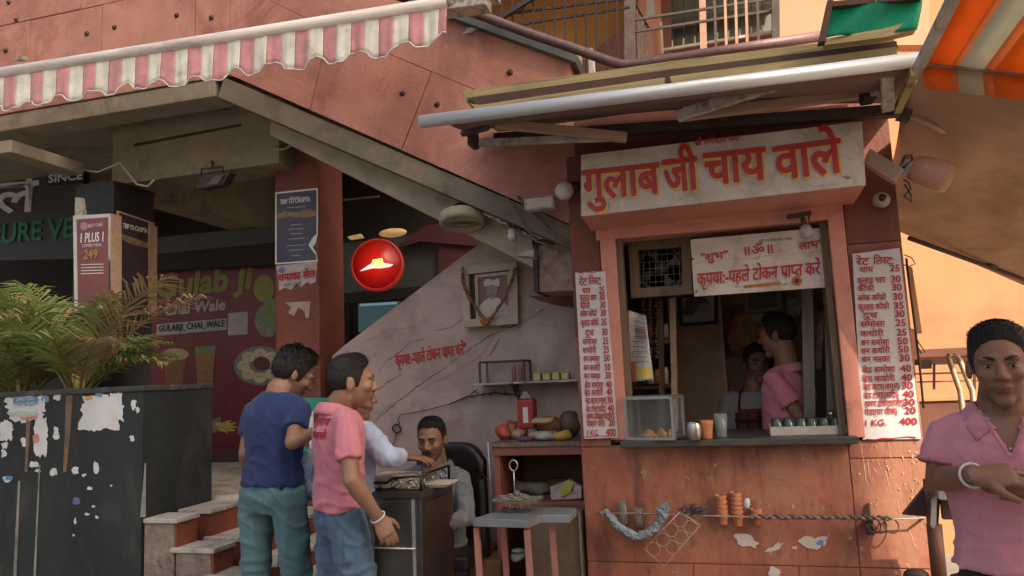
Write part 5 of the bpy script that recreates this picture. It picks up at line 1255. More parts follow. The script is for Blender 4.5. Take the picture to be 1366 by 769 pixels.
def wrinkle(me, amp, sc=(9, 9, 5), seed=0, dirn=None, where=None):
    co = get_co(me); no = get_no(me); d = np.zeros(len(co)); N3 = noise.noise
    for i, p in enumerate(co):
        wx = N3((p[0] * 4 + seed, p[1] * 4, p[2] * 4)) * .12
        a = N3((p[0] * sc[0] + seed, p[1] * sc[1], (p[2] + wx + p[0] * .5) * sc[2] * 2.6)); b = N3((p[0] * sc[0] * 1.7, p[1] * sc[1] * 1.7 + seed, (p[2] * .5 + wx) * sc[2] * .8)); c = N3((p[0] * 26, p[1] * 26 + seed, p[2] * 26))
        d[i] = (.7 - min(abs(a) * 5, 1.5)) * .9 + (.5 - min(abs(b) * 4, 1.2)) * .7 + c * .18
    w = amp if where is None else amp * where(co)
    set_co(me, co + no * (d * w)[:, None])
SKC = {}
def skinmat(name, c):
    return mat(name, c, .48, var=.1, scale=14, bump=.12, bscale=180, attr='col', spec=.4)
HAIR = mat('black_hair', (.012, .010, .009), .5, var=.4, scale=70, stretch=(1, 1, .25), bump=.9, bscale=220)
def cloth(name, c, **k): 
    a = dict(rough=.9, var=.09, scale=11, bump=.3, bscale=300, sheen=.12, bdist=.006, stretch=(1.2, 1.2, .7)); a.update(k); return mat(name, c, **a)
def hand(mb, w, d, n, thumb, curl=(.5, .6, .7, .8), spread=.05, s=1.0, tcurl=.4):
    """w wrist, d finger direction, n palm normal (fingers curl towards it), thumb = +1/-1 side along d x n"""
    w = Vector(w); d = Vector(d).normalized(); n = Vector(n); n = (n - d * n.dot(d)).normalized(); sd = d.cross(n).normalized() * thumb
    L = .088 * s
    mb.tube([w - d * .02, w, w + d * L * .3, w + d * L * .75, w + d * L], [(.024 * s, .018 * s), (.026 * s, .018 * s), (.034 * s, .017 * s), (.041 * s, .015 * s), (.037 * s, .012 * s)], 16, side=sd)
    mb.tube([w + sd * .018 * s + n * .006, w + d * .04 * s + sd * .028 * s + n * .010], [.014 * s, .012 * s], 8)
    for k, (o, ln, r) in enumerate(((.030, .067, .0088), (.010, .075, .0090), (-.011, .070, .0086), (-.030, .055, .0078))):
        p = w + d * (L * (.93 if k < 3 else .85)) + sd * o * s; dd = (d + sd * spread * (1.5 - k)).normalized(); a = curl[k]; pts = [p - d * .012]; pts.append(p.copy())
        for j, fr in enumerate((.44, .32, .24)):
            q = Matrix.Rotation(-a * (1.0 if j else .8), 3, dd.cross(n).normalized() * -1); dd = (q @ dd).normalized(); p = p + dd * ln * fr * s * 1.15; pts.append(p.copy())
        mb.tube(pts, [r * s, r * s, r * .95 * s, r * .88 * s, r * .72 * s], 9)
    p = w + d * .022 * s + sd * .022 * s; dd = (d * .65 + sd * .75 + n * .25).normalized(); pts = [p]
    for j, ln in enumerate((.036, .030, .024)):
        p = p + dd * ln * s; pts.append(p.copy()); dd = (dd + d * tcurl * .8 - sd * tcurl * .4 + n * tcurl * .5).normalized()
    mb.tube(pts, [.0135 * s, .0115 * s, .0105 * s, .008 * s], 9)
def torso_tube(mb, P, r, f, w=1.0, dp=1.0, grow=0.0, bottom=0.0, seg=28, belly=0.0):
    """P: dict pelvis, chest, neck (Vectors)"""
    pel, ch, nk = P['pelvis'], P['chest'], P['neck']
    secs = [(pel - (ch - pel) * bottom, .158, .105), (pel, .162, .112), (pel.lerp(ch, .35), .146, .102 + belly), (pel.lerp(ch, .7), .155, .106 + belly * .6), (ch, .172, .112), (ch.lerp(nk, .35), .176, .106), (ch.lerp(nk, .6), .156, .092), (ch.lerp(nk, .78), .124, .080), (ch.lerp(nk, .92), .088, .070), (nk, .066, .062)]
    mb.tube([s[0] for s in secs], [(s[1] * w + grow, s[2] * dp + grow) for s in secs], seg, side=r)
def person(name, label, J, fwd, right, skin, look, shirt, pants, head_s=.97, vox=.006, w=1.0, dp=1.0, belly=0.0, sleeve=.5, hairstyle='short', face=None, hands=None, long_sleeve=False,
           collar=True, moustache=False, cvox=.008, legs=True, vcut=False, wr=.006, seed=0, shoes=True, hem=.0, headup=(0, 0, 1), collar_mat=None, stubble=.0, hair_th=(.022, .005)):
    t = thing(name, (J['pelvis'].x, J['pelvis'].y, .14), label, 'person')
    r = Vector(right).normalized(); f = Vector(fwd).normalized()
    J = {k: Vector(v) for k, v in J.items()}
    hfun, HM = head_frame(J['head'], look, headup, head_s)
    mb = MB()
    D, rad = head_grid(128, 96, face); hv = ORG + D * rad[:, None]
    mb.add([tuple(p) for p in hfun(hv)], gridfaces(128, 96))
    for s in (-1, 1):
        e = MB(); e.ball((s * .0775, -.010, -.004), (.007, .018, .031), 16)
        ev = np.array(e.v); ev[:, 0] += s * np.clip(-(ev[:, 1] + .004), 0, .03) * .45; mb.add([tuple(p) for p in hfun(ev)], e.f)
    hr = lambda x, y, z: Vector(hfun(np.array([[x, y, z]], float))[0])
    mb.tube([J['neck'] - Vector((0, 0, .05)), J['neck'] + (hr(0, -.03, -.05) - J['neck']) * .4, hr(0, -.022, -.05), hr(0, -.01, 0)], [.072, .062, .058, .052], 20)
    torso_tube(mb, J, r, f, w, dp, -.018 if not vcut else -.004, belly=belly)
    arms = {}
    for s in 'LR':
        sh_, el, wr_ = J['sh' + s], J['el' + s], J['wr' + s]
        q_ = .7 if long_sleeve else 1.0
        mb.tube([sh_.lerp(J['neck'], .35), sh_, sh_.lerp(el, .3), sh_.lerp(el, .7), el], [.034 * q_, .038 * q_, .040 * q_, .038 * q_, .034 * q_], 14).ball(el, .0355 * q_, 14)
        mb.tube([el, el.lerp(wr_, .25), el.lerp(wr_, .6), wr_], [.034 * q_, .038 * q_, .031 * q_, .024], 14)
        if hands and s in hands: hand(mb, wr_, *hands[s][:3], **hands[s][3])
        else: hand(mb, wr_, (wr_ - el), f, 1)
    if legs:
        for s in 'LR':
            hp, kn, an = J['hip' + s], J['kn' + s], J['an' + s]
            mb.tube([hp, hp.lerp(kn, .5), kn, kn.lerp(an, .3), an], [.055, .048, .04, .04, .03], 14)
            mb.tube([an, an + f * .06 - Vector((0, 0, .05)), an + f * .16 - Vector((0, 0, .06))], [(.036, .036), (.04, .03), (.035, .02)], 12)
    me = remeshed(mb, vox, 3, .5, 'body')
    co = get_co(me); inv = np.linalg.inv(HM); L = (co - np.array(J['head'])) @ inv.T
    col = np.tile(np.array(skin), (len(co), 1)); 
    lip = np.exp(-((L[:, 0] / .021) ** 4 + ((L[:, 2] + .058) / .0095) ** 2)) * (L[:, 1] > .07) * (np.abs(L[:, 2]) < .1)
    col = col * (1 - lip[:, None] * .8) + np.array((skin[0] * .6, skin[1] * .38, skin[2] * .4)) * lip[:, None] * .8
    if stubble:
        inh = (np.abs(L[:, 0]) < .09) & (L[:, 2] > -.14) & (L[:, 2] < -.02) & (L[:, 1] > 0)
        sb = inh * np.clip((-.025 - L[:, 2]) / .03 + (np.abs(L[:, 0]) > .045) * .3, 0, 1) * (1 - lip) * stubble; col = col * (1 - sb[:, None]) + np.array((.02, .017, .015)) * sb[:, None]
    sc_ = np.clip((L[:, 2] - .045) / .02, 0, 1) * (L[:, 1] < .07)
    ca = me.color_attributes.new('col', 'FLOAT_COLOR', 'POINT'); arr = np.ones((len(co), 4), np.float32); arr[:, :3] = col; ca.data.foreach_set('color', arr.ravel())
    me.polygons.foreach_set('use_smooth', [True] * len(me.polygons))
    body_ob = link('body', me, skinmat('skin_' + str(round(skin[0] * 100)), skin), t)
    # eyes, brows, moustache
    eyes = MB(); ir = MB(); br = MB(); EYEW = mat('eye_white', (.36, .31, .27), .2, bump=0); EYED = mat('dark_iris', (.012, .007, .004), .1, bump=0)
    def hb_(mbx, c, rr_, seg=12): 
        e = MB(); e.ball(c, rr_, seg); mbx.add([tuple(p) for p in hfun(np.array(e.v))], e.f, 0, True)
    for s in (-1, 1):
        eyes = MB(); ir = MB(); br = MB()
        hb_(eyes, (s * .031, .0812, .0075), (.0115, .0075, .0044)); hb_(ir, (s * .031, .0868, .0072), (.0052, .0024, .0044), 10)
        P = [(s * (.012 + .038 * k / 6), .0955 - .010 * (k / 6) ** 1.6 - .002, .0265 + .007 * math.sin(k / 6 * 2.4)) for k in range(7)]
        P = [tuple(p) for p in hfun(np.array(P))]; br.tube(P, [(.0015, .003), (.003, .0045), (.003, .0048), (.003, .0045), (.003, .004), (.002, .003), (.001, .0015)], 8)
        br.build('eyebrow', HAIR, t); eyes.build('eyeball', EYEW, t); ir.build('iris', EYED, t); br = MB()
        P = [tuple(p) for p in hfun(np.array([(s * (.019 + .024 * k / 4), .0885 - .004 * (k / 4), .0118 + .0022 * math.sin(k / 4 * 3.1)) for k in range(5)]))]; br.tube(P, .0011, 5); br.build('eyelashes', HAIR, t)
    br = MB()
    if moustache:
        for s in (-1, 1):
            P = [tuple(p) for p in hfun(np.array([(s * .001, .103, -.040), (s * .010, .101, -.042), (s * .020, .095, -.047), (s * .028, .087, -.054)]))]
            br.tube(P, [(.003, .005), (.004, .006), (.004, .005), (.001, .002)], 8)
    if moustache: br.build('moustache', HAIR, t)
    # hair
    nu, nv = 140, 110; D2, r2 = head_grid(nu, nv, face); P = ORG + D2 * r2[:, None]
    y = P[:, 1]; z = P[:, 2]; ax = np.abs(P[:, 0])
    line = np.interp(y, [-.11, -.05, -.022, -.02, .012, .026, .05, .07, .10], [-.055, -.055, -.02, .012, -.018, -.016, .055, .068, .072])
    line = line + np.where(y > .045, .017 - np.clip(ax - .02, 0, .05) * .40, 0)
    if hairstyle == 'recede': line = np.interp(y, [-.11, -.05, -.022, -.02, .012, .022, .04, .06, .10], [-.05, -.05, -.02, .012, -.01, .0, .07, .082, .088]) + (ax > .02) * .004
    line = line + np.array([noise.noise((p[0] * 70 + seed, p[1] * 70, 3.1)) * .007 for p in P]); h = z - line
    m = np.clip(h / .034, 0, 1) ** .8; top = np.clip((z - .055) / .04, 0, 1)
    nz = np.array([noise.noise((p[0] * 45 + seed, p[1] * 45, p[2] * 30)) * .6 + noise.noise((p[0] * 130, p[1] * 130 + seed, p[2] * 90)) * .4 for p in P])
    th = hair_th[1] + (hair_th[0] - hair_th[1]) * top * (1 + .35 * np.clip(y / .08, -.3, 1)); th = th * (1 + .22 * nz)
    th = np.where(h > 0, th * m, -.006)
    H = ORG + D2 * (r2 + th)[:, None]
    hm = MB(); hm.add([tuple(p) for p in hfun(H)], gridfaces(nu, nv), 0, True)
    rr_ = random.Random(seed); idx = [i for i in range(len(P)) if h[i] > .004]
    big = hairstyle in ('swept', 'messy'); cnt = 5200 if hairstyle == 'swept' else 2600
    for _ in range(cnt):
        i = rr_.choice(idx); p = H[i]; dn = D2[i]; tp_ = min(1, max(0, (z[i] - .045) / .04))
        if big: fl = V3((.55 * tp_ + rr_.uniform(-.35, .35), (.75 if y[i] > -.02 else .1) * tp_ - .25 * (1 - tp_), -.9 * (1 - tp_) + .15 * tp_)) + dn * (.18 + .20 * tp_ * rr_.random())
        else: fl = V3((rr_.uniform(-.4, .4), .5 * tp_ - .1, -.9 * (1 - tp_))) + dn * .22
        fl /= np.linalg.norm(fl); ln = ((.014 + .022 * tp_) if big else (.007 + .012 * tp_)) * rr_.uniform(.6, 1.3); wd = (.0016 if big else .0010)
        sdv = np.cross(fl, dn); sdv /= np.linalg.norm(sdv) + 1e-9; a = p - dn * .004; mid = a + fl * ln * .55 + dn * .001; tip = a + fl * ln - V3((0, 0, .25 * ln * tp_))
        hm.add([tuple(q) for q in hfun(np.array([a - sdv * wd, a + sdv * wd, mid + sdv * wd * .8, mid - sdv * wd * .8, tip]))], [(0, 1, 2, 3), (3, 2, 4)])
    hm.build('hair', HAIR, t, recalc=False)
    # shirt
    sb_ = MB(); torso_tube(sb_, J, r, f, w, dp, .010, hem, belly=belly)
    for s in 'LR':
        sh_, el, wr_ = J['sh' + s], J['el' + s], J['wr' + s]
        a = sh_.lerp(J['neck'], .42)
        if long_sleeve: sb_.tube([a, sh_, sh_.lerp(el, .35), sh_.lerp(el, .8), el], [.046, .056, .058, .055, .050], 18).ball(el, .053, 18).tube([el, el.lerp(wr_, .5), el.lerp(wr_, .88)], [.050, .047, .040], 18)
        else: 
            e2 = sh_.lerp(el, sleeve); sb_.tube([a, sh_, sh_.lerp(el, sleeve * .5), e2], [.046, .054, .058, .060], 18)
    sm = remeshed(sb_, cvox, 10, .5, 'shirt')
    low = J['pelvis'].z
    wrinkle(sm, wr, seed=seed * 3.7, where=lambda c: .55 + .75 * np.clip((low + .22 - c[:, 2]) / .25, 0, 1))
    if vcut:
        bm = bmesh.new(); bm.from_mesh(sm); nk = J['neck']
        dele = [q for q in bm.faces if (lambda c: (c - nk).dot(f) > .0 and abs((c - nk).dot(r)) < max(0.0, .058 + (c - nk).z * .48) and (c - nk).z > -.135)(q.calc_center_median())]
        bmesh.ops.delete(bm, geom=dele, context='FACES'); bm.to_mesh(sm); bm.free()
    so_ = link('shirt', sm, shirt, t)
    if collar:
        nk = J['neck'] + Vector((0, 0, .0)) - f * .004
        cm = MB(); n_ = 28; gap = .5
        def cf(u, v):
            a = gap + (2 * math.pi - 2 * gap) * u; cx, sx = math.cos(a), math.sin(a)
            fr = (cx + 1) / 2
            R0 = .070 + .032 * v ** 1.0; lo = -.042 * v - .03 * fr * v - .045 * fr ** 2
            if v > .5 and (u < .06 or u > .94): lo -= .012
            return nk + f * (cx * R0 * 1.0) + r * (sx * R0 * 1.02) + Vector((0, 0, .022 + lo + .012 * math.sin(v * 3.14)))
        cm.grid(cf, n_, 5).build('collar', collar_mat or shirt, t, solid=.004)
    # trousers
    if pants is not None:
        pb = MB(); pel = J['pelvis']
        pb.tube([pel + (J['chest'] - pel) * .12, pel, pel - Vector((0, 0, .08)), pel - Vector((0, 0, .14))], [(.148 * w, .104 * dp), (.154 * w, .110 * dp), (.158 * w, .116 * dp), (.12 * w, .09 * dp)], 24, side=r)
        for s in 'LR':
            hp, kn, an = J['hip' + s], J['kn' + s], J['an' + s]
            pb.tube([hp + Vector((0, 0, .02)), hp.lerp(kn, .3), hp.lerp(kn, .75), kn, kn.lerp(an, .4), an + Vector((0, 0, .03))], [.088 * dp, .084, .066, .060, .057, .054], 18)
        pm = remeshed(pb, cvox, 8, .5, 'trousers'); wrinkle(pm, wr * .9, (6, 6, 6), seed + 9)
        tro = link('trousers', pm, pants, t); t_parts[t] = (sm, pm)
        if shoes:
            for s in 'LR':
                an = J['an' + s]; sm_ = MB(); sm_.tube([an + f * -.05 + Vector((0, 0, -.04)), an + Vector((0, 0, -.045)), an + f * .08 + Vector((0, 0, -.06)), an + f * .17 + Vector((0, 0, -.07))], [(.038, .035), (.044, .04), (.046, .034), (.035, .022)], 12); sm_.build('shoe', DARK, t)
    t_parts.setdefault(t, (sm, None)); return t, hfun, J
t_parts = {}
def Jpx(**k): return {n: W(v[0], v[1], Y=v[2]) for n, v in k.items()}
def legs_for(J, f, r, ground=.0, stride=0.0, hipw=.095):
    p = J['pelvis']
    for s, q in (('L', -1), ('R', 1)):
        J['hip' + s] = p + r * hipw * q - Vector((0, 0, .05))
        J['kn' + s] = Vector((p.x, p.y, ground + .50)) + r * hipw * 1.1 * q + f * (.04 + stride * q * .5)
        J['an' + s] = Vector((p.x, p.y, ground + .09)) + r * hipw * 1.15 * q + f * (-.02 + stride * q)
PINKP = cloth('pink_polo_cloth', (.62, .22, .27)); PINKD = cloth('mauve_pink_polo_cloth', (.68, .29, .33))
SK1 = (.28, .145, .088); SK2 = (.33, .18, .115); SK3 = (.25, .12, .07)

# 1 man in pink polo facing us on the right
Ym = 2.45
f1 = Vector((-.22, -1, 0)).normalized(); r1 = f1.cross(Vector((0, 0, 1))).normalized()
hc = W(1334, 491, Y=Ym); nk = W(1336, 545, Y=Ym + .045)
J = dict(head=hc, neck=nk + Vector((0, 0, -.0)), chest=nk + Vector((0, .0, -.19)), pelvis=nk + Vector((0, 0, -.455)))
J['shR'] = nk + r1 * .152 + Vector((0, 0, -.078)); J['shL'] = nk - r1 * .152 + Vector((0, 0, -.078))
J['elR'] = W(1251, 640, Y=Ym + .06); J['elL'] = W(1436, 640, Y=Ym + .0)
J['wrR'] = W(1301, 634, Y=Ym - .17); J['wrL'] = W(1386, 640, Y=Ym - .13)
legs_for(J, f1, r1)
m1 = person('person', 'man in mauve pink polo shirt with clasped hands and white bracelet at the right edge', J, f1, r1, SK1, (-.30, -1, -.02), PINKD, cloth('black_trousers', (.012, .012, .014)), vox=.004, cvox=.007, vcut=True, sleeve=.62, seed=3, face={'jaw': 1.0}, wr=.004, hem=-.02,
            hands={'R': ((.88, -.10, .02), (0.15, .6, -.75), -1, dict(curl=(.30, .40, .50, .60), s=1.0, tcurl=.5, spread=.12)), 'L': ((-.95, .05, -.10), (.0, .85, .3), 1, dict(curl=(.55, .6, .7, .8), s=.98, tcurl=.6))}, stubble=.25, hair_th=(.024, .006), w=1.02)
t1_, hf1, J1 = m1
MB().tube([J['wrR'] + (J['elR'] - J['wrR']) * .1 + Matrix.Rotation(a, 3, (J['wrR'] - J['elR']).normalized()) @ Vector((0, 0, .032)) for a in np.linspace(0, 2 * math.pi, 25)], .004, 7).build('bracelet', mat('white_metal_bracelet', (.7, .7, .68), .3), t1_)
MB().tube([nk + f1 * (.062 - .0 * abs(k)) + r1 * (k * .016) + Vector((0, 0, -.10 + .010 * k * k)) + f1 * (.028 - .002 * k * k) for k in (-3, -2, -1, 0, 1, 2, 3)], .0012, 5).ball(nk + f1 * .096 + Vector((0, 0, -.108)), .006, 8).build('necklace', ALU, t1_)
# placket and round badge
for k in range(2): MB().ball(nk + f1 * .122 + Vector((0, 0, -.155 - k * .035)) + r1 * .004, (.006, .003, .006), 8).build('button', PINKP, t1_)
def torso_front(J_, f_, r_, u, v, off=.0):
    """point on the chest: u metres to the wearer's right, v metres below the neck"""
    return J_['neck'] + r_ * u + Vector((0, 0, -v)) + f_ * (math.sqrt(max(0, 1 - (u / .2) ** 2)) * .128 + off)
bc_ = torso_front(J, f1, r1, -.085, .155, .006)
MB().tube([bc_ + Matrix.Rotation(.32, 3, 'Z') @ (r1 * .040 * math.cos(a)) + Vector((0, 0, .040 * math.sin(a))) for a in np.linspace(0, 6.283, 33)], .0012, 5).build('badge_ring', REDT, t1_)
drape(t1_.children[-1] if False else [c for c in S.objects if c.parent == t1_ and c.name.startswith('badge_ring')][0], t_parts[t1_][0], -f1, .001)
ux_ = -(Matrix.Rotation(.32, 3, 'Z') @ r1)
tA = text('गुलाब जी', bc_ + f1 * .003 + Vector((0, 0, .008)) - ux_ * .03, ux_, (0, 0, 1), fitbox=(.06, .022), m=REDT, parent=t1_, bold=.0008); tB = text('चाय वाले', bc_ + f1 * .003 + Vector((0, 0, -.018)) - ux_ * .027, ux_, (0, 0, 1), fitbox=(.054, .02), m=REDT, parent=t1_, bold=.0008)

for q_ in (tA, tB): drape(q_, t_parts[t1_][0], -f1, .0015)
def flap(J_, f_, r_, s, t_, m_, sm_):
    mb = MB(); nk_ = J_['neck']
    a0 = nk_ + r_ * s * .070 + f_ * .0 + Vector((0, 0, .022)); a1 = nk_ + r_ * s * .024 + f_ * .085 + Vector((0, 0, -.052))
    b0 = nk_ + r_ * s * .108 + f_ * .015 + Vector((0, 0, -.018)); b1 = nk_ + r_ * s * .078 + f_ * .098 + Vector((0, 0, -.086))
    c0 = (a0 + a1) / 2 + (f_ * .5 + r_ * s * .3) * .03; c1 = (b0 + b1) / 2 + (f_ * .5 + r_ * s * .3) * .035
    def q(u, v):
        A_ = a0 * (1 - u) ** 2 + c0 * 2 * u * (1 - u) + a1 * u * u; B_ = b0 * (1 - u) ** 2 + c1 * 2 * u * (1 - u) + b1 * u * u
        return A_.lerp(B_, v) + Vector((0, 0, .006 * math.sin(v * 3.1)))
    mb.grid(q, 12, 5); return mb.build('collar_flap', m_, t_, solid=.004)
body1 = [c for c in S.objects if c.parent == t1_ and c.name.startswith('body')][0].data
COLM = cloth('mauve_collar_rib', (.60, .24, .28))
for s_ in (-1, 1):
    rb = MB(); rb.grid(lambda u, v: J['neck'] + r1 * s_ * ((.062 - .062 * u) + .010 * (v - .3)) + f1 * .16 + Vector((0, 0, .008 - .136 * u)), 16, 2)
    cmb = MB(); 
    for sm_src in (t_parts[t1_][0], body1): cmb.add([tuple(v.co) for v in sm_src.vertices], [tuple(p.vertices) for p in sm_src.polygons])
    tmpm = cmb.mesh('tmp'); drape(rb.build('placket', COLM, t1_), tmpm, -f1, .004); bpy.data.meshes.remove(tmpm)
for s_ in (-1, 1): flap(J, f1, r1, s_, t1_, COLM, t_parts[t1_][0])
for s_ in 'LR':
    c_ = J['sh' + s_].lerp(J['el' + s_], .62); d_ = (J['el' + s_] - J['sh' + s_]).normalized(); o_ = d_.orthogonal().normalized()
    MB().tube([c_ + (Matrix.Rotation(a, 3, d_) @ o_) * .0605 for a in np.linspace(0, 6.283, 33)], [(.003, .009)] * 33, 6).build('sleeve_cuff', COLM, t1_)
# 2 man in pink polo walking away past the counter
Yp = 2.9
f2 = Vector((.76, .65, 0)).normalized(); r2_ = f2.cross(Vector((0, 0, 1))).normalized()
hc = W(470, 512, Y=Yp); nk = W(452, 543, Y=Yp - .0)
pel = W(453, 668, Y=Yp); 
J = dict(head=hc, neck=nk, chest=nk.lerp(pel, .37), pelvis=pel)
J['shR'] = W(461, 563, Y=Yp - .13); J['shL'] = nk - r2_ * .150 + Vector((0, 0, -.06))
J['elR'] = W(469, 641, Y=Yp - .20); J['wrR'] = W(504, 690, Y=Yp - .10)
J['elL'] = J['shL'] - r2_ * .03 + Vector((0, 0, -.28)); J['wrL'] = J['elL'] + f2 * .03 - Vector((0, 0, .22))
legs_for(J, f2, r2_, stride=.14)
JEAN = cloth('blue_jeans', (.085, .15, .24), var=.3, scale=7, dirt=(.16, .23, .31), dirt_amt=.3, dirt_scale=7)
t2_, _, _ = person('person', 'man in bright pink polo and blue jeans walking with his arm hanging by the counter', J, f2, r2_, SK2, (.80, .42, -.02), PINKP, JEAN, vox=.005, sleeve=.68, seed=5, wr=.008, hem=.14,
           hands={'R': ((.42, .1, -.85), (-.5, .6, -.1), 1, dict(curl=(.42, .5, .58, .68), s=.96, spread=.02, tcurl=.6))}, stubble=.25, hair_th=(.016, .002), w=.88, dp=.92)
MB().tube([J['wrR'] + Matrix.Rotation(a, 3, (J['wrR'] - J['elR']).normalized()) @ Vector((0, -.0, .0)) + (Matrix.Rotation(a, 3, (J['wrR'] - J['elR']).normalized()) @ (J['wrR'] - J['elR']).orthogonal().normalized()) * .031 for a in np.linspace(0, 2 * math.pi, 25)], .0035, 7).build('bracelet', mat('white_metal_bracelet', (.7, .7, .68), .3), t2_)
# red print on the back, back pocket with label
bk = J['chest'] - f2 * .1285; uxb = r2_
for w_, dz in (('गुलाब', .075), ('चाय वाले', .02)):
    drape(text(w_, bk - r2_ * .015 + Vector((0, 0, dz)), r2_, (0, 0, 1), fitbox=(.13, .045), m=REDT, parent=t2_, bold=.0015), t_parts[t2_][0], f2, .0025)
nb_ = (r2_ - f2).normalized(); tb_ = (r2_ + f2).normalized()
pk = J['pelvis'] + nb_ * .25 + tb_ * .045 + Vector((0, 0, -.135))
def patch(pts, name, m, lift, n=8):
    mb = MB(); q = [pk + tb_ * a_ + Vector((0, 0, b_)) for a_, b_ in pts]
    mb.grid(lambda u, v: q[0].lerp(q[1], u).lerp(q[3].lerp(q[2], u), v), n, n); return drape(mb.build(name, m, t2_), t_parts[t2_][1], -nb_, lift)
patch(((-.075, .03), (.055, .04), (.05, -.10), (-.06, -.10)), 'back_pocket', cloth('jeans_pocket', (.10, .165, .25), var=.2), .003)

# 3 man in navy t-shirt and teal trousers
Yb_ = 3.12
f3 = Vector((.18, .98, 0)).normalized(); r3 = f3.cross(Vector((0, 0, 1))).normalized()
hc = W(391, 502, Y=Yb_ + .08); nk = W(371, 523, Y=Yb_ + .02); pel = W(363, 642, Y=Yb_)
J = dict(head=hc, neck=nk, chest=nk.lerp(pel, .38), pelvis=pel)
J['shR'] = nk + r3 * .140 + Vector((0, 0, -.09)); J['shL'] = nk - r3 * .150 + Vector((0, 0, -.085))
J['elR'] = W(390, 590, Y=Yb_ - .12); J['wrR'] = W(420, 576, Y=Yb_ - .02)
J['elL'] = W(328, 605, Y=Yb_ + .0); J['wrL'] = W(334, 640, Y=Yb_ + .2)
legs_for(J, f3, r3, stride=.08)
TEAL = cloth('teal_grey_trousers', (.10, .20, .225))
t3_, hf3, _ = person('person', 'man in navy T-shirt and teal trousers with glasses, looking down by the steps', J, f3, r3, SK2, (.62, .62, -.42), cloth('navy_cotton', (.018, .038, .13)), TEAL, vox=.006, collar=False, sleeve=.62, seed=8, wr=.006, hem=.10, hairstyle='messy', hair_th=(.030, .016), stubble=.5, w=.93,
           hands={'R': ((.9, .5, .0), (0, .3, -1), 1, dict(curl=(.5, .5, .6, .6)))})
gm = MB()
for s in (-1, 1):
    gm.tube([tuple(hf3(np.array([[s * .033 + .024 * math.cos(a), .100, .006 + .018 * math.sin(a)]]))[0]) for a in np.linspace(0, 6.283, 17)], .0014, 5)
    gm.tube([tuple(hf3(np.array([p]))[0]) for p in ((s * .057, .098, .010), (s * .079, .01, .012))], .0014, 5)
gm.build('glasses', IRON, t3_)
MB().prism(pl(Yb_ + .12, (424, 574), (437, 570), (438, 576), (425, 580)), (0, .02, 0)).build('phone', DARK, t3_)

# 4 customer in light blue shirt, mostly hidden
Yc_ = 3.2
f4 = Vector((.72, .62, 0)).normalized(); r4 = f4.cross(Vector((0, 0, 1))).normalized()
hc = W(473, 528, Y=Yc_); nk = W(470, 566, Y=Yc_); pel = W(465, 672, Y=Yc_)
J = dict(head=hc, neck=nk, chest=nk.lerp(pel, .38), pelvis=pel)
J['shR'] = nk + r4 * .15 + f4 * .03 + Vector((0, 0, -.05)); J['shL'] = nk - r4 * .17 + Vector((0, 0, -.06))
J['shR'] = W(487, 576, Y=Yc_ - .04); J['elR'] = W(517, 610, Y=Yc_ - .12); J['wrR'] = W(538, 610, Y=Yc_ + .12)
J['elL'] = W(399, 628, Y=Yc_ + .0); J['wrL'] = W(424, 668, Y=Yc_ + .05)
legs_for(J, f4, r4)
BLU = cloth('pale_blue_shirt_cloth', (.47, .56, .74))
person('person', 'man in pale blue long-sleeved shirt reaching over the cash counter, half hidden', J, f4, r4, SK3, (.85, .35, -.1), BLU, cloth('charcoal_trousers', (.03, .032, .036)), vox=.006, long_sleeve=True, seed=12, wr=.008, hem=.12, w=.95,
       hands={'R': ((.9, .3, -.1), (0, .1, -1), 1, dict(curl=(.25, .25, .3, .3), spread=.15))})

# 5 cashier sitting behind the counter
Yd = 3.85
f5 = Vector((-.25, -.95, 0)).normalized(); r5 = f5.cross(Vector((0, 0, 1))).normalized()
hc = W(576, 588, Y=Yd - .04); nk = W(581, 619, Y=Yd); pel = nk + Vector((0, .02, -.50))
J = dict(head=hc, neck=nk, chest=nk + Vector((0, 0, -.19)), pelvis=pel)
J['shR'] = nk + r5 * .165 + Vector((0, 0, -.075)); J['shL'] = nk - r5 * .165 + Vector((0, 0, -.075))
J['elR'] = W(527, 655, Y=Yd - .10); J['wrR'] = W(545, 650, Y=Yd - .30); J['elL'] = W(622, 690, Y=Yd - .1); J['wrL'] = W(596, 700, Y=Yd - .3)
for s, q in (('L', -1), ('R', 1)):
    J['hip' + s] = pel + r5 * .1 * q; J['kn' + s] = pel + r5 * .12 * q + f5 * .10 + Vector((0, 0, -.02)); J['an' + s] = pel + r5 * .12 * q + f5 * .08 + Vector((0, 0, -.4))
CHK = cloth('grey_check_shirt_cloth', (.17, .175, .185), var=.12)
person('person', 'moustached cashier in grey shirt sitting behind the steel counter', J, f5, r5, (.28, .155, .10), (.05, -1, -.16), CHK, cloth('charcoal_trousers', (.03, .032, .036)), vox=.005, long_sleeve=True, seed=17, wr=.007, moustache=True, hairstyle='recede', stubble=.45, hair_th=(.016, .006), shoes=False, vcut=True, w=1.05, belly=.01)
chs = thing('office_chair', (nk.x + .05, Yd + .2, .14), 'black high-backed chair behind the cashier', 'chair')
cbk = W(608, 640, Y=Yd + .22)
MB().grid(lambda u, v: Vector((cbk.x - .20 + .40 * u, Yd + .17 + .06 * (2 * u - 1) ** 2 * -1 + .02, W(600, 590, Y=Yd + .2).z - .62 + .62 * v)) + Vector((0, 0, -.10 * (abs(2 * u - 1)) ** 3.5 * (v > .8))), 16, 12).build('backrest', mat('black_vinyl', (.015, .014, .014), .4), chs, solid=.05)
MB().box((cbk.x - .25, Yd - .25, .6), (cbk.x + .22, Yd + .15, .68)).build('seat', mat('black_vinyl', (.015, .014, .014), .4), chs, bevel=.02)
MB().tube([(cbk.x + .2, Yd + .2, .62), (cbk.x + .215, Yd + .2, .9), (cbk.x + .21, Yd + .2, 1.2)], .008, 8).build('side_tube', ALU, chs)
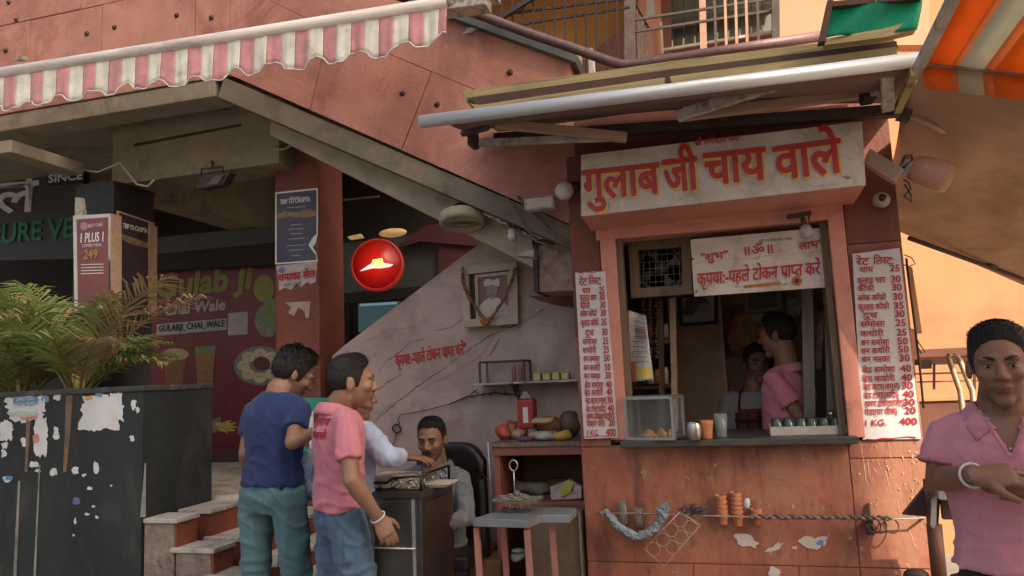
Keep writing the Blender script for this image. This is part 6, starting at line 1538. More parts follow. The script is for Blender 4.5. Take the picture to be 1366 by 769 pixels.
MB().tube([(cbk.x, Yd, .6), (cbk.x, Yd, .16)], .03, 10).build('column', IRON, chs)

# 6, 7 men inside the booth
Yi = 4.35
f6 = Vector((-.8, .55, 0)).normalized(); r6 = f6.cross(Vector((0, 0, 1))).normalized()
hc = W(1037, 449, Y=Yi); nk = W(1050, 490, Y=Yi); pel = W(1050, 598, Y=Yi)
J = dict(head=hc, neck=nk, chest=nk.lerp(pel, .4), pelvis=pel)
J['shR'] = nk + r6 * .15 + Vector((0, 0, -.05)); J['shL'] = nk - r6 * .16 + Vector((0, 0, -.05))
J['elL'] = W(1068, 560, Y=Yi - .15); J['wrL'] = W(1050, 595, Y=Yi - .2); J['elR'] = nk + r6 * .2 - Vector((0, 0, .3)); J['wrR'] = J['elR'] + f6 * .2
legs_for(J, f6, r6, ground=.5)
person('person', 'man in pink polo inside the booth, head turned away to the left', J, f6, r6, SK1, (-.85, .3, -.08), PINKP, cloth('charcoal_trousers', (.03, .032, .036)), vox=.007, sleeve=.65, seed=21, wr=.005, hem=.1, shoes=False, hair_th=(.016, .006))
Yi2 = 4.8
f7 = Vector((-.1, -1, 0)).normalized(); r7 = f7.cross(Vector((0, 0, 1))).normalized()
hc = W(1010, 487, Y=Yi2); nk = W(1004, 522, Y=Yi2); pel = nk + Vector((0, 0, -.5))
J = dict(head=hc, neck=nk, chest=nk + Vector((0, 0, -.19)), pelvis=pel)
J['shR'] = nk + r7 * .15 + Vector((0, 0, -.05)); J['shL'] = nk - r7 * .15 + Vector((0, 0, -.05))
J['elR'] = J['shR'] + Vector((-.06, 0, -.28)); J['wrR'] = J['elR'] + Vector((.05, -.2, -.02)); J['elL'] = J['shL'] + Vector((.06, 0, -.28)); J['wrL'] = J['elL'] + Vector((-.05, -.2, -.02))
legs_for(J, f7, r7, ground=.5)
t7_, _, _ = person('person', 'man in grey shirt and dark red plaid apron in the back of the booth', J, f7, r7, SK1, (.2, -1, -.05), cloth('grey_tshirt', (.32, .30, .30)), cloth('charcoal_trousers', (.03, .032, .036)), vox=.007, sleeve=.6, seed=25, wr=.004, collar=False, shoes=False, hair_th=(.016, .006))
APR = mat('dark_red_apron', (.16, .03, .03), .9, var=.2); APD = mat('black_apron_stripe', (.03, .015, .015), .9)
mb = MB(); mb.grid(lambda u, v: J['neck'] + r7 * (.13 * (2 * u - 1) * (1 - .35 * v)) + f7 * (.135 - .03 * (2 * u - 1) ** 2) + Vector((0, 0, -.50 + .40 * v)), 10, 10); mb.build('apron', APR, t7_, solid=.004)
for k in range(4):
    mb = MB(); mb.grid(lambda u, v, k=k: J['neck'] + r7 * (.13 * (-.8 + .5 * k + .1 * u)) + f7 * (.142 - .03 * (-.8 + .5 * k) ** 2) + Vector((0, 0, -.50 + .38 * v)), 1, 4); mb.build('apron_stripe', APD, t7_)
    mb = MB(); mb.grid(lambda u, v, k=k: J['neck'] + r7 * (.11 * (2 * u - 1)) + f7 * (.144 - .03 * (2 * u - 1) ** 2) + Vector((0, 0, -.45 + .09 * k + .02 * v)), 8, 1); mb.build('apron_stripe', APD, t7_)
for s in (-1, 1): MB().tube([J['neck'] + r7 * s * .08 + f7 * .13 + Vector((0, 0, -.10)), J['neck'] + r7 * s * .07 + f7 * .06 + Vector((0, 0, .0)), J['neck'] + r7 * s * .05 - f7 * .04 + Vector((0, 0, .03))], .006, 6).build('apron_strap', APD, t7_)
# ---------------- main painted sign ----------------
SY = 3.48
sg_ = thing('shop_name_sign', W(965, 225, Y=SY), 'long white hand-painted sign with big red Hindi letters above the booth window', 'sign')
FR4 = pl(SY, (775, 207), (1150, 162), (1155, 247), (775, 289))
MB().prism(FR4, (0, .012, 0)).build('sign_face', WHITEP, sg_, bevel=.002)
BKp = [Vector((p.x, FY - .015, p.z)) for p in FR4]
mb = MB(); dz = Vector((0, 0, -.02))
mb.hexa([FR4[3] + Vector((.0, .013, 0)), FR4[2] + Vector((0, .013, 0)), BKp[2] + dz, BKp[3] + dz, FR4[0] + Vector((0, .013, -.004)), FR4[1] + Vector((0, .013, -.004)), BKp[1], BKp[0]])
mb.build('sign_box', SALM, sg_, bevel=.003)
words = (('गुलाब', (779, 267), (881, 257), 38, (777, 881)), ('जी', (887, 257), (932, 252), 42, 0), ('चाय', (941, 247), (1023, 239), 41, 0), ('वाले', (1036, 240), (1125, 229), 43, 0))
for k, (w_, a, b, h_, _) in enumerate(words):
    wall_text(w_, (a[0] + 2.4, a[1] + 3), (b[0] + 2.4, b[1] + 3), SY - .0005, h_, sg_, m=YELT, bold=.0068, name='yellow_outline')
    wall_text(w_, a, b, SY - .0035, h_, sg_, m=REDT, bold=.0052, name='red_lettering')
wall_text('श^ी गणेशाय नमः', (926, 195), (986, 188), SY - .001, 7, sg_, m=REDT, bold=.0008, slant=.2)
scr = mat('grey_scribble', (.15, .12, .1))
for pts in (((1128, 205), (1132, 215), (1137, 225), (1134, 236), (1129, 240)), ((1120, 206), (1128, 210), (1139, 214)), ((1131, 222), (1126, 230), (1132, 235)), ((1010, 262), (1018, 266), (1016, 258))): crack(sg_, pts, SY - .001, .0013, scr, 'scratch')
crack(sg_, ((1124, 236), (1130, 238), (1134, 236)), SY - .001, .005, scr, 'scratch')

# ---------------- token notice inside the window head ----------------
TY = FY + .015
tk = thing('token_notice', W(1015, 350, Y=TY), 'white hanging notice board asking to take a token first, in the window', 'sign')
flat(tk, 'board', TY, ((921, 320), (1105, 303), (1111, 383), (926, 396)), WHITEP, .012, bevel=.002)
wall_text('कृपया:-पहले टोकन प^ाप~त करें', (930, 381), (1094, 366), TY - .001, 15, tk, bold=.0016, slant=.12)
wall_text('"शुभ"', (935, 349), (970, 345), TY - .001, 9, tk, bold=.0012, slant=.15); wall_text('॥ॐ॥', (994, 341), (1031, 338), TY - .001, 11, tk, bold=.001); wall_text('लाभ"', (1066, 334), (1096, 330), TY - .001, 9, tk, bold=.0012, slant=.15)
wall_text('श^ी गणेशाय नमः', (1012, 324), (1058, 320), TY - .001, 3.2, tk, m=scr)
crack(tk, ((927, 351), (1000, 345), (1108, 333)), TY - .0005, .0006, scr, 'ruled_line')
flat(tk, 'orange_arrow', TY - .002, ((992, 381), (1003, 380), (1040, 376), (1041, 380), (1003, 384), (992, 385)), mat('orange_print', (.35, .13, .03), bump=0), .001)
wall_text('<-', (980, 385), (990, 384), TY - .001, 4, tk, m=scr); wall_text('NO. 1', (1043, 382), (1056, 380), TY - .001, 3.2, tk, m=scr)
flat(tk, 'round_seal', TY - .003, ellipse(1063, 375, 7, 6.5, 18), mat('orange_print', (.35, .13, .03), bump=0), .001); flat(tk, 'seal_core', TY - .0045, ellipse(1063, 375, 3, 3, 10), mat('maroon_inside', (.08, .02, .02)), .001)
for x, y in ((929, 389), (1106, 376), (924, 346)): flat(tk, 'screw', TY - .002, ellipse(x, y, 1.6, 1.6, 8), IRON, .002)

# ---------------- price lists ----------------
rows = [('चाय', '25'), ('कुल~हड चाय', '30'), ('कॉफी', '30'), ('ब~लेक कॉफी', '30'), ('कुल~हड कॉफी', '35'), ('दुध', '30'), ('समोसा', '25'), ('कचोरी', '25'), ('बन समोसा', '50'), ('बन कचोरी', '50'), ('बन मस~का', '30'), ('ब^ेड समोसा', '40'), ('ब^ेड कचोरी', '40'), ('ब^ेड बटर(अमुल)', '30'), ('ब^ेड टोस~ट(सादा)', '40'), ('खमण ढोकला(प~लेट)', '30'), ('पेडा(पर पीस)', '20'), ('1 KG.', '400')]
wrel = [.36, .72, .42, .70, .76, .36, .60, .56, .66, .66, .66, .74, .74, .80, .76, .86, .70, .45]
def price_list(nm, Y, quad, ys, title_y, label, rowslope, redline=True):
    t = thing(nm, sum([W(x, y, Y=Y) for x, y in quad], Vector()) / 4, label, 'price list')
    flat(t, 'board', Y, quad, LISTW, .006, bevel=.0015)
    def edge(y):
        (x0, y0), (x1, y1), (x2, y2), (x3, y3) = quad
        f = (y - y0) / (y3 - y0); return x0 + (x3 - x0) * f, x1 + (x2 - x1) * f
    a, b = edge(title_y); wd = b - a
    wall_text('रेट', (a + 4, title_y + 5), (a + 4 + wd * .28, title_y + 5 + rowslope * wd * .28), Y - .001, 9, t, bold=.0008, slant=.1); wall_text('िलस~ट:', (a + wd * .42, title_y + 4), (a + wd * .85, title_y + 4 + rowslope * wd * .4), Y - .001, 9, t, bold=.0008, slant=.1)
    rr = random.Random(3)
    for (nm_, pr_), y, wf in zip(rows, ys, wrel):
        a, b = edge(y); wd = b - a - 6; a += 4 + (4 if wf < .4 else 0) + rr.uniform(0, 1.5)
        wall_text(nm_, (a, y + 4), (a + wd * wf * .88, y + 4 + rowslope * wd * wf), Y - .001, 7.2, t, bold=.0006, slant=rr.uniform(-.05, .12), name='item_name')
        wn = 19 if len(pr_) == 3 else 12.5; wn *= wd / 56
        wall_text(pr_, (b - wn - 2, y + 4 + rowslope * wd), (b - 3, y + 4 + rowslope * wd), Y - .0011, 8 * .62 / .62, t, bold=.0010, name='price')
    return t
ysR = [360, 374.6, 385.5, 398, 410, 421, 433, 445.6, 457.6, 468.5, 480, 494, 506, 516.6, 528, 539, 550, 564.6]
ysL = [388, 397.5, 408, 418.7, 431, 444, 456, 467.6, 479, 491, 502, 514, 524, 534.7, 546, 555.6, 565, 578]
plr = price_list('price_list', FY - .024, ((1137, 339), (1200, 331), (1229, 586), (1151, 587)), ysR, 349, 'sunlit price list painted in red Hindi on the right side of the window', -.03)
crack(plr, ((1155, 586), (1190, 585), (1222, 584)), FY - .0255, .003, REDT, 'red_border')
pll = price_list('price_list', FY - .04, ((767, 364), (807, 361), (825, 584), (779, 586)), ysL, 376, 'shaded narrow price list in red Hindi on the left side of the window', -.02)
crack(pll, ((780, 584), (800, 583), (822, 582)), FY - .0415, .0025, REDT, 'red_border'); crack(pll, ((768, 363), (775, 365), (783, 362), (790, 364), (806, 361)), FY - .0415, .003, REDT, 'red_border')

# ---------------- things on the ledge ----------------
zl = zs + .001
gc = bpy.data.objects.new('snack_case', None); COL.objects.link(gc); tag(gc, 'aluminium framed glass case holding a few samosas on the window ledge', 'display case')
g0 = W(837, 588, Z=zl)
gw, gd, gh = .235, .19, .205; GRY = mat('grey_aluminium_edge', (.34, .37, .37), .4, .7, var=.15)
loc = lambda mbx: mbx
fr = MB(); e = .0065
for x in (0, gw):
    for y in (0, gd): fr.box((x - e, y - e, .004), (x + e, y + e, gh))
for z in (.008, gh):
    for y in (0, gd): fr.box((e, y - e, z - e), (gw - e, y + e, z + e))
    for x in (0, gw): fr.box((x - e, e, z - e), (x + e, gd - e, z + e))
def loc_build(mbx, name, m, parent, **k):
    o = mbx.build(name, m, None, **k); o.parent = parent; return o
loc_build(fr, 'case_frame', GRY, gc)
for a, b in (((.008, -.002, .014), (gw - .008, .001, gh - .008)), ((.008, gd - .001, .014), (gw - .008, gd + .002, gh - .008)), ((gw - .001, .008, .014), (gw + .002, gd - .008, gh - .008)), ((-.002, .008, .014), (.001, gd - .008, gh - .008))):
    loc_build(MB().box(a, b), 'glass_pane', GLASS, gc)
loc_build(MB().box((.0, .0, gh + .007), (gw, gd, gh + .009)), 'top_sheet', GRY, gc); loc_build(MB().box((.0, .0, .0), (gw, gd, .004)), 'base', GRY, gc)
gc.location = (g0.x, g0.y + .01, zl); gc.rotation_euler.z = R(-13)
SAM = mat('fried_samosa', (.42, .19, .05), .6, var=.35, scale=30, bump=.4)
for k, (x, y, s_, a) in enumerate(((.10, .06, .032, .3), (.15, .08, .036, 1.4), (.18, .12, .03, 2.5), (.075, .10, .03, 4), (.13, .13, .034, 5), (.20, .06, .028, .9))):
    q = Matrix.Rotation(R(-13), 3, 'Z') @ Vector((x, y, 0)) + gc.location + Vector((0, 0, .006))
    mb = MB(); P = [q + Matrix.Rotation(a, 3, 'Z') @ Vector(v) * s_ * 1.35 for v in ((-1.1, -.8, 0), (1.1, -.7, .05), (0, 1, 0), (0, .05, 1.25))]
    mb.add(P, [(0, 1, 2), (0, 1, 3), (1, 2, 3), (2, 0, 3)]); o = mb.build('samosa', SAM); tag(o, 'golden fried samosa piled in the glass case on the ledge', 'samosa', 'samosas in the glass case')
    bv = o.modifiers.new('b', 'BEVEL'); bv.width = .011; bv.segments = 3
def cup(nm, px, Z, prof, m, label, cat, group=None, Y=None):
    c = W(px[0], px[1], Z=Z) if Y is None else W(px[0], px[1], Y=Y)
    return single(MB().lathe(c, prof, 24), nm, m, label, cat, group)
cup('steel_cup', (927, 587), zl, [(.031, 0), (.035, .02), (.037, .05), (.034, .078), (.031, .082), (.030, .079), (.033, .05), (.028, .006)], STEEL, 'small steel cup on the ledge beside the clay cup', 'cup')
cup('clay_cup', (944, 586), zl, [(.021, 0), (.023, .01), (.028, .06), (.033, .088), (.030, .089), (.025, .06), (.018, .01)], TERRA, 'single terracotta clay cup on the ledge between steel cup and glass', 'cup')
GLS = mat('tumbler_glass', (.30, .36, .34), .08, var=.1, bump=0, alpha=.42, spec=.9)
cup('glass_tumbler', (963, 584), zl + .0, [(.024, 0), (.026, .01), (.033, .115), (.031, .115), (.022, .01)], GLS, 'tall clear glass tumbler on the ledge', 'glass')
ty = W(1028, 582, Z=zl)
tr = thing('glass_tray', (ty.x + .2, ty.y + .1, zl), 'white rimmed tray on the ledge', 'tray')
tx1 = W(1130, 580, Y=ty.y + .02).x; TW = mat('white_tray', (.45, .42, .38), .5, var=.15)
MB().box((ty.x, ty.y, zl), (tx1, ty.y + .012, zl + .042)).box((ty.x, ty.y + .19, zl), (tx1, ty.y + .2, zl + .042)).box((ty.x, ty.y + .012, zl), (ty.x + .01, ty.y + .19, zl + .042)).box((tx1 - .01, ty.y + .012, zl), (tx1, ty.y + .19, zl + .042)).build('rim', TW, tr, bevel=.003)
MB().box((ty.x + .01, ty.y + .012, zl), (tx1 - .01, ty.y + .19, zl + .006)).build('base', GALV, tr)
tl_ = MB().lathe((0, 0, 0), [(.030, 0), (.031, .006), (.025, .068), (.022, .070)], 18)
GLD = mat('dark_green_glass', (.06, .10, .085), .1, var=.1, bump=0, spec=.9, alpha=.75)
proto = tl_.build('tea_glass', GLD); tag(proto, 'upturned dark green tea glass lying in the white tray', 'glass', 'upturned tea glasses in the tray')
k = 0; nx = 6
for i in range(nx):
    for j in range(2):
        p = (ty.x + .04 + (tx1 - ty.x - .08) * i / (nx - 1) + random.uniform(-.003, .003), ty.y + .05 + .08 * j, zl + .0065)
        if k == 0: proto.location = p
        else:
            c = proto.copy(); COL.objects.link(c); c.location = p
        k += 1
jr = thing('tea_jar', W(1111, 560, Y=4.1), 'small lidded jar standing behind the tray of glasses', 'jar')
MB().lathe(W(1111, 572, Y=4.0), [(.03, 0), (.032, .05), (.025, .06)], 16).build('jar_body', TW, jr); MB().lathe(W(1111, 572, Y=4.0) + Vector((0, 0, .061)), [(.022, 0), (.02, .02), (.006, .03)], 14).build('lid', STEEL, jr)
# newspaper hung at the left jamb
nw = thing('hanging_newspaper', W(853, 465, Y=FY + .05), 'folded newspaper page hanging inside the left jamb', 'newspaper')
NEWS = mat('newsprint', (.48, .46, .45), .8, var=.35, scale=40, stretch=(1, 1, 3)); 
def nf(u, v):
    x = 838 + (8 + 14 * v) * 0 + u * (24 + 8 * v); y = 414 + 96 * v + 12 * u * (1 - v) - 4 * u
    p = W(x + 2 * v, y, Y=FY + .05); p.y += .03 * math.sin(u * 4 + v * 2) ; return p
MB().grid(nf, 12, 20).build('page', NEWS, nw, solid=.002)
MB().grid(lambda u, v: nf(.15 + .8 * u, .80 + .17 * v) + Vector((0, -.003, 0)), 10, 4).build('yellow_block', mat('yellow_news_print', (.55, .42, .1), .8, var=.2), nw)
MB().grid(lambda u, v: nf(.3 + .6 * u, .22 + .16 * v) + Vector((0, -.003, 0)), 8, 4).build('picture_block', mat('news_picture', (.3, .2, .15), .8, var=.4, scale=30), nw)
MB().grid(lambda u, v: nf(0 + .3 * u, .72 + .26 * v) + Vector((0, -.004, 0)), 6, 4).build('red_block', mat('red_news_print', (.45, .14, .12), .8, var=.3), nw)
for k in range(9): MB().grid(lambda u, v, k=k: nf(.1 + .8 * u, .12 + .075 * k + .008 * v) + Vector((0, -.0035, 0)), 8, 1).build('print_line', mat('news_ink', (.12, .12, .14), bump=0), nw)

# ---------------- inside of the booth ----------------
ex = thing('exhaust_fan', W(880, 360, Y=3.98), 'old exhaust fan in a wire-guarded wooden frame, upper left of the window', 'fan')
frame_px(ex, 3.93, ((838, 322), (921, 316), (924, 392), (842, 398)), .05, WOODD, .05)
MB().lathe(W(882, 358, Y=4.1), [(.13, 0), (.135, .02), (.12, .022), (.115, .0)], 28, (0, -1, 0)).lathe(W(882, 358, Y=4.1), [(.04, 0), (.035, .03), (.01, .04)], 16, (0, -1, 0)).build('fan_ring', mat('greasy_grey', (.13, .11, .09), .5), ex)
for k in range(4):
    a = k * math.pi / 2 + .4; c = W(882, 358, Y=4.08); MB().prism([c + Vector((.03 * math.cos(a), 0, .03 * math.sin(a))), c + Vector((.11 * math.cos(a - .3), .01, .11 * math.sin(a - .3))), c + Vector((.11 * math.cos(a + .3), -.01, .11 * math.sin(a + .3)))], (0, .003, 0)).build('blade', mat('greasy_blade', (.16, .12, .09), .4), ex)
g_ = MB()
for k in range(9): g_.tube([W(850 + k * 8, 326, Y=3.96), W(851 + k * 8, 390, Y=3.96)], .0016, 4)
for k in range(7): g_.tube([W(846, 333 + k * 9, Y=3.957), W(918, 329 + k * 9, Y=3.957)], .0016, 4)
g_.build('wire_guard', mat('dull_wire', (.3, .28, .24), .4, .6), ex)
rm = booth
BACK = mat('brown_inner_plaster', (.33, .22, .14), .85, var=.2)
MB().box((W(897, 500, Y=4.9).x, 4.85, .5), (W(965, 500, Y=4.9).x, 4.9, 2.3)).build('partition', BACK, rm)
MB().box((W(965, 500, Y=4.84).x, 4.82, .5), (W(969, 500, Y=4.84).x, 4.85, 2.2)).build('edge_strip', WOODL, rm)
MB().box((W(969, 500, Y=5.2).x, 5.15, .5), (xr - .15, 5.2, 2.6)).build('back_panel', BACK, rm)
for x0_, x1_, Y_, y0_, y1_, m_ in ((893, 901, 4.2, 398, 590, WOODL), (877, 884, 4.25, 400, 590, WOODD), (1069, 1084, 4.15, 380, 560, mat('grey_old_plank', (.24, .21, .16), .8, var=.3, stretch=(3, 3, .3))), (1100, 1112, 4.05, 380, 560, mat('grey_old_plank', (.24, .21, .16)))):
    MB().prism(pl(Y_, (x0_, y0_), (x1_, y0_ - 1), (x1_ + 4, y1_), (x0_ + 4, y1_)), (0, .03, 0)).build('upright_board', m_, rm)
MB().prism(pl(4.3, (842, 455), (897, 452), (897, 458), (842, 462)), (0, .25, 0)).build('shelf_board', WOODD, rm)
MB().prism(pl(4.4, (842, 515), (897, 513), (897, 518), (842, 520)), (0, .25, 0)).build('shelf_board', WOODD, rm)
gd_ = MB()
for k in range(3):
    for j in range(16): gd_.ball(W(858 + k * 9 + random.uniform(-1.5, 1.5), 398 + j * 5.2, Y=4.2), .012, 6)
single(gd_, 'marigold_garland', mat('old_marigold', (.17, .10, .03), .9, var=.4), 'old mustard marigold garland hanging behind the newspaper', 'garland')
def picture(nm, Y, quad, m, label, fw=.02, fm=IRON, extra=()):
    t = thing(nm, sum([W(x, y, Y=Y) for x, y in quad], Vector()) / 4, label, 'picture')
    frame_px(t, Y, quad, fw, fm, .02); flat(t, 'print', Y + .008, quad, m, .004)
    for k, (x, y, rx, ry, mm) in enumerate(extra): flat(t, 'print_shape', Y + .006 - k * .0006, ellipse(x, y, rx, ry, 16), mm, .001)
    return t
pbw = mat('print_grey', (.10, .085, .08), bump=0); por = mat('print_orange', (.42, .17, .05), bump=0, var=.4, scale=25); pog = mat('print_gold', (.40, .24, .06), bump=0, var=.4, scale=30); pmr = mat('print_maroon', (.22, .05, .05), bump=0, var=.3)
picture('black_white_picture', 4.8, ((905, 394), (957, 388), (957, 432), (907, 436)), mat('print_paper', (.38, .34, .32), bump=0, var=.2), 'black framed monochrome picture on the booth wall, left of the orange one', .02, DARK, ((930, 405, 16, 10, pbw), (940, 412, 10, 7, mat('print_paper2', (.3, .26, .25), bump=0)), (918, 415, 9, 7, pbw)))
picture('orange_picture', 5.1, ((963, 408), (1034, 402), (1036, 470), (967, 476)), pmr, 'orange and gold devotional print behind the two booth workers', .02, WOODD, ((998, 440, 24, 24, por), (998, 428, 15, 13, pog), (999, 448, 18, 12, pog), (980, 455, 10, 12, por), (1018, 450, 9, 13, mat('print_rose', (.42, .16, .14), bump=0)), (998, 434, 7, 8, por), (1015, 425, 8, 7, mat('print_pale', (.42, .34, .32), bump=0))))
picture('beige_picture', 5.05, ((993, 384), (1042, 380), (1043, 414), (994, 418)), mat('print_olive', (.14, .12, .07), bump=0, var=.2), 'empty looking olive picture in a cream frame above the orange print', .022, mat('dim_cream_frame', (.26, .21, .12), .5))
cl_ = MB().grid(lambda u, v: W(1088 + 16 * u, 415 + 78 * v, Y=4.3 + .03 * math.sin(u * 7 + v * 2)), 10, 14)
single(cl_, 'patterned_cloth', mat('flowered_cloth', (.30, .18, .19), .9, var=.8, scale=22), 'flowered cloth hanging between the grey planks, right of the workers', 'cloth', solid=.003)
cl_ = MB()
for k in range(5): cl_.box(W(1050 + k * 6, 402 - k * 3, Y=5.0 - k * .01), W(1062 + k * 5, 430 - (k % 3) * 9, Y=4.98 - k * .01))
single(cl_, 'hanging_packets', mat('foil_packets', (.3, .3, .28), .3, .4, var=.5, scale=20), 'strip of foil packets hanging high behind the pink shirted worker', 'packet')

jrs = [('spice_jar', (.45, .2, .06)), ('sugar_jar', (.5, .48, .42)), ('tea_tin', (.35, .08, .05)), ('green_tin', (.08, .22, .1)), ('salt_packet', (.5, .5, .5))]
jl = ['amber jar', 'white sugar jar', 'red tea tin', 'green tin', 'white packet']
for row, (yy, where) in enumerate(((452, 'upper'), (513, 'lower'))):
    for k in range(5):
        nm, c_ = jrs[(k + row * 2) % 5]; p = W(848 + k * 10, yy, Y=4.38); mb = MB()
        h_ = .07 + .015 * ((k * 7 + row) % 3)
        mb.lathe(p + Vector((0, 0, .002)), [(.02, 0), (.021, h_ * .8), (.015, h_ * .9), (.017, h_ * .92), (.017, h_)], 14)
        single(mb, nm, mat('jar_' + nm, c_, .35, var=.3, scale=40), jl[(k + row * 2) % 5] + ' on the ' + where + ' dark shelf behind the newspaper', 'jar')
# ---------------- lamps round the sign ----------------
wb = thing('window_bulb', W(1075, 308, Y=3.72), 'clear round bulb hanging in front of the token notice', 'bulb')
MB().lathe(W(1075, 309, Y=3.72), [(.008, .035), (.02, .028), (.034, .005), (.034, -.01), (.024, -.03), (.006, -.036)], 18).build('bulb', mat('pale_bulb_glass', (.42, .4, .36), .1, bump=0, alpha=.6), wb)
MB().tube([W(1071, 292, Y=3.74), W(1073, 300, Y=3.72)], .012, 10).bar(W(1050, 290, Y=3.74), W(1082, 284, Y=3.74), .02).bar(W(1079, 288, Y=3.73), W(1080, 303, Y=3.72), .006).build('bracket', IRON, wb)
fl4 = thing('flood_lamp', W(1180, 220, Y=3.6), 'cream rectangular flood lamp tilted at the right end of the name sign', 'lamp')
MB().prism(pl(3.55, (1161, 198), (1207, 226), (1195, 244), (1153, 217)), (0, .05, 0)).build('housing', mat('cream_lamp_housing', (.42, .33, .25), .5, var=.15), fl4, bevel=.005)
MB().prism(pl(3.546, (1163, 203), (1201, 226), (1193, 238), (1158, 216)), (0, .004, 0)).build('lens', mat('dusty_lens', (.36, .27, .19), .4), fl4)
sp = thing('bucket_lamp', W(1232, 232, Y=3.6), 'frosted bucket shaped lamp pointing right beside the flood lamp', 'lamp')
ax_ = Vector((.85, -.1, -.45)).normalized(); c = W(1218, 224, Y=3.62)
MB().lathe(c, [(.03, -.02), (.055, .0), (.066, .05), (.073, .13), (.06, .16), (.03, .165)], 24, ax_).build('shade', mat('frosted_peach_shade', (.62, .36, .26), .4, bump=0, transl=.3), sp)
MB().lathe(c, [(.035, -.06), (.045, -.02), (.04, .0)], 16, ax_).build('holder', GALV, sp)
wv = MB()
for P in (((1203, 218), (1207, 208), (1216, 207), (1217, 214), (1209, 220), (1204, 226)), ((1205, 240), (1212, 243), (1215, 252), (1206, 262), (1216, 270), (1215, 260), (1207, 246)), ((1130, 232), (1140, 222), (1152, 220)), ((1134, 236), (1146, 228), (1156, 222))): wv.tube([W(x, y, Y=3.58) for x, y in P], .004, 5)
single(wv, 'lamp_wires', IRON, 'loose black loops of lamp wire at the right corner of the booth', 'cable')
cm_ = thing('security_camera', W(1177, 266, Y=3.72), 'small round cream security camera on the right pier above the price list', 'camera')
MB().lathe(W(1177, 267, Y=3.70), [(.036, -.05), (.036, 0), (.028, .018), (.01, .022)], 20, (.1, -1, -.25)).build('body', mat('cream_lamp_housing', (.42, .33, .25)), cm_); MB().ball(W(1177, 264, Y=3.68), .018, 12).build('lens', mat('dark_iris', (.012, .007, .004)), cm_)

# ---------------- wire along the base with things hung on it ----------------
WY = FY - .07
wr1 = thing('hanging_rail', W(1000, 690, Y=WY), 'twisted wire rail stretched along the red base of the booth', 'rail')
P = [W(x, y, Y=WY) for x, y in ((796, 685), (850, 685), (930, 688), (1000, 690), (1060, 690), (1130, 690), (1190, 693), (1234, 691))]
MB().tube(P, .0035, 6).build('wire', mat('old_steel_wire', (.38, .33, .28), .5, .5), wr1)
tw1 = MB(); tw2 = MB(); n = 70
for k, mbx in enumerate((tw1, tw2)):
    pts = []
    for i in range(n):
        t = i / (n - 1); x = 1000 + 190 * t; c = W(x, 690 + 1.5 * t, Y=WY); a = t * 60 + k * math.pi; pts.append(c + Vector((0, .007 * math.cos(a), .008 * math.sin(a))))
    mbx.tube(pts, .005, 5)
tw1.build('twisted_strand', mat('old_rope', (.22, .16, .12), .9), wr1); tw2.build('twisted_strand', mat('old_rope_dark', (.10, .07, .06), .9), wr1)
MB().bar(W(1158, 672, Y=FY - .02), W(1160, 712, Y=FY - .05), .012).box(W(1156, 694, Y=FY - .06), W(1164, 712, Y=FY - .02)).build('wall_bracket', IRON, wr1)
MB().bar(W(800, 685, Y=WY), W(800, 685, Y=FY), .008).bar(W(1232, 691, Y=WY), W(1232, 691, Y=FY), .008).build('wall_peg', IRON, wr1)
for cx_ in (1172, 1188, 1164): MB().tube([W(cx_, 692, Y=WY + .01) + Vector((.03 * math.cos(t), .02 * math.sin(t), -.03 + .03 * math.sin(t))) for t in np.linspace(0, 6.283, 19)], .0035, 5).build('ring', IRON, wr1)
RAG = mat('blue_grey_rag', (.26, .31, .33), .95, var=.3, scale=18, bump=.5, bscale=120)
rg = MB(); path = [(800, 686), (808, 683), (815, 690), (822, 700), (834, 710), (850, 716), (862, 713), (874, 704), (881, 694), (884, 683), (893, 678)]
rad = [.010, .018, .024, .026, .026, .027, .027, .027, .026, .022, .010]
rg.tube([W(x, y, Y=WY - .02) for x, y in path], [(a * 1.0, a * .8) for a in rad], 14); rg.tube([W(x, y, Y=WY - .03) for x, y in ((876, 684), (885, 676), (895, 669))], [.015, .02, .006], 8)
rg.tube([W(x, y, Y=WY - .035) for x, y in ((880, 682), (888, 690), (892, 686))], [.014, .014, .004], 8)
rm_ = remeshed(rg, .005, 2, .5, 'rag'); wrinkle(rm_, .006, (30, 30, 30), 4)
o = link('grey_rag', rm_, RAG); tag(o, 'blue grey rag draped in a loop over the wire rail', 'cloth')
for k, (x, y, h_, lab) in enumerate(((832, 700, .115, 'taller glass with greenish dregs hung in the loop of rag'), (853, 703, .09, 'shorter dusty glass hung in the loop of rag'))):
    t = thing('tea_glass', W(x, y, Y=WY + .02), lab, 'glass'); c = W(x, y, Y=WY + .02)
    MB().lathe(c, [(.022, 0), (.024, .01), (.028, h_), (.026, h_), (.021, .01)], 18).build('glass', mat('dusty_glass', (.25, .2, .17), .2, bump=0, alpha=.5), t)
    MB().lathe(c + Vector((0, 0, .006)), [(.02, 0), (.022, h_ * .35)], 14).build('dregs', mat('green_dregs' if not k else 'brown_dregs', (.10, .14, .05) if not k else (.12, .08, .05), .4), t)
er = thing('ring_rack', W(897, 720, Y=WY - .02), 'wire rack of eight rings hanging askew from the rail', 'rack')
BW = mat('light_wire', (.45, .35, .28), .4, .6); c0_, c1_, c2_, c3_ = [W(x, y, Y=WY - .02) for x, y in ((907, 683), (934, 701), (886, 756), (859, 733))]
MB().tube([c0_, c1_, c2_, c3_, c0_], .0028, 5).tube([c0_ + Vector((0, .01, 0)), c1_ + Vector((0, .01, 0)), c2_ + Vector((0, .01, 0)), c3_ + Vector((0, .01, 0)), c0_ + Vector((0, .01, 0))], .002, 5).build('outer_wire', BW, er)
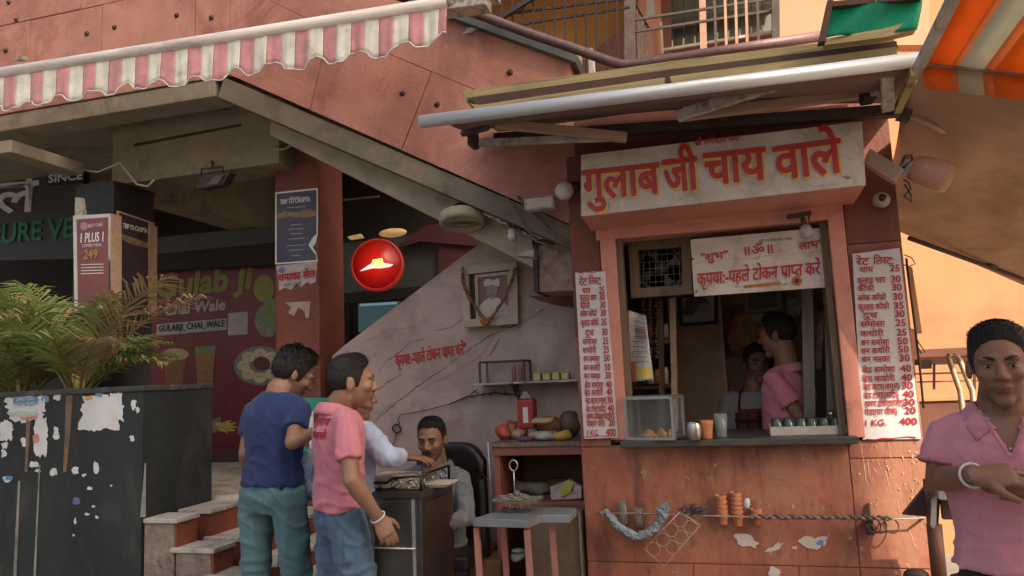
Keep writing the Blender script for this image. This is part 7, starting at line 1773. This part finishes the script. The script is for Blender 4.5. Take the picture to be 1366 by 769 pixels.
for i in range(2):
    for j in range(4):
        c = c0_.lerp(c1_, .27 + .48 * i).lerp(c3_.lerp(c2_, .27 + .48 * i), .13 + .25 * j)
        if i == 1 and j == 3: continue
        MB().tube([c + Vector((.031 * math.cos(t), 0, .031 * math.sin(t))) for t in np.linspace(0, 6.283, 21)], .0022, 5).build('ring', BW, er)
sw = MB(); rr = random.Random(9)
for k in range(60):
    c = W(906 + rr.uniform(0, 32), 686 - rr.uniform(0, 10) * math.sin(rr.uniform(.3, 2.8)), Y=WY); sw.tube([c, c + Vector((rr.uniform(-.03, .03), rr.uniform(-.02, .02), rr.uniform(-.01, .025))), c + Vector((rr.uniform(-.03, .03), rr.uniform(-.02, .02), rr.uniform(-.01, .02)))], .0022, 4)
o = single(sw, 'steel_wool', mat('dark_steel_wool', (.12, .12, .14), .5, .4), 'tangled dark steel wool resting on the wire rail', 'scrubber')
kp = [(.019, 0), (.020, .006), (.024, .034), (.029, .052), (.0265, .052), (.020, .03)]
kup = MB().lathe((0, 0, 0), kp, 20).build('clay_cup', TERRA); tag(kup, 'clay cup in the left stack on the wire rail', 'cup', 'terracotta cups stacked on the wire rail'); first = True
for (x, y0_, n_, lab) in ((965, 700, 5, 'clay cup in the left stack on the wire rail'), (985, 702, 6, 'clay cup in the taller right stack on the wire rail'), (1010, 700, 2, 'clay cup in the low pair right of the two stacks')):
    ords = ['lowest', 'second lowest', 'third from the bottom', 'fourth from the bottom', 'fifth from the bottom', 'sixth from the bottom']
    for i in range(n_):
        lb_ = lab.replace('clay cup', 'clay cup, ' + ('topmost' if i == n_ - 1 else ords[i]) + ',')
        c = W(x, y0_, Y=WY + .035) + Vector((random.uniform(-.002, .002), 0, i * .021))
        if first: kup.location = c; first = False; kup['label'] = lb_
        else:
            q = kup.copy(); COL.objects.link(q); q.location = c; q['label'] = lb_
pp = single(rock(W(997, 672, Y=WY + .03), .02, 8, (.7, .6, 1.6)), 'paper_twist', PAP, 'white twist of paper stuck beside the taller cup stack', 'paper')

# ---------------- right of the booth ----------------
rl = thing('side_railing', W(1290, 495, Y=5.6), 'thin dark railing across the passage behind the man on the right', 'railing')
for y, w in ((484, .035), (499, .012), (510, .01)): MB().bar(W(1222, y, Y=5.5), W(1390, y - 4, Y=5.9), w).build('rail', mat('dark_red_rail', (.10, .04, .03), .6), rl)
for x in (1246, 1300, 1350): MB().bar(W(x, 484, Y=5.55), W(x, 520, Y=5.55), .014).build('post', mat('dark_red_rail', (.10, .04, .03)), rl)
MB().box(W(1230, 480, Y=5.4), W(1240, 492, Y=5.46)).build('clamp', IRON, rl)
ld = thing('ladder', W(1282, 498, Y=4.6), 'top end of a grey aluminium ladder leaning behind the man', 'ladder')
LG = mat('tan_grey_metal', (.32, .22, .15), .5, .3)
MB().tube([W(1296, 640, Y=4.4), W(1281, 522, Y=4.6), W(1266, 480, Y=4.7), W(1266, 475, Y=4.7), W(1271, 474, Y=4.7)], .016, 8).build('side_rail', LG, ld)
MB().tube([W(1312, 640, Y=4.4), W(1297, 522, Y=4.6), W(1280, 480, Y=4.7), W(1276, 474, Y=4.7), W(1270, 475, Y=4.7)], .016, 8).build('side_rail', LG, ld)
MB().bar(W(1287, 560, Y=4.52), W(1300, 560, Y=4.52), .02).bar(W(1291, 600, Y=4.46), W(1305, 600, Y=4.46), .02).build('rung', LG, ld)
hp = thing('hanging_board', W(1222, 415, Y=4.3), 'narrow orange board and black cable hanging at the booth corner', 'board')
MB().prism(pl(4.4, (1210, 355), (1217, 357), (1230, 445), (1222, 445)), (0, .03, 0)).build('board', mat('orange_tan_board', (.5, .26, .14), .7, var=.15), hp)
MB().prism(pl(4.35, (1214, 438), (1222, 440), (1224, 480), (1219, 478)), (0, .03, 0)).build('lower_board', SALM, hp)
MB().tube([W(x, y, Y=4.3) for x, y in ((1209, 345), (1213, 380), (1220, 430), (1228, 500), (1232, 545))], .006, 6).tube([W(x, y, Y=4.28) for x, y in ((1222, 452), (1230, 464), (1234, 470), (1229, 472), (1222, 458))], .003, 5).tube([W(x, y, Y=4.2) for x, y in ((1206, 340), (1216, 344), (1221, 352), (1212, 356), (1203, 352))], .003, 5).build('cable', IRON, hp)
ca_ = thing('steel_cart', W(1255, 700, Y=3.3), 'dark sheet metal cart with steel top edge and brown pole behind the man', 'cart')
MB().prism(pl(3.55, (1205, 687), (1238, 645), (1246, 690)), (0, .03, 0)).build('painted_shade_triangle', mat('cart_sheet_and_shade', (.07, .035, .03), .6), ca_)  # dark triangle modelled in place of a cast shadow on the pier
MB().prism(pl(3.5, (1233, 640), (1256, 640), (1252, 700), (1240, 712)), (0, .03, 0)).build('front_sheet', mat('cart_sheet_and_shade', (.07, .035, .03)), ca_)
MB().prism(pl(3.45, (1243, 668), (1250, 660), (1249, 700), (1246, 706), (1242, 702)), (0, .015, 0)).build('steel_corner', ALU, ca_)
MB().bar(W(1250, 660, Y=3.45), W(1330, 656, Y=3.45), .05, .03).build('top_edge', ALU, ca_)
MB().tube([W(1246, 700, Y=3.5), W(1256, 800, Y=3.5)], .03, 12).build('pole', mat('brown_pole', (.16, .065, .035), .5), ca_)
MB().box(W(1256, 668, Y=3.47), W(1322, 692, Y=3.5)).build('cart_body', mat('cart_sheet_and_shade', (.07, .035, .03)), ca_)
MB().ball(W(1222, 768, Y=3.5), (.05, .03, .03), 14).build('lower_knob', mat('cart_sheet_and_shade', (.07, .035, .03)), ca_)
